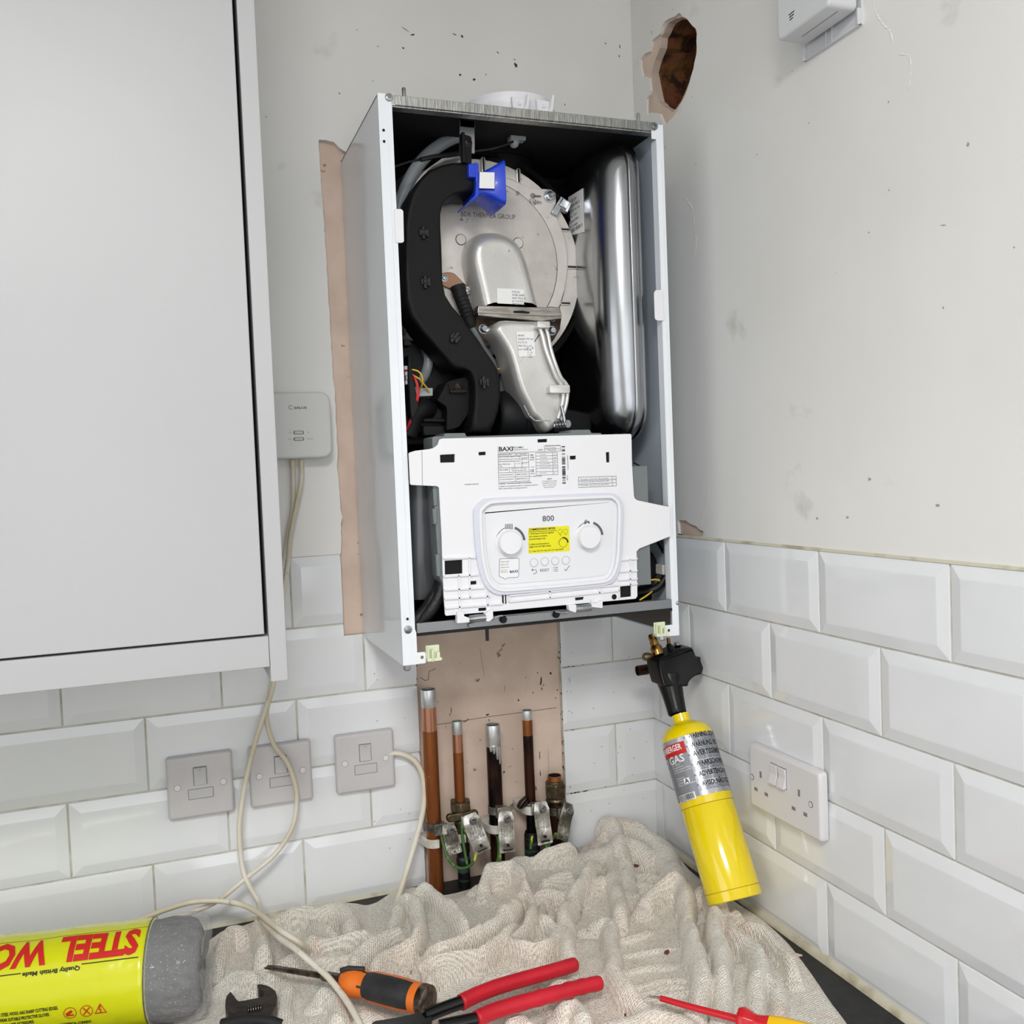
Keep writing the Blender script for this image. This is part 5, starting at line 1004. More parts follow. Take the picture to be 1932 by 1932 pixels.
clamp('earth clamp on the scorched middle pipe, bright tag hanging straight',-.2925,.011,1.009,-.2855,1.004,-2,.0525,.0255,'tag_metal',tail=.011)
clamp('earth clamp on the thin dark pipe with a smooth shiny tag',-.236,.009,1.005,-.2275,1.009,2,.056,.0245,'tag_metal')
clamp('earth clamp under the big compression nut, dull tag leaning left',px5,.0125,.992,-.184,1.001,-20,.048,.021,'tag_dull',False)
# earth wires
def cab(name,label,pts,r,m,sm=6,cat='cable',grp=None,n=10):
    b=BM(); tube(b,pts,r,n,sm); o=obj(name,b,m); o['label']=label; o['category']=cat
    if grp: o['group']=grp
    return o
cab('earth_wire','green and yellow earth wire looping below the two left clamps',[(-0.3837,-0.045,0.9922),(-0.3834,-0.05,0.9808),(-0.3804,-0.06,0.9631),(-0.3737,-0.065,0.952),(-0.3642,-0.068,0.9456),(-0.3515,-0.066,0.9444),(-0.3399,-0.06,0.9491),(-0.3358,-0.057,0.9591),(-0.3368,-0.053,0.9697),(-0.3442,-0.048,0.9824),(-0.3508,-0.045,0.997),(-0.354,-0.043,1.0035)],.0022,'earth_wire',cat='wire',grp='green earth wires')
cab('earth_wire','green earth wire dropping straight beside the dark lower fitting',[(-0.3529,-0.046,1.0017),(-0.353,-0.05,0.982),(-0.3525,-0.055,0.9666),(-0.3507,-0.06,0.9458)],.0022,'earth_wire',cat='wire',grp='green earth wires')
cab('earth_wire','yellow-green earth wire hanging in front of the middle pipe',[(-0.2962,-0.048,0.974),(-0.2971,-0.052,0.9596),(-0.298,-0.056,0.9479),(-0.2992,-0.06,0.9363)],.0022,'earth_wire',cat='wire',grp='green earth wires')
cab('earth_wire','dark green earth wire curving left at the foot of the middle pipe',[(-0.2972,-0.045,0.9732),(-0.2971,-0.048,0.9581),(-0.2996,-0.052,0.9427),(-0.3062,-0.058,0.9355)],.002,'earth_wire',cat='wire',grp='green earth wires')
cab('earth_wire','short green earth wire below the smooth shiny tag, leftmost strand',[(-0.2413,-0.045,0.9634),(-0.2453,-0.05,0.9564),(-0.2487,-0.056,0.9484)],.0022,'earth_wire',cat='wire',grp='green earth wires')
cab('earth_wire','short earth wire slanting right from below the smooth shiny tag',[(-0.2243,-0.045,0.9604),(-0.223,-0.05,0.9538),(-0.2222,-0.056,0.9463)],.0022,'earth_wire',cat='wire',grp='green earth wires')
cab('earth_wire','earth wire slanting down left from the dull leaning tag',[(-0.2017,-0.045,0.9606),(-0.2106,-0.05,0.9544),(-0.2207,-0.056,0.9474)],.0022,'earth_wire',cat='wire',grp='green earth wires')
cab('earth_wire','short earth wire curving right below the dull leaning tag',[(-0.1973,-0.045,0.9599),(-0.196,-0.05,0.9545),(-0.1896,-0.055,0.9491)],.0022,'earth_wire',cat='wire',grp='green earth wires')
# pipe stub out of right wall
t=thing('pipe_stub','short blackened copper pipe end sticking out behind the gas torch','pipe',(0,-.1,1.244))
sp=[(-0.0808,-0.1,1.2101),(-0.0611,-0.1,1.2091)]
b=BM(); lathe(b,[(.0066,.03),(.0066,0),(.0078,0),(.0078,.0175)],sp[0],(1,0,.02),24); lathe(b,[(.0078,.0175),(.0078,.11)],sp[0],(1,0,.02),24); obj('pipe_body',b,'copper_burnt',t)
b=BM(); lathe(b,[(.0078,.0165),(.0085,.017),(.0085,.019),(.0078,.0195)],sp[0],(1,0,.02),24); obj('solder_ring',b,'solder',t)
b=BM(); lathe(b,[(0,.012),(.0066,.012)],sp[0],(1,0,.02),24); obj('bore',b,'hole_black',t)

# ---------------- switched spurs ----------------
def spur(label,cx,cz,grp='switched fused spurs on the left tiled wall'):
    t=thing('fused_spur',label,'wall switch',(cx,-.007,cz),grp)
    b=BM(); pillow(b,rrect(cx-.043,cx+.043,cz-.043,cz+.043,.004,4),-.0068,-.0165,.004,5,rd=.0045); obj('plate',b,'switch_plate',t,smooth=50)
    b=BM(); box(b,cx-.0088,cx+.0088,-.0169,-.0163,cz+.0015,cz+.0268); obj('switch_gap',b,'gap_line',t,smooth=0)
    b=BM(); prism(b,[(-.0166,cz+.0022),(-.0192,cz+.0022),(-.0180,cz+.014),(-.0205,cz+.0258),(-.0166,cz+.0258)],cx-.008,cx+.008,ax='X'); sw=obj('rocker',b,'switch_part',t,bev=.0004)
    b=BM(); text(b,'FRIDGE'if False else 'DP',(cx,-.02065,cz+.0235),X,Z,.0016); obj('mark',b,'ink_soft',sw,smooth=-1)
    b=BM(); box(b,cx-.0165,cx+.0165,-.0169,-.0163,cz-.0175,cz-.0032); obj('fuse_gap',b,'gap_line',t,smooth=0)
    b=BM(); box(b,cx-.0158,cx+.0158,-.0174,-.0163,cz-.0168,cz-.0039); obj('fuse_carrier',b,'switch_part',t,bev=.0004)
    for s in (-1,1):
        b=BM(); lathe(b,[(.0042,0),(.0040,.0005),(0,.0006)],(cx+s*.030,-.0165,cz+.0012),(0,-1,0),20); obj('screw_cap',b,'socket_white',t)
        b=BM(); lathe(b,[(.0046,.0002),(.0042,.0002)],(cx+s*.030,-.0165,cz+.0012),(0,-1,0),20); obj('cap_gap',b,'gap_line',t,smooth=0)
    return t
spur('leftmost light grey switched fused spur plate on the tiles',-.7135,1.1058)
spur('middle light grey fused spur plate, with the white cables hanging across it',-.6053,1.1055)
s3=spur('light grey fused spur plate nearest the pipes, with a white cable leaving its right side',-.4851,1.1057)
# ---------------- double socket ----------------
cy,cz=-.3660,1.0985
t=thing('double_socket','white double wall socket with two rocker switches on the right tiled wall','socket',(-.007,cy,cz))
b=BM(); hs=[]
pillow(b,rrect(cy-.0735,cy+.0735,cz-.043,cz+.043,.005,4),-.0068,-.0175,.004,5,ax='X',rd=.005); obj('plate',b,'socket_white',t,smooth=50)
b=BM()
for (dy,dz,hy_,hz_) in ((.047,.0065,.0019,.0042),(.0585,-.0165,.0035,.0022),(.0355,-.0165,.0035,.0022),(-.033,.0068,.0019,.0042),(-.0215,-.0165,.0035,.0022),(-.0445,-.0165,.0035,.0022)):
    box(b,-.0179,-.0172,cy+dy-hy_,cy+dy+hy_,cz+dz-hz_,cz+dz+hz_)
obj('pin_hole',b,'gap_line',t,smooth=0,label='socket pin holes')
for (y,z) in ((cy+.0665,cz-.0022),(cy-.0555,cz-.0005)):
    b=BM(); lathe(b,[(.0041,.0),(.0041,.0004),(.003,.0003),(0,.0003)],(-.0175,y,z),(-1,0,0),18); sc_=obj('screw_cap',b,'gap_line',t)
    b=BM(); lathe(b,[(.0031,.0006),(0,.0009)],(-.0175,y,z),(-1,0,0),18); obj('cap',b,'socket_white',sc_)
for y in (cy+.0165,cy-.0012):
    b=BM(); prism(b,[(-.0175,cz+.004),(-.0235,cz+.004),(-.0195,cz+.017),(-.021,cz+.029),(-.0175,cz+.029)],y-.0072,y+.0072,ax='Y')
    for v in b.verts: v.co=(v.co.x,v.co.y,v.co.z)
    obj('rocker',b,'socket_white',t,smooth=0,bev=.0006)
    b=BM(); box(b,-.0179,-.0172,y-.0078,y+.0078,cz+.0032,cz+.0298); obj('switch_gap',b,'gap_line',t,smooth=0)
# ---------------- thermostat receiver ----------------
t=thing('thermostat_receiver','rounded white thermostat receiver box half hidden behind the wall cabinet','thermostat',(-.559,-.001,1.596))
b=BM(); pillow(b,rrect(-.6065,-.5135,1.5495,1.642,.014,6),-.001,-.03,.0035,5); bx=obj('body',b,'thermostat',t,smooth=50)
b=BM()
for z in (1.5855,1.5765): prism(b,rrect(-.5672,-.5525,z-.0025,z+.0025,.0022,4),-.0301,-.0304)
obj('slider_gap',b,'gap_line',bx,smooth=0)
for z in (1.5855,1.5765):
    b=BM(); prism(b,rrect(-.5655,-.5540,z-.0018,z+.0018,.0015,4),-.0304,-.0312); obj('slider',b,'switch_part',bx,bev=.0003)
b=BM()
text(b,'SALUS',(-.5557,-.0303,1.6200),X,Z,.0031,.0175,bold=.03); arc(b,-.5688,1.6205,.0022,.0029,40,320,-.0303); 
for s,x,z in (('ON',-.5715,1.5855),('OFF',-.5465,1.5855),('AUTO',-.5725,1.5765),('MANUAL',-.5445,1.5765)): text(b,s,(x,-.0303,z),X,Z,.0014)
for z in (1.589,1.5685): lathe(b,[(.0005,0),(0,.0001)],(-.5705,-.0303,z),(0,-1,0),8)
obj('printing',b,'ink_soft',bx,smooth=-1)
# ---------------- alarm on right wall ----------------
t=thing('co_alarm','white alarm unit on a wall bracket high on the right wall','alarm',(0,-.48,1.99))
b=BM(); pillow(b,rrect(-.5245,-.4345,2.0035,2.13,.006,4),-.010,-.046,.003,4,ax='X'); al=obj('body',b,'alarm',t,smooth=50)
b=BM(); box(b,-.0305,-.0298,-.5247,-.4343,2.0030,2.1); 
b.free()
b=BM(); box(b,-.0275,-.027,-.515,-.455,2.0030,2.0036); obj('seam',b,'gap_line',al,smooth=0)
b=BM()
for (p_,q_) in (([(-0.4569,2.024),(-0.4666,2.0245)],0),([(-0.4579,2.021),(-0.4657,2.0213)],0),([(-0.4585,2.0179),(-0.464,2.0183)],0)): line(b,p_,.0011,-.0464,ax='X')
obj('sounder_slot',b,'hole_black',al,smooth=0)
b=BM(); box(b,-.003,-.0005,-.5245,-.429,1.9885,2.12); box(b,-.006,-.003,-.5245,-.429,1.9885,1.9898); box(b,-.008,-.003,-.432,-.429,1.9885,2.006); box(b,-.008,-.003,-.5245,-.522,1.9885,2.006); box(b,-.0055,-.003,-.4685,-.4675,1.99,2.01); box(b,-.0055,-.003,-.4785,-.4775,1.99,2.01)
obj('wall_bracket',b,'alarm',t,bev=.0006)

# ---------------- gas torch ----------------
Bc=Vector((-.060,-.315,.9425)); Tc=Vector((-.0635,-.2,1.152)); Ax=(Tc-Bc).normalized(); CL=(Tc-Bc).length
camv=Vector((-.7357,-1.3548,1.5172)); F_=(camv-(Bc+Tc)/2); F_=(F_-Ax*F_.dot(Ax)).normalized(); Rv=Ax.cross(F_)
cr_=.0368
t=thing('gas_torch','yellow gas torch canister with black burner head leaning in the corner','gas torch',tuple(Bc))
b=BM(); lathe(b,[(0,.003),(.030,.001),(cr_-.001,0),(cr_,.001),(cr_,.0125),(cr_-.0004,.013),(cr_,.0135),(cr_,.1225),(cr_-.0006,.1235),(cr_,.1245),(cr_,CL-.021),(cr_-.003,CL-.0125),(cr_-.009,CL-.006),(cr_-.019,CL-.001),(.0125,CL+.001),(.0125,CL+.012),(0,CL+.012)],Bc,Ax,64); can=obj('canister',b,'can_yellow',t,smooth=35,label='yellow gas canister')
for i_,h in enumerate((.0135,.1235)):
    b=BM(); lathe(b,[(cr_+.0001,h-.0002),(cr_+.0001,h+.0002)],Bc,Ax,64); obj('seam_line',b,'rust_chip',can,smooth=0)
h0,h1=.134,CL-.0235
def cpt(ph,h,d=.0004): return Bc+Ax*h+(F_*math.cos(ph)+Rv*math.sin(ph))*(cr_+d)
def cpatch(bm,a0,a1,h0,h1,d,mi=0,n=24):
    v=[(bm.verts.new(cpt(math.radians(a0+(a1-a0)*i/n),h0,d)),bm.verts.new(cpt(math.radians(a0+(a1-a0)*i/n),h1,d))) for i in range(n+1)]
    for i in range(n): bm.faces.new((v[i][0],v[i+1][0],v[i+1][1],v[i][1])).material_index=mi
b=BM(); cpatch(b,-180,180,h0,h1,.0003,n=72); lb=obj('label_wrap',b,'can_silver',can,smooth=180,label='silver paper label')
LH=h1-h0
def hD(y): return h0+(1107-y)/(1107-672)*LH
b=BM(); cpatch(b,-125,-9,hD(790),hD(705),.0006); obj('red_panel',b,'ink_red',lb,smooth=180)
b=BM(); cpatch(b,-125,-8,hD(1125)+.004,hD(790),.0005)
mat('label_grey',(140,141,148),.35,.3); obj('grey_panel',b,'label_grey',lb,smooth=180)
fn=lambda d: (lambda u,v: cpt(u/cr_,v,d))
rd=lambda a: math.radians(a)*cr_
b=BM(); text(b,'ROTHENBERGER',(rd(-63),hD(735)),0,0,.0082,rd(92),fn=fn(.0009),slices=(0,.003),bold=.02)
text(b,'MAP//PRO GAS',(rd(-18),hD(815)),0,0,.0105,rd(150),align='R',fn=fn(.0009),slices=(0,.003),bold=.015)
for k,s in enumerate(['No. 35521','Propylene','Contains propene Hydrocarbons','Use only outdoors or well ventilated']): text(b,s,(rd(-55),hD(855+k*17)),0,0,.0022,rd((24,30,62,62)[k]),align='L' ,fn=fn(.0009),slices=(0,.004))
for k,s in enumerate(['Pressure max','For EU use','Keep away from heat','Not refillable']): text(b,s,(rd(-52),hD(950+k*17)),0,0,.0022,rd((22,26,30,46)[k]),align='L',fn=fn(.0009),slices=(0,.004))
cpatch(b,-34,-20,hD(1000),hD(962),.0008)
obj('label_text',b,'sticker_white',lb,smooth=-1)
b=BM(); text(b,'A',(rd(-27),hD(981)),0,0,.0062,fn=fn(.001),bold=.02)
rows_=[('WARNING: DO NOT',683),('WARNUNG: NICHT',748),('AVERTISSEMENT:',812),('WAARSCHUWING:',885),('ADVERTENCIA: NO',958),('AVISO: NÃO VOLTE',1028)]
for s,y in rows_:
    text(b,s,(rd(2),hD(y)),0,0,.0066,rd(88),align='L',fn=fn(.0009),slices=(0,.003),bold=.02)
    text(b,'o',(rd(-6),hD(y)),0,0,.004,fn=fn(.0009))
    for k in range(3): text(b,random.choice(['store below 50 C keep out of reach of children and pets','do not puncture or burn even after use extremely flammable','pressurised container protect from sunlight ventilate well']),(rd(-4),hD(y+19+k*11)),0,0,.0017,rd(120),align='L',fn=fn(.0009),slices=(0,.004))
obj('warning_text',b,'ink',lb,smooth=-1)
b=BM(); cpatch(b,-64,-17,hD(1118),hD(1066),.0007); bcp=obj('barcode_panel',b,'sticker_white',lb,smooth=180)
b=BM()
a=-62
while a<-20:
    w_=random.choice((.7,1.2,2)); cpatch(b,a,a+w_,hD(1108),hD(1070),.0009,n=2); a+=w_+random.choice((.8,1.3))
text(b,'4 004625 355211',(rd(-41),hD(1113)),0,0,.0018,rd(38),fn=fn(.0009)); obj('barcode',b,'ink',bcp,smooth=0)
# burner head
k_=Ax.y/Ax.z
def shear(bm,y0=-.2,z0=1.152):
    for v in bm.verts: v.co.y+=y0+k_*(v.co.z-z0)
    return bm
hd=roundc([(-0.0834,1.2404),(-0.0727,1.2426),(-0.0556,1.2466),(-0.0411,1.2502),(-0.0326,1.2505),(-0.0221,1.25),(-0.0209,1.2462),(-0.02,1.2375),(-0.0143,1.2312),(-0.0132,1.2212),(-0.0191,1.2137),(-0.0302,1.2123),(-0.0383,1.2093),(-0.0441,1.2054),(-0.0473,1.2002),(-0.0867,1.2043),(-0.087,1.2133),(-0.0868,1.2216),(-0.0859,1.2305)],.002,3)
b=BM(); pillow(b,hd,.016,-.019,.0035,5,rd=.005); bmesh.ops.recalc_face_normals(b,faces=b.faces[:]); shear(b); hdo=obj('burner_head',b,'torch_black',t,smooth=40,label='black plastic burner head')
nk=[(-0.0679,1.1634),(-0.0659,1.2049),(-0.0655,1.2111)]
b=BM(); n0=Vector((nk[0][0],-.2+.549*(nk[0][1]-1.152),nk[0][1])); n1=Vector((nk[1][0],-.2+.549*(nk[1][1]-1.152),nk[1][1])); n2=Vector((nk[2][0],-.2+.549*(nk[2][1]-1.152),nk[2][1])); dn=(n1-n0).normalized(); Ln=(n1-n0).length
lathe(b,[(.0095,.002),(.0125,0),(.0134,.0015),(.0136,.006),(.0150,Ln*.5),(.0170,Ln*.85),(.0185,Ln),(.019,Ln+.008),(.012,Ln+.012)],n0,dn,36); obj('handle_neck',b,'torch_black',t,smooth=60,label='smooth tapered black neck')
q=[(-0.0721,1.2467),(-0.0723,1.2589),(-0.0741,1.2691),(-0.0503,1.2518),(-0.0483,1.2624),(-0.0368,1.2523),(-0.0887,1.2413),(-0.0173,1.228),(-0.0236,1.2159),(-0.0125,1.2148),(-0.0723,1.2639),(-0.0756,1.2542)]
def kp(p,dy=0): return Vector((p[0],-.2+.549*(p[1]-1.152)+dy,p[1]))
b=BM(); a_,c_=kp(q[0]),kp(q[2]); d_=(c_-a_).normalized(); L0=(c_-a_).length
lathe(b,[(.0088,-.006),(.0090,.0),(.0090,.006),(.0072,.009),(.0066,.0095),(.0066,.016),(.0056,.0165),(.0056,.019),(.0061,.0195),(.0055,L0),(.005,L0+.001),(.005,L0-.004)],a_,d_,28); br=obj('brass_jet',b,'brass',t,label='brass burner jet')
b=BM()
for p_,r_ in ((q[10],.0028),(q[11],.0018)): lathe(b,[(r_,0),(0,.0001)],kp(p_,-.0058 if r_>.002 else -.0070),(0,-1,0),16)
obj('air_hole',b,'hole_black',br,smooth=0)
b=BM(); tube(b,[kp(q[3],0),kp(q[4],0)],.0029,14); obj('brass_tube',b,'brass',t)
b=BM(); tube(b,[kp(q[3],0)-Ax*.012,kp(q[3],0)+Ax*.003],[.0058,.0040],16); obj('tube_collar',b,'torch_black',t)
b=BM(); lathe(b,[(.0,-.002),(.0055,-.002),(.0055,.002),(.004,.004),(0,.0045)],kp(q[5]),Ax,18); obj('screw',b,'chrome',t)
b=BM(); lathe(b,[(.0,-.004),(.0048,-.004),(.0060,0),(.0060,.005),(.0046,.008),(0,.008)],kp(q[6],0),(-1,0,.1),18); obj('brass_knob',b,'brass_old',t)
b=BM(); lathe(b,[(.0,-.012),(.0080,-.012),(.0080,.005),(.0068,.0075),(0,.008)],kp(q[7],-.004),Vector((.75,-.6,0)),26); obj('trigger_button',b,'torch_black',t,label='round black ignition button')
b=BM(); tube(b,[kp(q[8]),kp(q[9])],.0016,8); obj('trigger_guard',b,'torch_black',t)

# ---------------- steel wool pack ----------------
wc0=Vector([(-0.7868,-0.2072,0.957)][0]); wa=Vector((.984,-.178,0)).normalized(); wr=.0572
wf=Vector((0,0,1)).cross(wa)  # back direction
if wf.y>0: wf=-wf             # towards the camera
wc=wc0+wa*.0
def wp(tt,th,d=0,sq=True):
    r=wr+d
    bul=1+.012*math.sin(tt*70+th*2)*min(1,abs(th-1.2)) if tt<-.02 else 1
    return wc+wa*tt+(Vector((0,0,1))*math.cos(th)+wf*math.sin(th))*r*bul
t=thing('steel_wool_pack','yellow labelled roll of steel wool in clear wrapping, lying at the lower left','steel wool pack',tuple(wc-Vector((0,0,.057))))
def wlathe(prof,nn=72):
    b=BM(); prev=None
    for tt,d in prof:
        ring=[b.verts.new(wp(tt,2*math.pi*k/nn,d)) for k in range(nn)]
        if prev:
            for k in range(nn): b.faces.new((prev[k],prev[(k+1)%nn],ring[(k+1)%nn],ring[k]))
        prev=ring
    b.faces.new(prev); return b
b=wlathe([(-.01,-.003),(.015,-.0028),(.03,-.0015),(.045,-.0025),(.054,-.006),(.0595,-.013),(.061,-.022),(.062,-.04)])
for v in b.verts:
    v.co+=Vector((random.gauss(0,.0004),random.gauss(0,.0004),random.gauss(0,.0004)))
obj('wool_roll',b,'steel_wool',t,label='grey steel wool end')
b=wlathe([(-.35+.00718*i,.0) for i in range(51)]); lbw=obj('paper_label',b,'wool_yellow',t,smooth=180,label='yellow paper label')
prof=[(.008,.0012),(.02,.0014),(.03,.0018),(.042,.0014),(.052,.0012),(.060,-.001),(.0655,-.003),(.0675,-.008),(.068,-.014),(.0665,-.022),(.0645,-.03),(.064,-.05)]
b=wlathe(prof,120)
for v in b.verts:
    tt=(v.co-wc).dot(wa)
    if tt>.004:
        k=min(1,tt/.05); rad=(v.co-wc-wa*tt); 
        if rad.length>1e-5: v.co+=rad.normalized()*random.gauss(0,.0011)*k
        v.co+=wa*random.gauss(0,.0009)*k
obj('clear_wrapping',b,'clear_film',t,smooth=180,label='clear crinkled plastic wrapping')
b=BM()
cs=(Vector((0,0,1)),wf)
for tt in (.0085,): 
    for k in range(60):
        th0,th1=-.6+k*3.4/60,-.6+(k+1)*3.4/60
        vs=[b.verts.new(wp(tt-.0012,th0,.0006)),b.verts.new(wp(tt+.0008,th0,.0006)),b.verts.new(wp(tt+.0008,th1,.0006)),b.verts.new(wp(tt-.0012,th1,.0006))]; b.faces.new(vs)
obj('label_edge',b,'ink',lbw,smooth=0)
wfn=lambda u,v: wp(u,v/wr,.0008)
up_=lambda u,v: wp(-u,v/wr,.0008) # upside-down writing: runs right to left
r2=math.radians
b=BM(); text(b,'STEEL',(-.0005,wr*r2(29)),0,0,.0300,.0844,align='L',bold=.045,fn=up_,slices=(1,.004)); text(b,'WOOL',(.0956,wr*r2(29)),0,0,.0300,.1015,align='L',bold=.045,fn=up_,slices=(1,.004)); obj('title_text',b,'ink_red',lbw,smooth=-1)
b=BM(); text(b,'Quality British Made',(.0586,wr*r2(52)),0,0,.0044,.0592,align='L',bold=.03,fn=up_,slices=(1,.003))
def wline(t0,t1,th,wd):
    n=10
    for i in range(n):
        a,c=t0+(t1-t0)*i/n,t0+(t1-t0)*(i+1)/n
        b.faces.new([b.verts.new(wp(*q_,.0008)) for q_ in ((a,r2(th)-wd/wr/2),(c,r2(th)-wd/wr/2),(c,r2(th)+wd/wr/2),(a,r2(th)+wd/wr/2))])
wline(-.0575,.0019,48,.0010); wline(-.35,-.1194,50,.0010); wline(-.3,.007,10,.0005)
for k,(s,th,wd,x0) in enumerate([('WARNING: STEEL WOOL HAS SHARP CUTTING EDGES.',89,.073,-.0797),('ALWAYS WEAR SUITABLE PROTECTIVE GLOVES.',95,.063,-.0887),('TO CUT STEEL WOOL USE SCISSORS.',101,.065,-.1045),('KEEP AWAY FROM SOURCES OF IGNITION AND ELECTRICAL CURRENT.',111,.100,-.0471)]):
    text(b,s,(x0,-wr*r2(th)),0,0,.0036,wd,align='R',bold=.03,fn=lambda u,v: wp(u,-v/wr,.0008),slices=(0,.006))
obj('label_text',b,'ink',lbw,smooth=-1)
b=BM()
def wring(tc,th,r0,r1,n=28,tri=False):
    if tri:
        pts=[(0,1),(-.9,-.62),(.9,-.62)]; ou=[(tc+p[0]*r1,r2(th)-p[1]*r1/wr) for p in pts]; inn=[(tc+p[0]*r0,r2(th)-(p[1])*r0/wr) for p in pts]; n=3
    else:
        ou=[(tc+r1*math.cos(2*math.pi*k/n),r2(th)+r1*math.sin(2*math.pi*k/n)/wr) for k in range(n)]; inn=[(tc+r0*math.cos(2*math.pi*k/n),r2(th)+r0*math.sin(2*math.pi*k/n)/wr) for k in range(n)]
    for k in range(n): b.faces.new([b.verts.new(wp(*q_,.0009)) for q_ in (ou[k],ou[(k+1)%n],inn[(k+1)%n],inn[k])])
wring(-.0681,97,.0060,.0067); wring(-.0512,97,.0060,.0067); wring(-.0367,97,.0056,.0072,tri=True)
def wseg(p,q_,wd=.0009):
    p,q_=Vector(p),Vector(q_); n=(q_-p).normalized(); n=Vector((-n.y,n.x))*wd
    b.faces.new([b.verts.new(wp(a.x,r2(97)-a.y/wr,.0009)) for a in (p-n,q_-n,q_+n,p+n)])
wseg((-.0545,-.004),(-.0478,.004),.0006); wseg((-.0478,-.004),(-.0545,.004),.0006); wseg((-.0367,.0045),(-.0383,.0),.0006); wseg((-.0383,.0004),(-.036,0),.0005); wseg((-.036,0),(-.0372,-.0038),.0006)
wseg((-.072,-.0015),(-.066,.0022),.0015); wseg((-.072,-.0026),(-.0645,-.0026),.0008)
obj('warning_icon',b,'ink_red',lbw,smooth=0,label='red warning symbols')
# ---------------- tools ----------------
tools=[]  # capsules (p,q,r) used to press the sheet down under what lies on it
def seg(p,q,r): tools.append((Vector(p),Vector(q),r))
# orange and black screwdriver
tip,fer,butt=[Vector(p) for p in [(-0.6528,-0.2065,0.932),(-0.5733,-0.289,0.94),(-0.4964,-0.3798,0.944)]]
t=thing('screwdriver','worn flat screwdriver with an orange and black handle on the dust sheet','screwdriver',tuple(butt))
d=(butt-fer).normalized(); L=(butt-fer).length; vw=(camv-fer); vw=(vw-d*vw.dot(d)).normalized(); sd=d.cross(vw)
def blade(b,a,c,w0,w1,t0,t1):
    e=(c-a).normalized(); 
    s_=Vector((0,0,1)).cross(e).normalized(); u_=e.cross(s_)
    r0=[a+s_*x*w0+u_*y*t0 for x,y in ((-1,-1),(1,-1),(1,1),(-1,1))]; r1=[c+s_*x*w1+u_*y*t1 for x,y in ((-1,-1),(1,-1),(1,1),(-1,1))]
    v0=[b.verts.new(p) for p in r0]; v1=[b.verts.new(p) for p in r1]
    for i in range(4): b.faces.new((v0[i],v0[(i+1)%4],v1[(i+1)%4],v1[i]))
    b.faces.new(v0); b.faces.new(v1)
b=BM(); a1=tip.lerp(fer,.12); blade(b,tip,a1,.0038,.0036,.0005,.0014); tube(b,[a1-(fer-tip)*.02,a1,tip.lerp(fer,.75)],[.0022,.0033,.0036],12); tube(b,[tip.lerp(fer,.74),fer+d*.004],.0056,6); obj('blade',b,'worn_steel',t,smooth=35,label='rusty steel blade')
b=BM(); prof=[(.010,0),(.0135,.004),(.0160,.012),(.0168,.02),(.0150,.030),(.0148,.036),(.0165,.045),(.0172,.07),(.0168,.09),(.0160,.1),(.0162,L-.012),(.0163,L-.009)]
lathe(b,prof,fer,d,36,xr=vw)
o=obj('handle',b,['handle_orange','handle_black'],t,smooth=60)
me=o.data
for p in me.polygons:
    c=p.center-fer; h=c.dot(d); rad=(c-d*h); ang=math.degrees(math.atan2(rad.dot(sd),rad.dot(vw)))
    if (.033<h<L-.017 and abs(abs(ang)%180-0)<62) or (.033<h<L-.017 and abs(abs(ang)-180)<62): p.material_index=1
b=BM(); lathe(b,[(0,-.001),(.0105,-.001),(.0105,.002)],fer,d,24)
for k in range(1): tube(b,[fer+d*.002+vw*.012-sd*.008,fer+d*.012+vw*.013-sd*.012,fer+d*.03+vw*.008-sd*.015],.003,8)
obj('collar',b,'handle_black',t)
b=BM(); lathe(b,[(.0163,L-.009),(.0166,L-.006),(.0162,L),(.0145,L+.0015),(.0,L+.002)],fer,d,36); obj('strike_cap',b,'worn_steel',t,label='worn metal strike cap')
seg(fer,butt,.0165); seg(tip,fer,.004)
# slip-joint pliers
h1=[Vector(p) for p in [(-0.3104,-0.363,0.936),(-0.3405,-0.3693,0.938),(-0.3796,-0.3749,0.94),(-0.4157,-0.3812,0.942),(-0.4434,-0.3887,0.943)]+[(-0.4647,-0.3975,0.944),(-0.4867,-0.4013,0.944),(-0.5082,-0.4066,0.944)]]
h2=[Vector(p) for p in [(-0.3018,-0.4118,0.936),(-0.3278,-0.4151,0.939),(-0.3675,-0.4191,0.941),(-0.4074,-0.4222,0.942),(-0.4387,-0.4251,0.942)]+[(-0.4577,-0.4311,0.942),(-0.477,-0.4299,0.942),(-0.4981,-0.4285,0.942)]]
t=thing('water_pump_pliers','pliers with two long red dipped handles and black jaws, lower centre','pliers',tuple(h1[5]))
def cr3(pts,n): return [Vector(p) for p in cr(pts,n,False)]
def rad(n,f): return [f(i/(n-1)) for i in range(n)]
for hh in (h1,h2):
    g_=cr3(hh[:6],6); b=BM(); tube(b,[tuple(p) for p in g_],rad(len(g_),lambda s: .0082*(math.sin(min(1,(s+.02)*14)*math.pi/2))*(1+.05*s)+(.0006*math.sin(s*70) if hh is h2 and .15<s<.55 else 0)),16)
    obj('handle',b,'red_grip',t,smooth=180,label='red dipped handle')
    b=BM(); tube(b,[tuple(p) for p in cr3(hh[5:],5)],.0072,12); obj('arm',b,'dark_steel' if 0 else 'black_gloss',t)
    seg(hh[0],hh[2],.009); seg(hh[2],hh[4],.009); seg(hh[4],hh[7],.009)
b=BM(); hp_=[(-0.561,-0.3969),(-0.5491,-0.399),(-0.5319,-0.4011),(-0.5175,-0.401),(-0.5009,-0.4068),(-0.5025,-0.4191),(-0.5073,-0.4298),(-0.5313,-0.4346),(-0.5632,-0.4235),(-0.5687,-0.4087)]
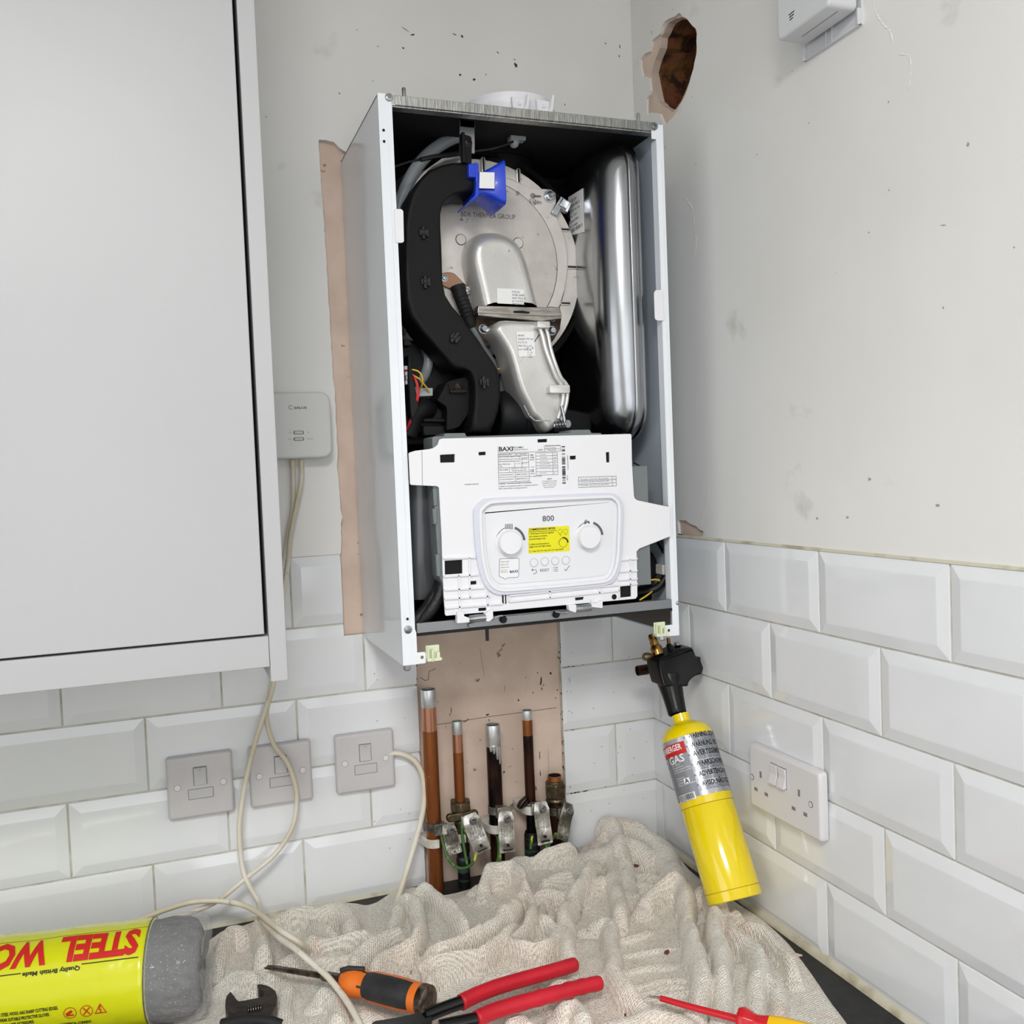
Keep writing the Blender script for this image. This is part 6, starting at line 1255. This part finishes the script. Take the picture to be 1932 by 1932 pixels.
prism(b,roundc(hp_,.004),.934,.947,ax='Z'); prism(b,roundc([(-0.5582,-0.4097),(-0.5391,-0.4103),(-0.5135,-0.4208),(-0.5089,-0.4302),(-0.5296,-0.4288),(-0.5535,-0.4197)],.003),.947,.9505,ax='Z'); obj('jaw',b,'black_gloss',t,bev=.0015)
seg((hp_[0][0],hp_[0][1],.94),(hp_[4][0],hp_[4][1],.94),.012)
# insulated screwdriver
r=[Vector(p) for p in [(-0.2635,-0.4513,0.932),(-0.255,-0.462,0.933),(-0.2293,-0.5001,0.935),(-0.2047,-0.5345,0.937),(-0.2013,-0.5414,0.938),(-0.1672,-0.5812,0.938)]]
t=thing('insulated_screwdriver','thin red insulated screwdriver with a red and yellow handle, lower right','screwdriver',tuple(r[4]))
b=BM(); blade(b,r[0],r[0].lerp(r[1],.5),.0016,.0019,.0003,.0009); tube(b,[tuple(r[0].lerp(r[1],.4)),tuple(r[1])],[.0012,.0018],10); obj('tip',b,'chrome',t)
b=BM(); tube(b,[tuple(r[1]-(r[1]-r[0])*.02),tuple(r[1]),tuple(r[2]),tuple(r[3])],[.0024,.0031,.0036,.0040],14); obj('shaft_sleeve',b,'red_plastic',t,smooth=60)
d=(r[5]-r[3]).normalized(); b=BM(); lathe(b,[(0,0),(.0055,0),(.0125,.002),(.014,.006),(.0125,.012),(.0098,.018),(.0098,.024),(.012,.034),(.0135,.05),(.0135,.085),(.011,.1),(0,.102)],r[3],d,8); o=obj('handle',b,['red_plastic','yellow_grip'],t,smooth=50,bev=.001)
for p in o.data.polygons:
    c=p.center-r[3]; h=c.dot(d)
    if h>.030 and abs((c-d*h).normalized().z)>.5: p.material_index=1
seg(r[0],r[3],.004); seg(r[3],r[5],.0145)
# adjustable spanner
t=thing('adjustable_spanner','dark steel adjustable spanner head with open jaws at the lower left','spanner',tuple(Vector([(-0.6771,-0.2898,0.93)][0])))
b=BM(); sp_=[(-0.7041,-0.2863),(-0.7025,-0.2763),(-0.6977,-0.2683),(-0.6943,-0.28),(-0.692,-0.29),(-0.6899,-0.2934),(-0.6803,-0.2942),(-0.6661,-0.2949),(-0.662,-0.2931),(-0.6603,-0.2903),(-0.6619,-0.2844),(-0.6672,-0.2769),(-0.6686,-0.2658),(-0.6636,-0.267),(-0.6553,-0.2763),(-0.6502,-0.2883),(-0.6495,-0.302),(-0.652,-0.3168),(-0.657,-0.3283),(-0.6633,-0.3389),(-0.6652,-0.3576),(-0.6661,-0.4),(-0.6863,-0.3911),(-0.6819,-0.3404),(-0.6831,-0.33),(-0.6944,-0.32),(-0.7031,-0.3083),(-0.7052,-0.2998)]
prism(b,roundc(sp_,.0015),.930,.944,ax='Z'); hdp=obj('jaw_head',b,'dark_steel',t,bev=.002,seg=3)
b=BM(); kq=[(-0.6746,-0.3145,0.9445)][0]
for k in range(6): lathe(b,[(.0035,0),(.0052,.0008),(.0052,.0014),(.0035,.0022)],(kq[0]-.008+k*.0026,kq[1],.9425),(1,-.1,0),16)
obj('adjusting_screw',b,'worn_steel',hdp)
b=BM(); q=[(-0.7102,-0.3254,0.94),(-0.6869,-0.3361,0.945),(-0.6642,-0.3485,0.945),(-0.6513,-0.3533,0.94)]; tube(b,q,.006,12,5); obj('handle_grip',b,'black_matte',t)
seg([(-0.701,-0.2816,0.937)][0],[(-0.654,-0.2956,0.937)][0],.007); seg([(-0.7035,-0.3246,0.937)][0],[(-0.6588,-0.3414,0.937)][0],.007)

# ---------------- dust sheet ----------------
def c2(pts,n=6): return np.array(cr(pts,n,False))
Bk=[(-.713,-.042),(-.69,-.025),(-.664,-.018),(-.636,-.008),(-.58,-.008),(-.532,-.012),(-.512,-.022),(-.498,-.034),(-.480,-.030),(-.455,-.012),(-.4356,-.008),(-.41,-.014),(-.392,-.048),(-.366,-.052),(-.3232,-.050),(-.28,-.050),(-.2362,-.050),(-.2,-.052),(-.172,-.050),(-.155,-.03),(-.13,-.012),(-.1,-.010),(-.07,-.010),(-.04,-.012),(-.022,-.018)]
Rt=[(-.022,-.018),(-.016,-.06),(-.018,-.12),(-.02,-.18),(-.016,-.24),(-.012,-.30),(-.018,-.36),(-.030,-.41),(-.044,-.457),(-.058,-.50),(-.069,-.54),(-.09,-.60)]
Lt=[(-.713,-.042),(-.716,-.07),(-.722,-.10),(-.728,-.14),(-.74,-.18),(-.755,-.22),(-.775,-.26),(-.80,-.32),(-.82,-.40),(-.83,-.48),(-.835,-.54),(-.84,-.60)]
Fr=[(-.84,-.60),(-.6,-.605),(-.4,-.602),(-.2,-.605),(-.09,-.60)]
NU,NV=640,560
def resam(P,n):
    P=c2(P,8); s=np.r_[0,np.cumsum(np.hypot(*np.diff(P,axis=0).T))]; s/=s[-1]; u=np.linspace(0,1,n)
    return np.c_[np.interp(u,s,P[:,0]),np.interp(u,s,P[:,1])]
bk,fr=resam(Bk,NU),resam(Fr,NU); lt,rt=resam(Lt,NV),resam(Rt,NV)
u=np.linspace(0,1,NU)[None,:,None]; v=np.linspace(0,1,NV)[:,None,None]
XY=(1-v)*bk[None]+v*fr[None]+(1-u)*lt[:,None]+u*rt[:,None]-((1-u)*(1-v)*bk[0]+u*(1-v)*bk[-1]+(1-u)*v*fr[0]+u*v*fr[-1])
gx,gy=XY[...,0].copy(),XY[...,1].copy()
def vnoise(x,y,sc,seed):
    rs=np.random.RandomState(seed); G=rs.rand(64,64)*2-1
    X_=x*sc; Y_=y*sc; xi=np.floor(X_).astype(int); yi=np.floor(Y_).astype(int); fx_=X_-xi; fy_=Y_-yi; fx_=fx_*fx_*(3-2*fx_); fy_=fy_*fy_*(3-2*fy_)
    g=lambda a,b_: G[a%64,b_%64]
    return (g(xi,yi)*(1-fx_)*(1-fy_)+g(xi+1,yi)*fx_*(1-fy_)+g(xi,yi+1)*(1-fx_)*fy_+g(xi+1,yi+1)*fx_*fy_)
wx=gx+.0028*vnoise(gx,gy,26,1)+.0004*vnoise(gx,gy,80,8); wy=gy+.0028*vnoise(gx,gy,26,2)+.0004*vnoise(gx,gy,80,9)
# folds traced across the sheet: (points, height, half width, lean)
RG=[
([(-0.7118,-0.1621),(-0.7015,-0.1135),(-0.6897,-0.0857),(-0.6788,-0.0785),(-0.6664,-0.0965)],.020,.012,0),
([(-0.6532,-0.0778),(-0.6514,-0.1273),(-0.6533,-0.1803)],.030,.011,.004),
([(-0.6339,-0.0569),(-0.6067,-0.0696),(-0.5756,-0.0698),(-0.5496,-0.0766),(-0.5343,-0.105),(-0.5349,-0.1378),(-0.5436,-0.1676)],.026,.012,.003),
([(-0.5817,-0.0813),(-0.5702,-0.1214),(-0.5582,-0.1656)],.018,.010,0),
([(-0.6091,-0.1561),(-0.5866,-0.1733),(-0.5623,-0.1776),(-0.5331,-0.1795),(-0.5075,-0.1796)],.026,.010,.005),
([(-0.5988,-0.2009),(-0.5811,-0.2167),(-0.5519,-0.2232),(-0.5272,-0.2127),(-0.5011,-0.1896),(-0.4859,-0.1801)],.022,.009,.003),
([(-0.4877,-0.1597),(-0.4731,-0.1258),(-0.4556,-0.0962),(-0.4435,-0.1183),(-0.4534,-0.1757),(-0.4687,-0.2161),(-0.4891,-0.2468)],.028,.010,.004),
([(-0.4478,-0.0887),(-0.4211,-0.0871),(-0.4096,-0.1315),(-0.4049,-0.1782),(-0.4056,-0.2172),(-0.4075,-0.2444)],.030,.011,.004),
([(-0.4645,-0.2406),(-0.4466,-0.2598),(-0.424,-0.2557),(-0.3883,-0.2394),(-0.3505,-0.2086),(-0.3123,-0.169)],.030,.010,.004),
([(-0.4757,-0.2593),(-0.4653,-0.2746),(-0.4441,-0.2802),(-0.413,-0.288),(-0.3869,-0.274),(-0.3555,-0.2475),(-0.3287,-0.2187)],.026,.009,.003),
([(-0.4851,-0.3177),(-0.4672,-0.2963),(-0.4384,-0.289),(-0.4142,-0.2917)],.018,.009,0),
([(-0.5405,-0.277),(-0.5247,-0.2496),(-0.5074,-0.2363),(-0.4886,-0.2273),(-0.4716,-0.2148)],.024,.009,.003),
([(-0.564,-0.2564),(-0.5428,-0.2287),(-0.5172,-0.2052),(-0.4913,-0.1847),(-0.4779,-0.1741)],.026,.011,.003),
([(-0.6528,-0.2058),(-0.6327,-0.1832),(-0.6105,-0.1668)],.014,.008,0),
([(-0.7153,-0.1977),(-0.6862,-0.1885),(-0.6582,-0.2012)],.016,.010,.002),([(-0.6933,-0.2388),(-0.6701,-0.2281),(-0.6537,-0.2155)],.014,.007,.002),
([(-0.6273,-0.2376),(-0.638,-0.2638),(-0.65,-0.3055),(-0.6559,-0.3273)],.018,.012,.003),([(-0.6061,-0.2782),(-0.591,-0.2782),(-0.5814,-0.3005),(-0.5866,-0.3304),(-0.6011,-0.3411)],.018,.011,.003),
([(-0.5666,-0.3218),(-0.547,-0.3447),(-0.5262,-0.3746)],.012,.012,0),([(-0.4948,-0.2777),(-0.5009,-0.3144),(-0.4799,-0.2596)],.018,.007,.002),
([(-0.343,-0.0823),(-0.3119,-0.0804),(-0.2663,-0.0483),(-0.2431,-0.0439),(-0.2142,-0.0531),(-0.1791,-0.042),(-0.151,-0.0043),(-0.1242,0.0033),(-0.1097,-0.0093),(-0.1029,-0.0429),(-0.1141,-0.0877),(-0.1295,-0.134),(-0.1533,-0.2054)],.027,.014,.002),
([(-0.1272,-0.0406),(-0.087,-0.0237),(-0.0645,-0.0371),(-0.052,-0.0685),(-0.0463,-0.0949),(-0.0642,-0.1559),(-0.0867,-0.2088),(-0.0929,-0.2416)],.024,.019,.0),([(-0.1577,-0.0693),(-0.1479,-0.0951),(-0.1114,-0.0777),(-0.0842,-0.0909),(-0.074,-0.124)],.024,.016,.0),
([(-0.3471,-0.1122),(-0.326,-0.0757),(-0.3012,-0.0707),(-0.2869,-0.0881),(-0.289,-0.1339),(-0.2929,-0.1661)],.030,.009,.004),
([(-0.3296,-0.1866),(-0.3131,-0.1648),(-0.3028,-0.157),(-0.2966,-0.1726),(-0.307,-0.205),(-0.3371,-0.2527),(-0.3584,-0.2706),(-0.3603,-0.2876),(-0.3471,-0.3067),(-0.3245,-0.2996),(-0.3007,-0.2696),(-0.298,-0.2493),(-0.3018,-0.2303),(-0.2863,-0.1882),(-0.274,-0.1832)],.026,.008,.002),
([(-0.3918,-0.2298),(-0.3692,-0.2293),(-0.3379,-0.2059),(-0.3093,-0.1611)],.026,.009,.004),
([(-0.4122,-0.2918),(-0.3899,-0.2762),(-0.3648,-0.2609),(-0.3389,-0.2303)],.024,.008,.003),
([(-0.3211,-0.3581),(-0.3044,-0.3151),(-0.2777,-0.2478),(-0.2466,-0.197),(-0.212,-0.1593),(-0.1816,-0.1249),(-0.1573,-0.1076)],.028,.012,.004),
([(-0.2482,-0.2515),(-0.2326,-0.2588),(-0.2249,-0.2724),(-0.2455,-0.3244),(-0.2681,-0.3742),(-0.2745,-0.4315),(-0.2793,-0.4786)],.022,.012,-.004),
([(-0.1229,-0.0514),(-0.1591,-0.1608),(-0.1815,-0.2204),(-0.2085,-0.2664)],.022,.013,.002),
([(-0.1572,-0.2364),(-0.1256,-0.2206),(-0.0951,-0.2177),(-0.0963,-0.2429),(-0.1198,-0.2963),(-0.1421,-0.3352),(-0.1582,-0.3736),(-0.1712,-0.4103),(-0.1961,-0.4539),(-0.2318,-0.4949)],.032,.013,-.004),
([(-0.0886,-0.2466),(-0.0663,-0.2571),(-0.075,-0.2912),(-0.0974,-0.3269),(-0.1223,-0.3631),(-0.1376,-0.4005),(-0.1651,-0.449),(-0.2133,-0.5198)],.034,.013,-.003),
([(-0.067,-0.2832),(-0.0829,-0.3273),(-0.1011,-0.3734),(-0.1004,-0.4005),(-0.1101,-0.434),(-0.1357,-0.4715),(-0.1821,-0.5344)],.026,.011,-.005),
([(-0.0522,-0.2879),(-0.0648,-0.3401),(-0.0565,-0.3746),(-0.0641,-0.4282),(-0.0778,-0.4626)],.018,.010,-.002),
([(-0.0807,-0.3303),(-0.0891,-0.3687),(-0.0941,-0.4039),(-0.1161,-0.4549),(-0.1213,-0.49),(-0.1421,-0.5242)],.020,.010,-.003),
([(-0.2575,-0.3605),(-0.2224,-0.3574),(-0.1924,-0.3647),(-0.1632,-0.3738)],.005,.006,0),([(-0.2688,-0.3957),(-0.2316,-0.3948),(-0.2026,-0.402),(-0.1761,-0.41)],.005,.006,0),([(-0.2712,-0.4288),(-0.2274,-0.4261),(-0.1915,-0.4386)],.005,.006,0),([(-0.2265,-0.2897),(-0.1954,-0.2847),(-0.1655,-0.2787)],.006,.006,0),
([(-0.2342,-0.3188),(-0.2042,-0.3235),(-0.1627,-0.3334),(-0.1499,-0.344)],.004,.005,0),([(-0.2734,-0.4129),(-0.229,-0.4099),(-0.1865,-0.4233)],.004,.005,0),([(-0.2721,-0.45),(-0.2376,-0.444),(-0.2023,-0.4525)],.005,.006,0),
([(-0.1435,-0.1724),(-0.1213,-0.1705),(-0.1056,-0.1905),(-0.0881,-0.2292)],.012,.008,.002),([(-0.1545,-0.2034),(-0.1137,-0.205),(-0.1003,-0.2409)],.012,.008,.002),([(-0.1268,-0.1454),(-0.0953,-0.1475),(-0.0831,-0.1793)],.010,.008,.002),
([(-0.4238,-0.3273),(-0.3959,-0.324),(-0.3665,-0.3402),(-0.3533,-0.3593)],.014,.011,.002),([(-0.3253,-0.372),(-0.2947,-0.3701),(-0.2686,-0.3739)],.010,.010,0),
([(-0.3625,-0.3819),(-0.342,-0.3722),(-0.3291,-0.3807)],.018,.009,.002),([(-0.3943,-0.386),(-0.3758,-0.3797),(-0.3626,-0.3919)],.016,.009,.002),([(-0.3634,-0.4178),(-0.3455,-0.4177),(-0.3411,-0.4347),(-0.3513,-0.4621)],.020,.012,.002),([(-0.4214,-0.4225),(-0.4051,-0.4197),(-0.4011,-0.4438)],.016,.010,.002),
([(-0.3499,-0.4666),(-0.3009,-0.4664),(-0.2572,-0.4783),(-0.2382,-0.4978),(-0.2437,-0.514)],.016,.012,.003),
([(-0.2173,-0.1621),(-0.1913,-0.1507),(-0.1603,-0.1411)],.016,.012,0),([(-0.29,-0.1619),(-0.2635,-0.1517),(-0.2466,-0.1711),(-0.2257,-0.1581)],.018,.010,.002),([(-0.264,-0.1281),(-0.2341,-0.1182),(-0.2013,-0.1152)],.016,.011,.002),
([(-0.2593,-0.2648),(-0.2745,-0.327),(-0.2958,-0.3989)],.008,.02,0),([(-0.094,-0.2968),(-0.1291,-0.349),(-0.1641,-0.4195)],.010,.010,0),([(-0.1149,-0.4003),(-0.1397,-0.4505),(-0.181,-0.505)],.010,.012,0),
]
gp=5.0; H=np.zeros_like(gx); DX=np.zeros_like(gx); DY=np.zeros_like(gx)
for pts,h,w_,lean in RG:
    P=np.array(cr(pts,4,False)) if len(pts)>2 else np.array(pts)
    best=np.full(gx.shape,1e9); tb=np.zeros_like(gx)
    m0=P.min(0)-w_*4; m1=P.max(0)+w_*4
    msk=(wx>m0[0])&(wx<m1[0])&(wy>m0[1])&(wy<m1[1]); x_=wx[msk]; y_=wy[msk]; bst=np.full(x_.shape,1e9); tt=np.zeros_like(x_); sgn=np.zeros_like(x_)
    n=len(P)-1
    for i in range(n):
        a=P[i]; e=P[i+1]-a; l2=(e*e).sum()+1e-12
        k=np.clip(((x_-a[0])*e[0]+(y_-a[1])*e[1])/l2,0,1); dx=x_-a[0]-k*e[0]; dy=y_-a[1]-k*e[1]; dd=np.hypot(dx,dy)
        c=dd<bst; bst[c]=dd[c]; tt[c]=((i+k)/n)[c]; sgn[c]=np.sign(e[0]*dy-e[1]*dx)[c]
    env=np.sqrt(np.clip(np.minimum(tt,1-tt)*5+.12,0,1))*(1+.12*vnoise(x_,y_,30,11))
    q=bst/(w_*(1+.18*vnoise(x_,y_,38,12)))
    q=q*np.where(sgn>0,1.0,.86)
    hh=h*env*(.80*np.sqrt(np.clip(1-q*q,0,None))+.22*np.exp(-q*q/2.2))
    H[msk]=H[msk]+(hh*100)**gp
    if lean: DY[msk]-=abs(lean)*np.exp(-q*q*1.2)*env*.6
H=H**(1/gp)/100
base=.0045+.003*vnoise(gx,gy,14,3)+.002*vnoise(gx,gy,33,4)
def bump(x,y,sx,sy,h): return h*np.exp(-((gx-x)/sx)**2-((gy-y)/sy)**2)
base+=bump(-.10,-.03,.085,.05,.014)+bump(-.145,-.06,.06,.05,.008)+bump(-.05,-.05,.05,.06,.008)+bump(-.30,-.10,.10,.05,.006)
crk=(np.abs(vnoise(wx,wy,45,5))); fine=.0007*(1-crk)**4+.0005*vnoise(wx,wy,60,6)+.0002*vnoise(wx,wy,160,7)
H=H*1.25
Zs=base+H+fine*(.5+np.clip(H*60,0,1))
# taper at the cut edges
U0=np.broadcast_to(np.linspace(0,1,NU)[None],gx.shape); V0=np.broadcast_to(np.linspace(0,1,NV)[:,None],gx.shape)
ed=np.minimum(np.minimum(U0,1-U0)*NU,np.minimum(V0,1-V0)*NV)
Zs*=np.clip(ed/5,.12,1)
# press down under whatever rests on it
seg(tuple(wc-wa*.12),tuple(wc+wa*.07),.058); seg(tuple(Bc+Ax*.002+Vector((0,0,.0))),tuple(Bc+Ax*.10),.0375)
for P_,Q_,r_ in tools:
    a=np.array(P_); e=np.array(Q_)-a; l2=(e[:2]**2).sum()+1e-12
    k=np.clip(((gx-a[0])*e[0]+(gy-a[1])*e[1])/l2,0,1); dd=np.hypot(gx-a[0]-k*e[0],gy-a[1]-k*e[1]); zc=a[2]+k*e[2]; sl=7 if r_>.03 else 2.6
    lim=np.where(dd<r_,zc-np.sqrt(np.clip(r_*r_-dd*dd,0,None))-.9,(zc-.9)+(dd-r_)*sl)
    Zs=np.minimum(Zs,np.clip(lim-.0006,.0012,None))
gx+=DX; gy+=DY*np.clip(Zs*40,0,1)
gy=np.minimum(gy,-.006); 
co=np.stack([gx,gy,.9008+Zs],-1).reshape(-1,3)
idx=np.arange(NU*NV).reshape(NV,NU); q=np.stack([idx[:-1,:-1],idx[1:,:-1],idx[1:,1:],idx[:-1,1:]],-1).reshape(-1,4)
me=bpy.data.meshes.new('dust_sheet'); me.vertices.add(len(co)); me.vertices.foreach_set('co',co.ravel()); me.loops.add(q.size); me.loops.foreach_set('vertex_index',q.ravel()); me.polygons.add(len(q)); me.polygons.foreach_set('loop_start',np.arange(0,q.size,4)); me.update(calc_edges=True); me.validate()
uvl=me.uv_layers.new(name='UVMap'); uu=np.stack([U0*.78,V0*.62],-1).reshape(-1,2)[q.ravel()]; uvl.data.foreach_set('uv',uu.ravel())
me.shade_smooth()
ds=bpy.data.objects.new('dust_sheet',me); COL.objects.link(ds); tag(ds,'crumpled beige woven cotton dust sheet covering the worktop','dust sheet')
m=bpy.data.materials.new('dust_cloth'); m.use_nodes=True; nt=m.node_tree; N=nt.nodes; Lk=nt.links; bs=N['Principled BSDF']
bs.inputs['Roughness'].default_value=.95; bs.inputs['Sheen Weight'].default_value=.3
uvn=N.new('ShaderNodeUVMap'); uvn.uv_map='UVMap'; tc=N.new('ShaderNodeTexCoord')
def nz(vec,sc,det=3,rough=.5):
    n=N.new('ShaderNodeTexNoise'); n.inputs['Scale'].default_value=sc; n.inputs['Detail'].default_value=det; n.inputs['Roughness'].default_value=rough; Lk.new(vec,n.inputs['Vector']); return n.outputs['Fac']
def mr(s,a,b_,c=0,d=1):
    r=N.new('ShaderNodeMapRange'); r.inputs[1].default_value=a; r.inputs[2].default_value=b_; r.inputs[3].default_value=c; r.inputs[4].default_value=d; Lk.new(s,r.inputs[0]); return r.outputs[0]
def mx(f_,a,b_):
    n=N.new('ShaderNodeMix'); n.data_type='RGBA'; Lk.new(f_,n.inputs[0])
    for k,v_ in ((6,a),(7,b_)):
        if isinstance(v_,tuple): n.inputs[k].default_value=s2l(v_)
        else: Lk.new(v_,n.inputs[k])
    return n.outputs[2]
wv=[]
for rot,sc in ((0,360),(math.pi/2,300)):
    mp=N.new('ShaderNodeMapping'); mp.inputs['Rotation'].default_value=(0,0,rot+.1); Lk.new(uvn.outputs[0],mp.inputs[0])
    w_=N.new('ShaderNodeTexWave'); w_.inputs['Scale'].default_value=sc/3.1; w_.inputs['Distortion'].default_value=3.5; w_.inputs['Detail'].default_value=2; w_.inputs['Detail Scale'].default_value=1.2; Lk.new(mp.outputs[0],w_.inputs['Vector']); wv.append(w_.outputs['Fac'])
ml=N.new('ShaderNodeMath'); ml.operation='MULTIPLY'; Lk.new(wv[0],ml.inputs[0]); Lk.new(wv[1],ml.inputs[1])
c0=mx(mr(nz(tc.outputs['Object'],7),.38,.62),(252,240,226),(244,240,228))
c0=mx(mr(nz(tc.outputs['Object'],16),.6,.72),c0,(238,220,204))
c0=mx(mr(ml.outputs[0],.0,.14,.2,0),c0,(140,124,108))
c0=mx(mr(nz(tc.outputs['Object'],520,2),.61,.66,0,.6),c0,(130,114,98))
c0=mx(mr(nz(tc.outputs['Object'],640,1),.68,.70,0,.9),c0,(246,244,238))
Lk.new(c0,bs.inputs['Base Color'])
bp=N.new('ShaderNodeBump'); bp.inputs['Distance'].default_value=.0016; ad=N.new('ShaderNodeMath'); ad.operation='ADD'; Lk.new(ml.outputs[0],ad.inputs[0]); Lk.new(nz(tc.outputs['Object'],700,2),ad.inputs[1]); Lk.new(ad.outputs[0],bp.inputs['Height']); Lk.new(bp.outputs[0],bs.inputs['Normal'])
me.materials.append(m)
zsi=lambda x,y: float(.9008+Zs.ravel()[np.argmin((gx-x).ravel()**2+(gy-y).ravel()**2)])

# debris on the sheet
def chipo(label,p,l,w_,rot,m,h=.002):
    z=zsi(p[0],p[1]); b=BM(); M=Matrix.Translation((p[0],p[1],z+.0012))@Matrix.Rotation(rot,4,'Z')
    prism(b,[(-l,-w_*.4),(-l*.5,-w_),(l*.6,-w_*.8),(l,0),(l*.5,w_*.7),(-l*.7,w_)],-.0006,h,ax='Z',M=M)
    return tag(obj('debris_chip',b,m,smooth=0,bev=.0004),label,'debris','loose chips lying on the dust sheet')
chipo('dark red-brown splinter on the raised back of the dust sheet',[(-0.1027,-0.1087)][0],.009,.0028,-.5,'rust_chip')
chipo('small brown chip near the centre of the flat right part of the dust sheet',[(-0.1766,-0.3372)][0],.0042,.0028,.7,'rust_chip')
chipo('tiny grey-brown flake left of the small brown chip on the sheet',[(-0.2207,-0.3363)][0],.0036,.0018,.2,'plaster')
chipo('tiny dark speck beside the tip end of the lower red plier handle',[(-0.2887,-0.4426)][0],.0018,.0015,.2,'rust_chip')
b=BM(); p=[(-0.0353,-0.3866),(-0.0287,-0.392),(-0.0219,-0.4026),(-0.0315,-0.4013),(-0.0385,-0.3965)]; prism(b,p,.9003,.9022,ax='Z'); tag(obj('plaster_chip',b,'plaster',smooth=0),'pink plaster sliver on the black worktop beside the right wall','debris')
b=BM(); rs=random.Random(3)
for _ in range(1500):
    i=rs.randrange(5,NV-5); j=rs.randrange(5,NU-5)
    if rs.random()<.5: i=int(abs(rs.gauss(.28,.16))*NV)%NV; j=int((.35+rs.gauss(.25,.22))*NU)%NU
    x,y,z=co[i*NU+j]; s=rs.uniform(.0002,.0006)
    vs=[b.verts.new((x+s*math.cos(a+rs.random()),y+s*math.sin(a+rs.random()),z+.0004+rs.random()*s)) for a in (0,2.1,4.2)]+[b.verts.new((x,y,z+s*1.4))]
    for f_ in ((0,1,2),(0,1,3),(1,2,3),(2,0,3)): b.faces.new([vs[k] for k in f_])
tag(obj('grit',b,'rust_chip',smooth=0),'scattered dark grit and dust on the dust sheet','debris',kind='stuff')

# ---------------- cables ----------------
cab('cable','white cable hanging in front of the middle spur, left strand, running down onto the sheet',
 [(-0.568,-0.016,1.5483),(-0.5686,-0.014,1.5135),(-0.5712,-0.014,1.4788),(-0.5787,-0.012,1.4442),(-0.585,-0.012,1.4097)]+[(-0.5999,-0.014,1.3388),(-0.6103,-0.016,1.2801)]+[(-0.6124,-0.02,1.2362),(-0.6209,-0.022,1.2066),(-0.6384,-0.026,1.1604),(-0.6551,-0.028,1.1049),(-0.6642,-0.03,1.0609),(-0.6672,-0.032,1.0314),(-0.6654,-0.04,0.9911),(-0.6586,-0.05,0.9693),(-0.6475,-0.06,0.9469)]+[(-0.6492,-0.1147,0.95),(-0.635,-0.1778,0.952),(-0.6203,-0.2218,0.955),(-0.6054,-0.2537,0.95),(-0.5912,-0.2838,0.945),(-0.5801,-0.3164,0.938),(-0.5753,-0.3504,0.938),(-0.5721,-0.3756,0.936),(-0.5693,-0.3912,0.93)],.0036,'cable_white',6,grp='white cables hanging on the left wall')
cab('cable','white cable bulging right across the middle spur, then sweeping left behind the wool pack',
 [(-0.5562,-0.018,1.5478),(-0.5578,-0.02,1.52),(-0.5645,-0.02,1.4902),(-0.5721,-0.02,1.4605),(-0.5779,-0.019,1.4329),(-0.5815,-0.018,1.4029)]+[(-0.5946,-0.019,1.3389),(-0.6049,-0.02,1.2802)]+[(-0.6106,-0.026,1.2372),(-0.6187,-0.022,1.2094),(-0.6218,-0.02,1.1846),(-0.6132,-0.022,1.1497),(-0.5967,-0.024,1.1229),(-0.5878,-0.026,1.0908),(-0.5871,-0.028,1.0662),(-0.5958,-0.03,1.0307),(-0.6218,-0.034,0.9993),(-0.6651,-0.045,0.9762),(-0.7008,-0.05,0.9563),(-0.7321,-0.052,0.9491),(-0.7654,-0.05,0.9431),(-0.7954,-0.05,0.9405),(-0.8195,-0.05,0.9391)],.0034,'cable_white',6,grp='white cables hanging on the left wall')
cab('cable','white cable arching from behind the wool pack across onto the dust sheet',
 [(-0.829,-0.06,0.9509),(-0.8025,-0.06,0.9541),(-0.7645,-0.06,0.9621),(-0.7315,-0.062,0.9661),(-0.6984,-0.066,0.9627),(-0.6711,-0.075,0.9566)]+[(-0.6839,-0.0893,0.968),(-0.6682,-0.101,0.965),(-0.6535,-0.1226,0.962),(-0.6419,-0.1503,0.96),(-0.629,-0.18,0.958),(-0.6138,-0.201,0.952),(-0.6009,-0.1885,0.935)],.0036,'cable_white',6,grp='white cables hanging on the left wall')
cab('cable','white cable curving from the right spur plate down behind the dust sheet',
 [(-0.4538,-0.012,1.1105),(-0.4407,-0.014,1.1115),(-0.4282,-0.018,1.1084),(-0.4129,-0.022,1.0978),(-0.4035,-0.026,1.0769),(-0.4022,-0.028,1.0471),(-0.4081,-0.03,1.0169),(-0.4214,-0.035,0.9813),(-0.44,-0.045,0.9413),(-0.4584,-0.06,0.9082),(-0.4709,-0.07,0.8882),(-0.4793,-0.078,0.8768)],.0042,'cable_white',6,grp='white cables hanging on the left wall')
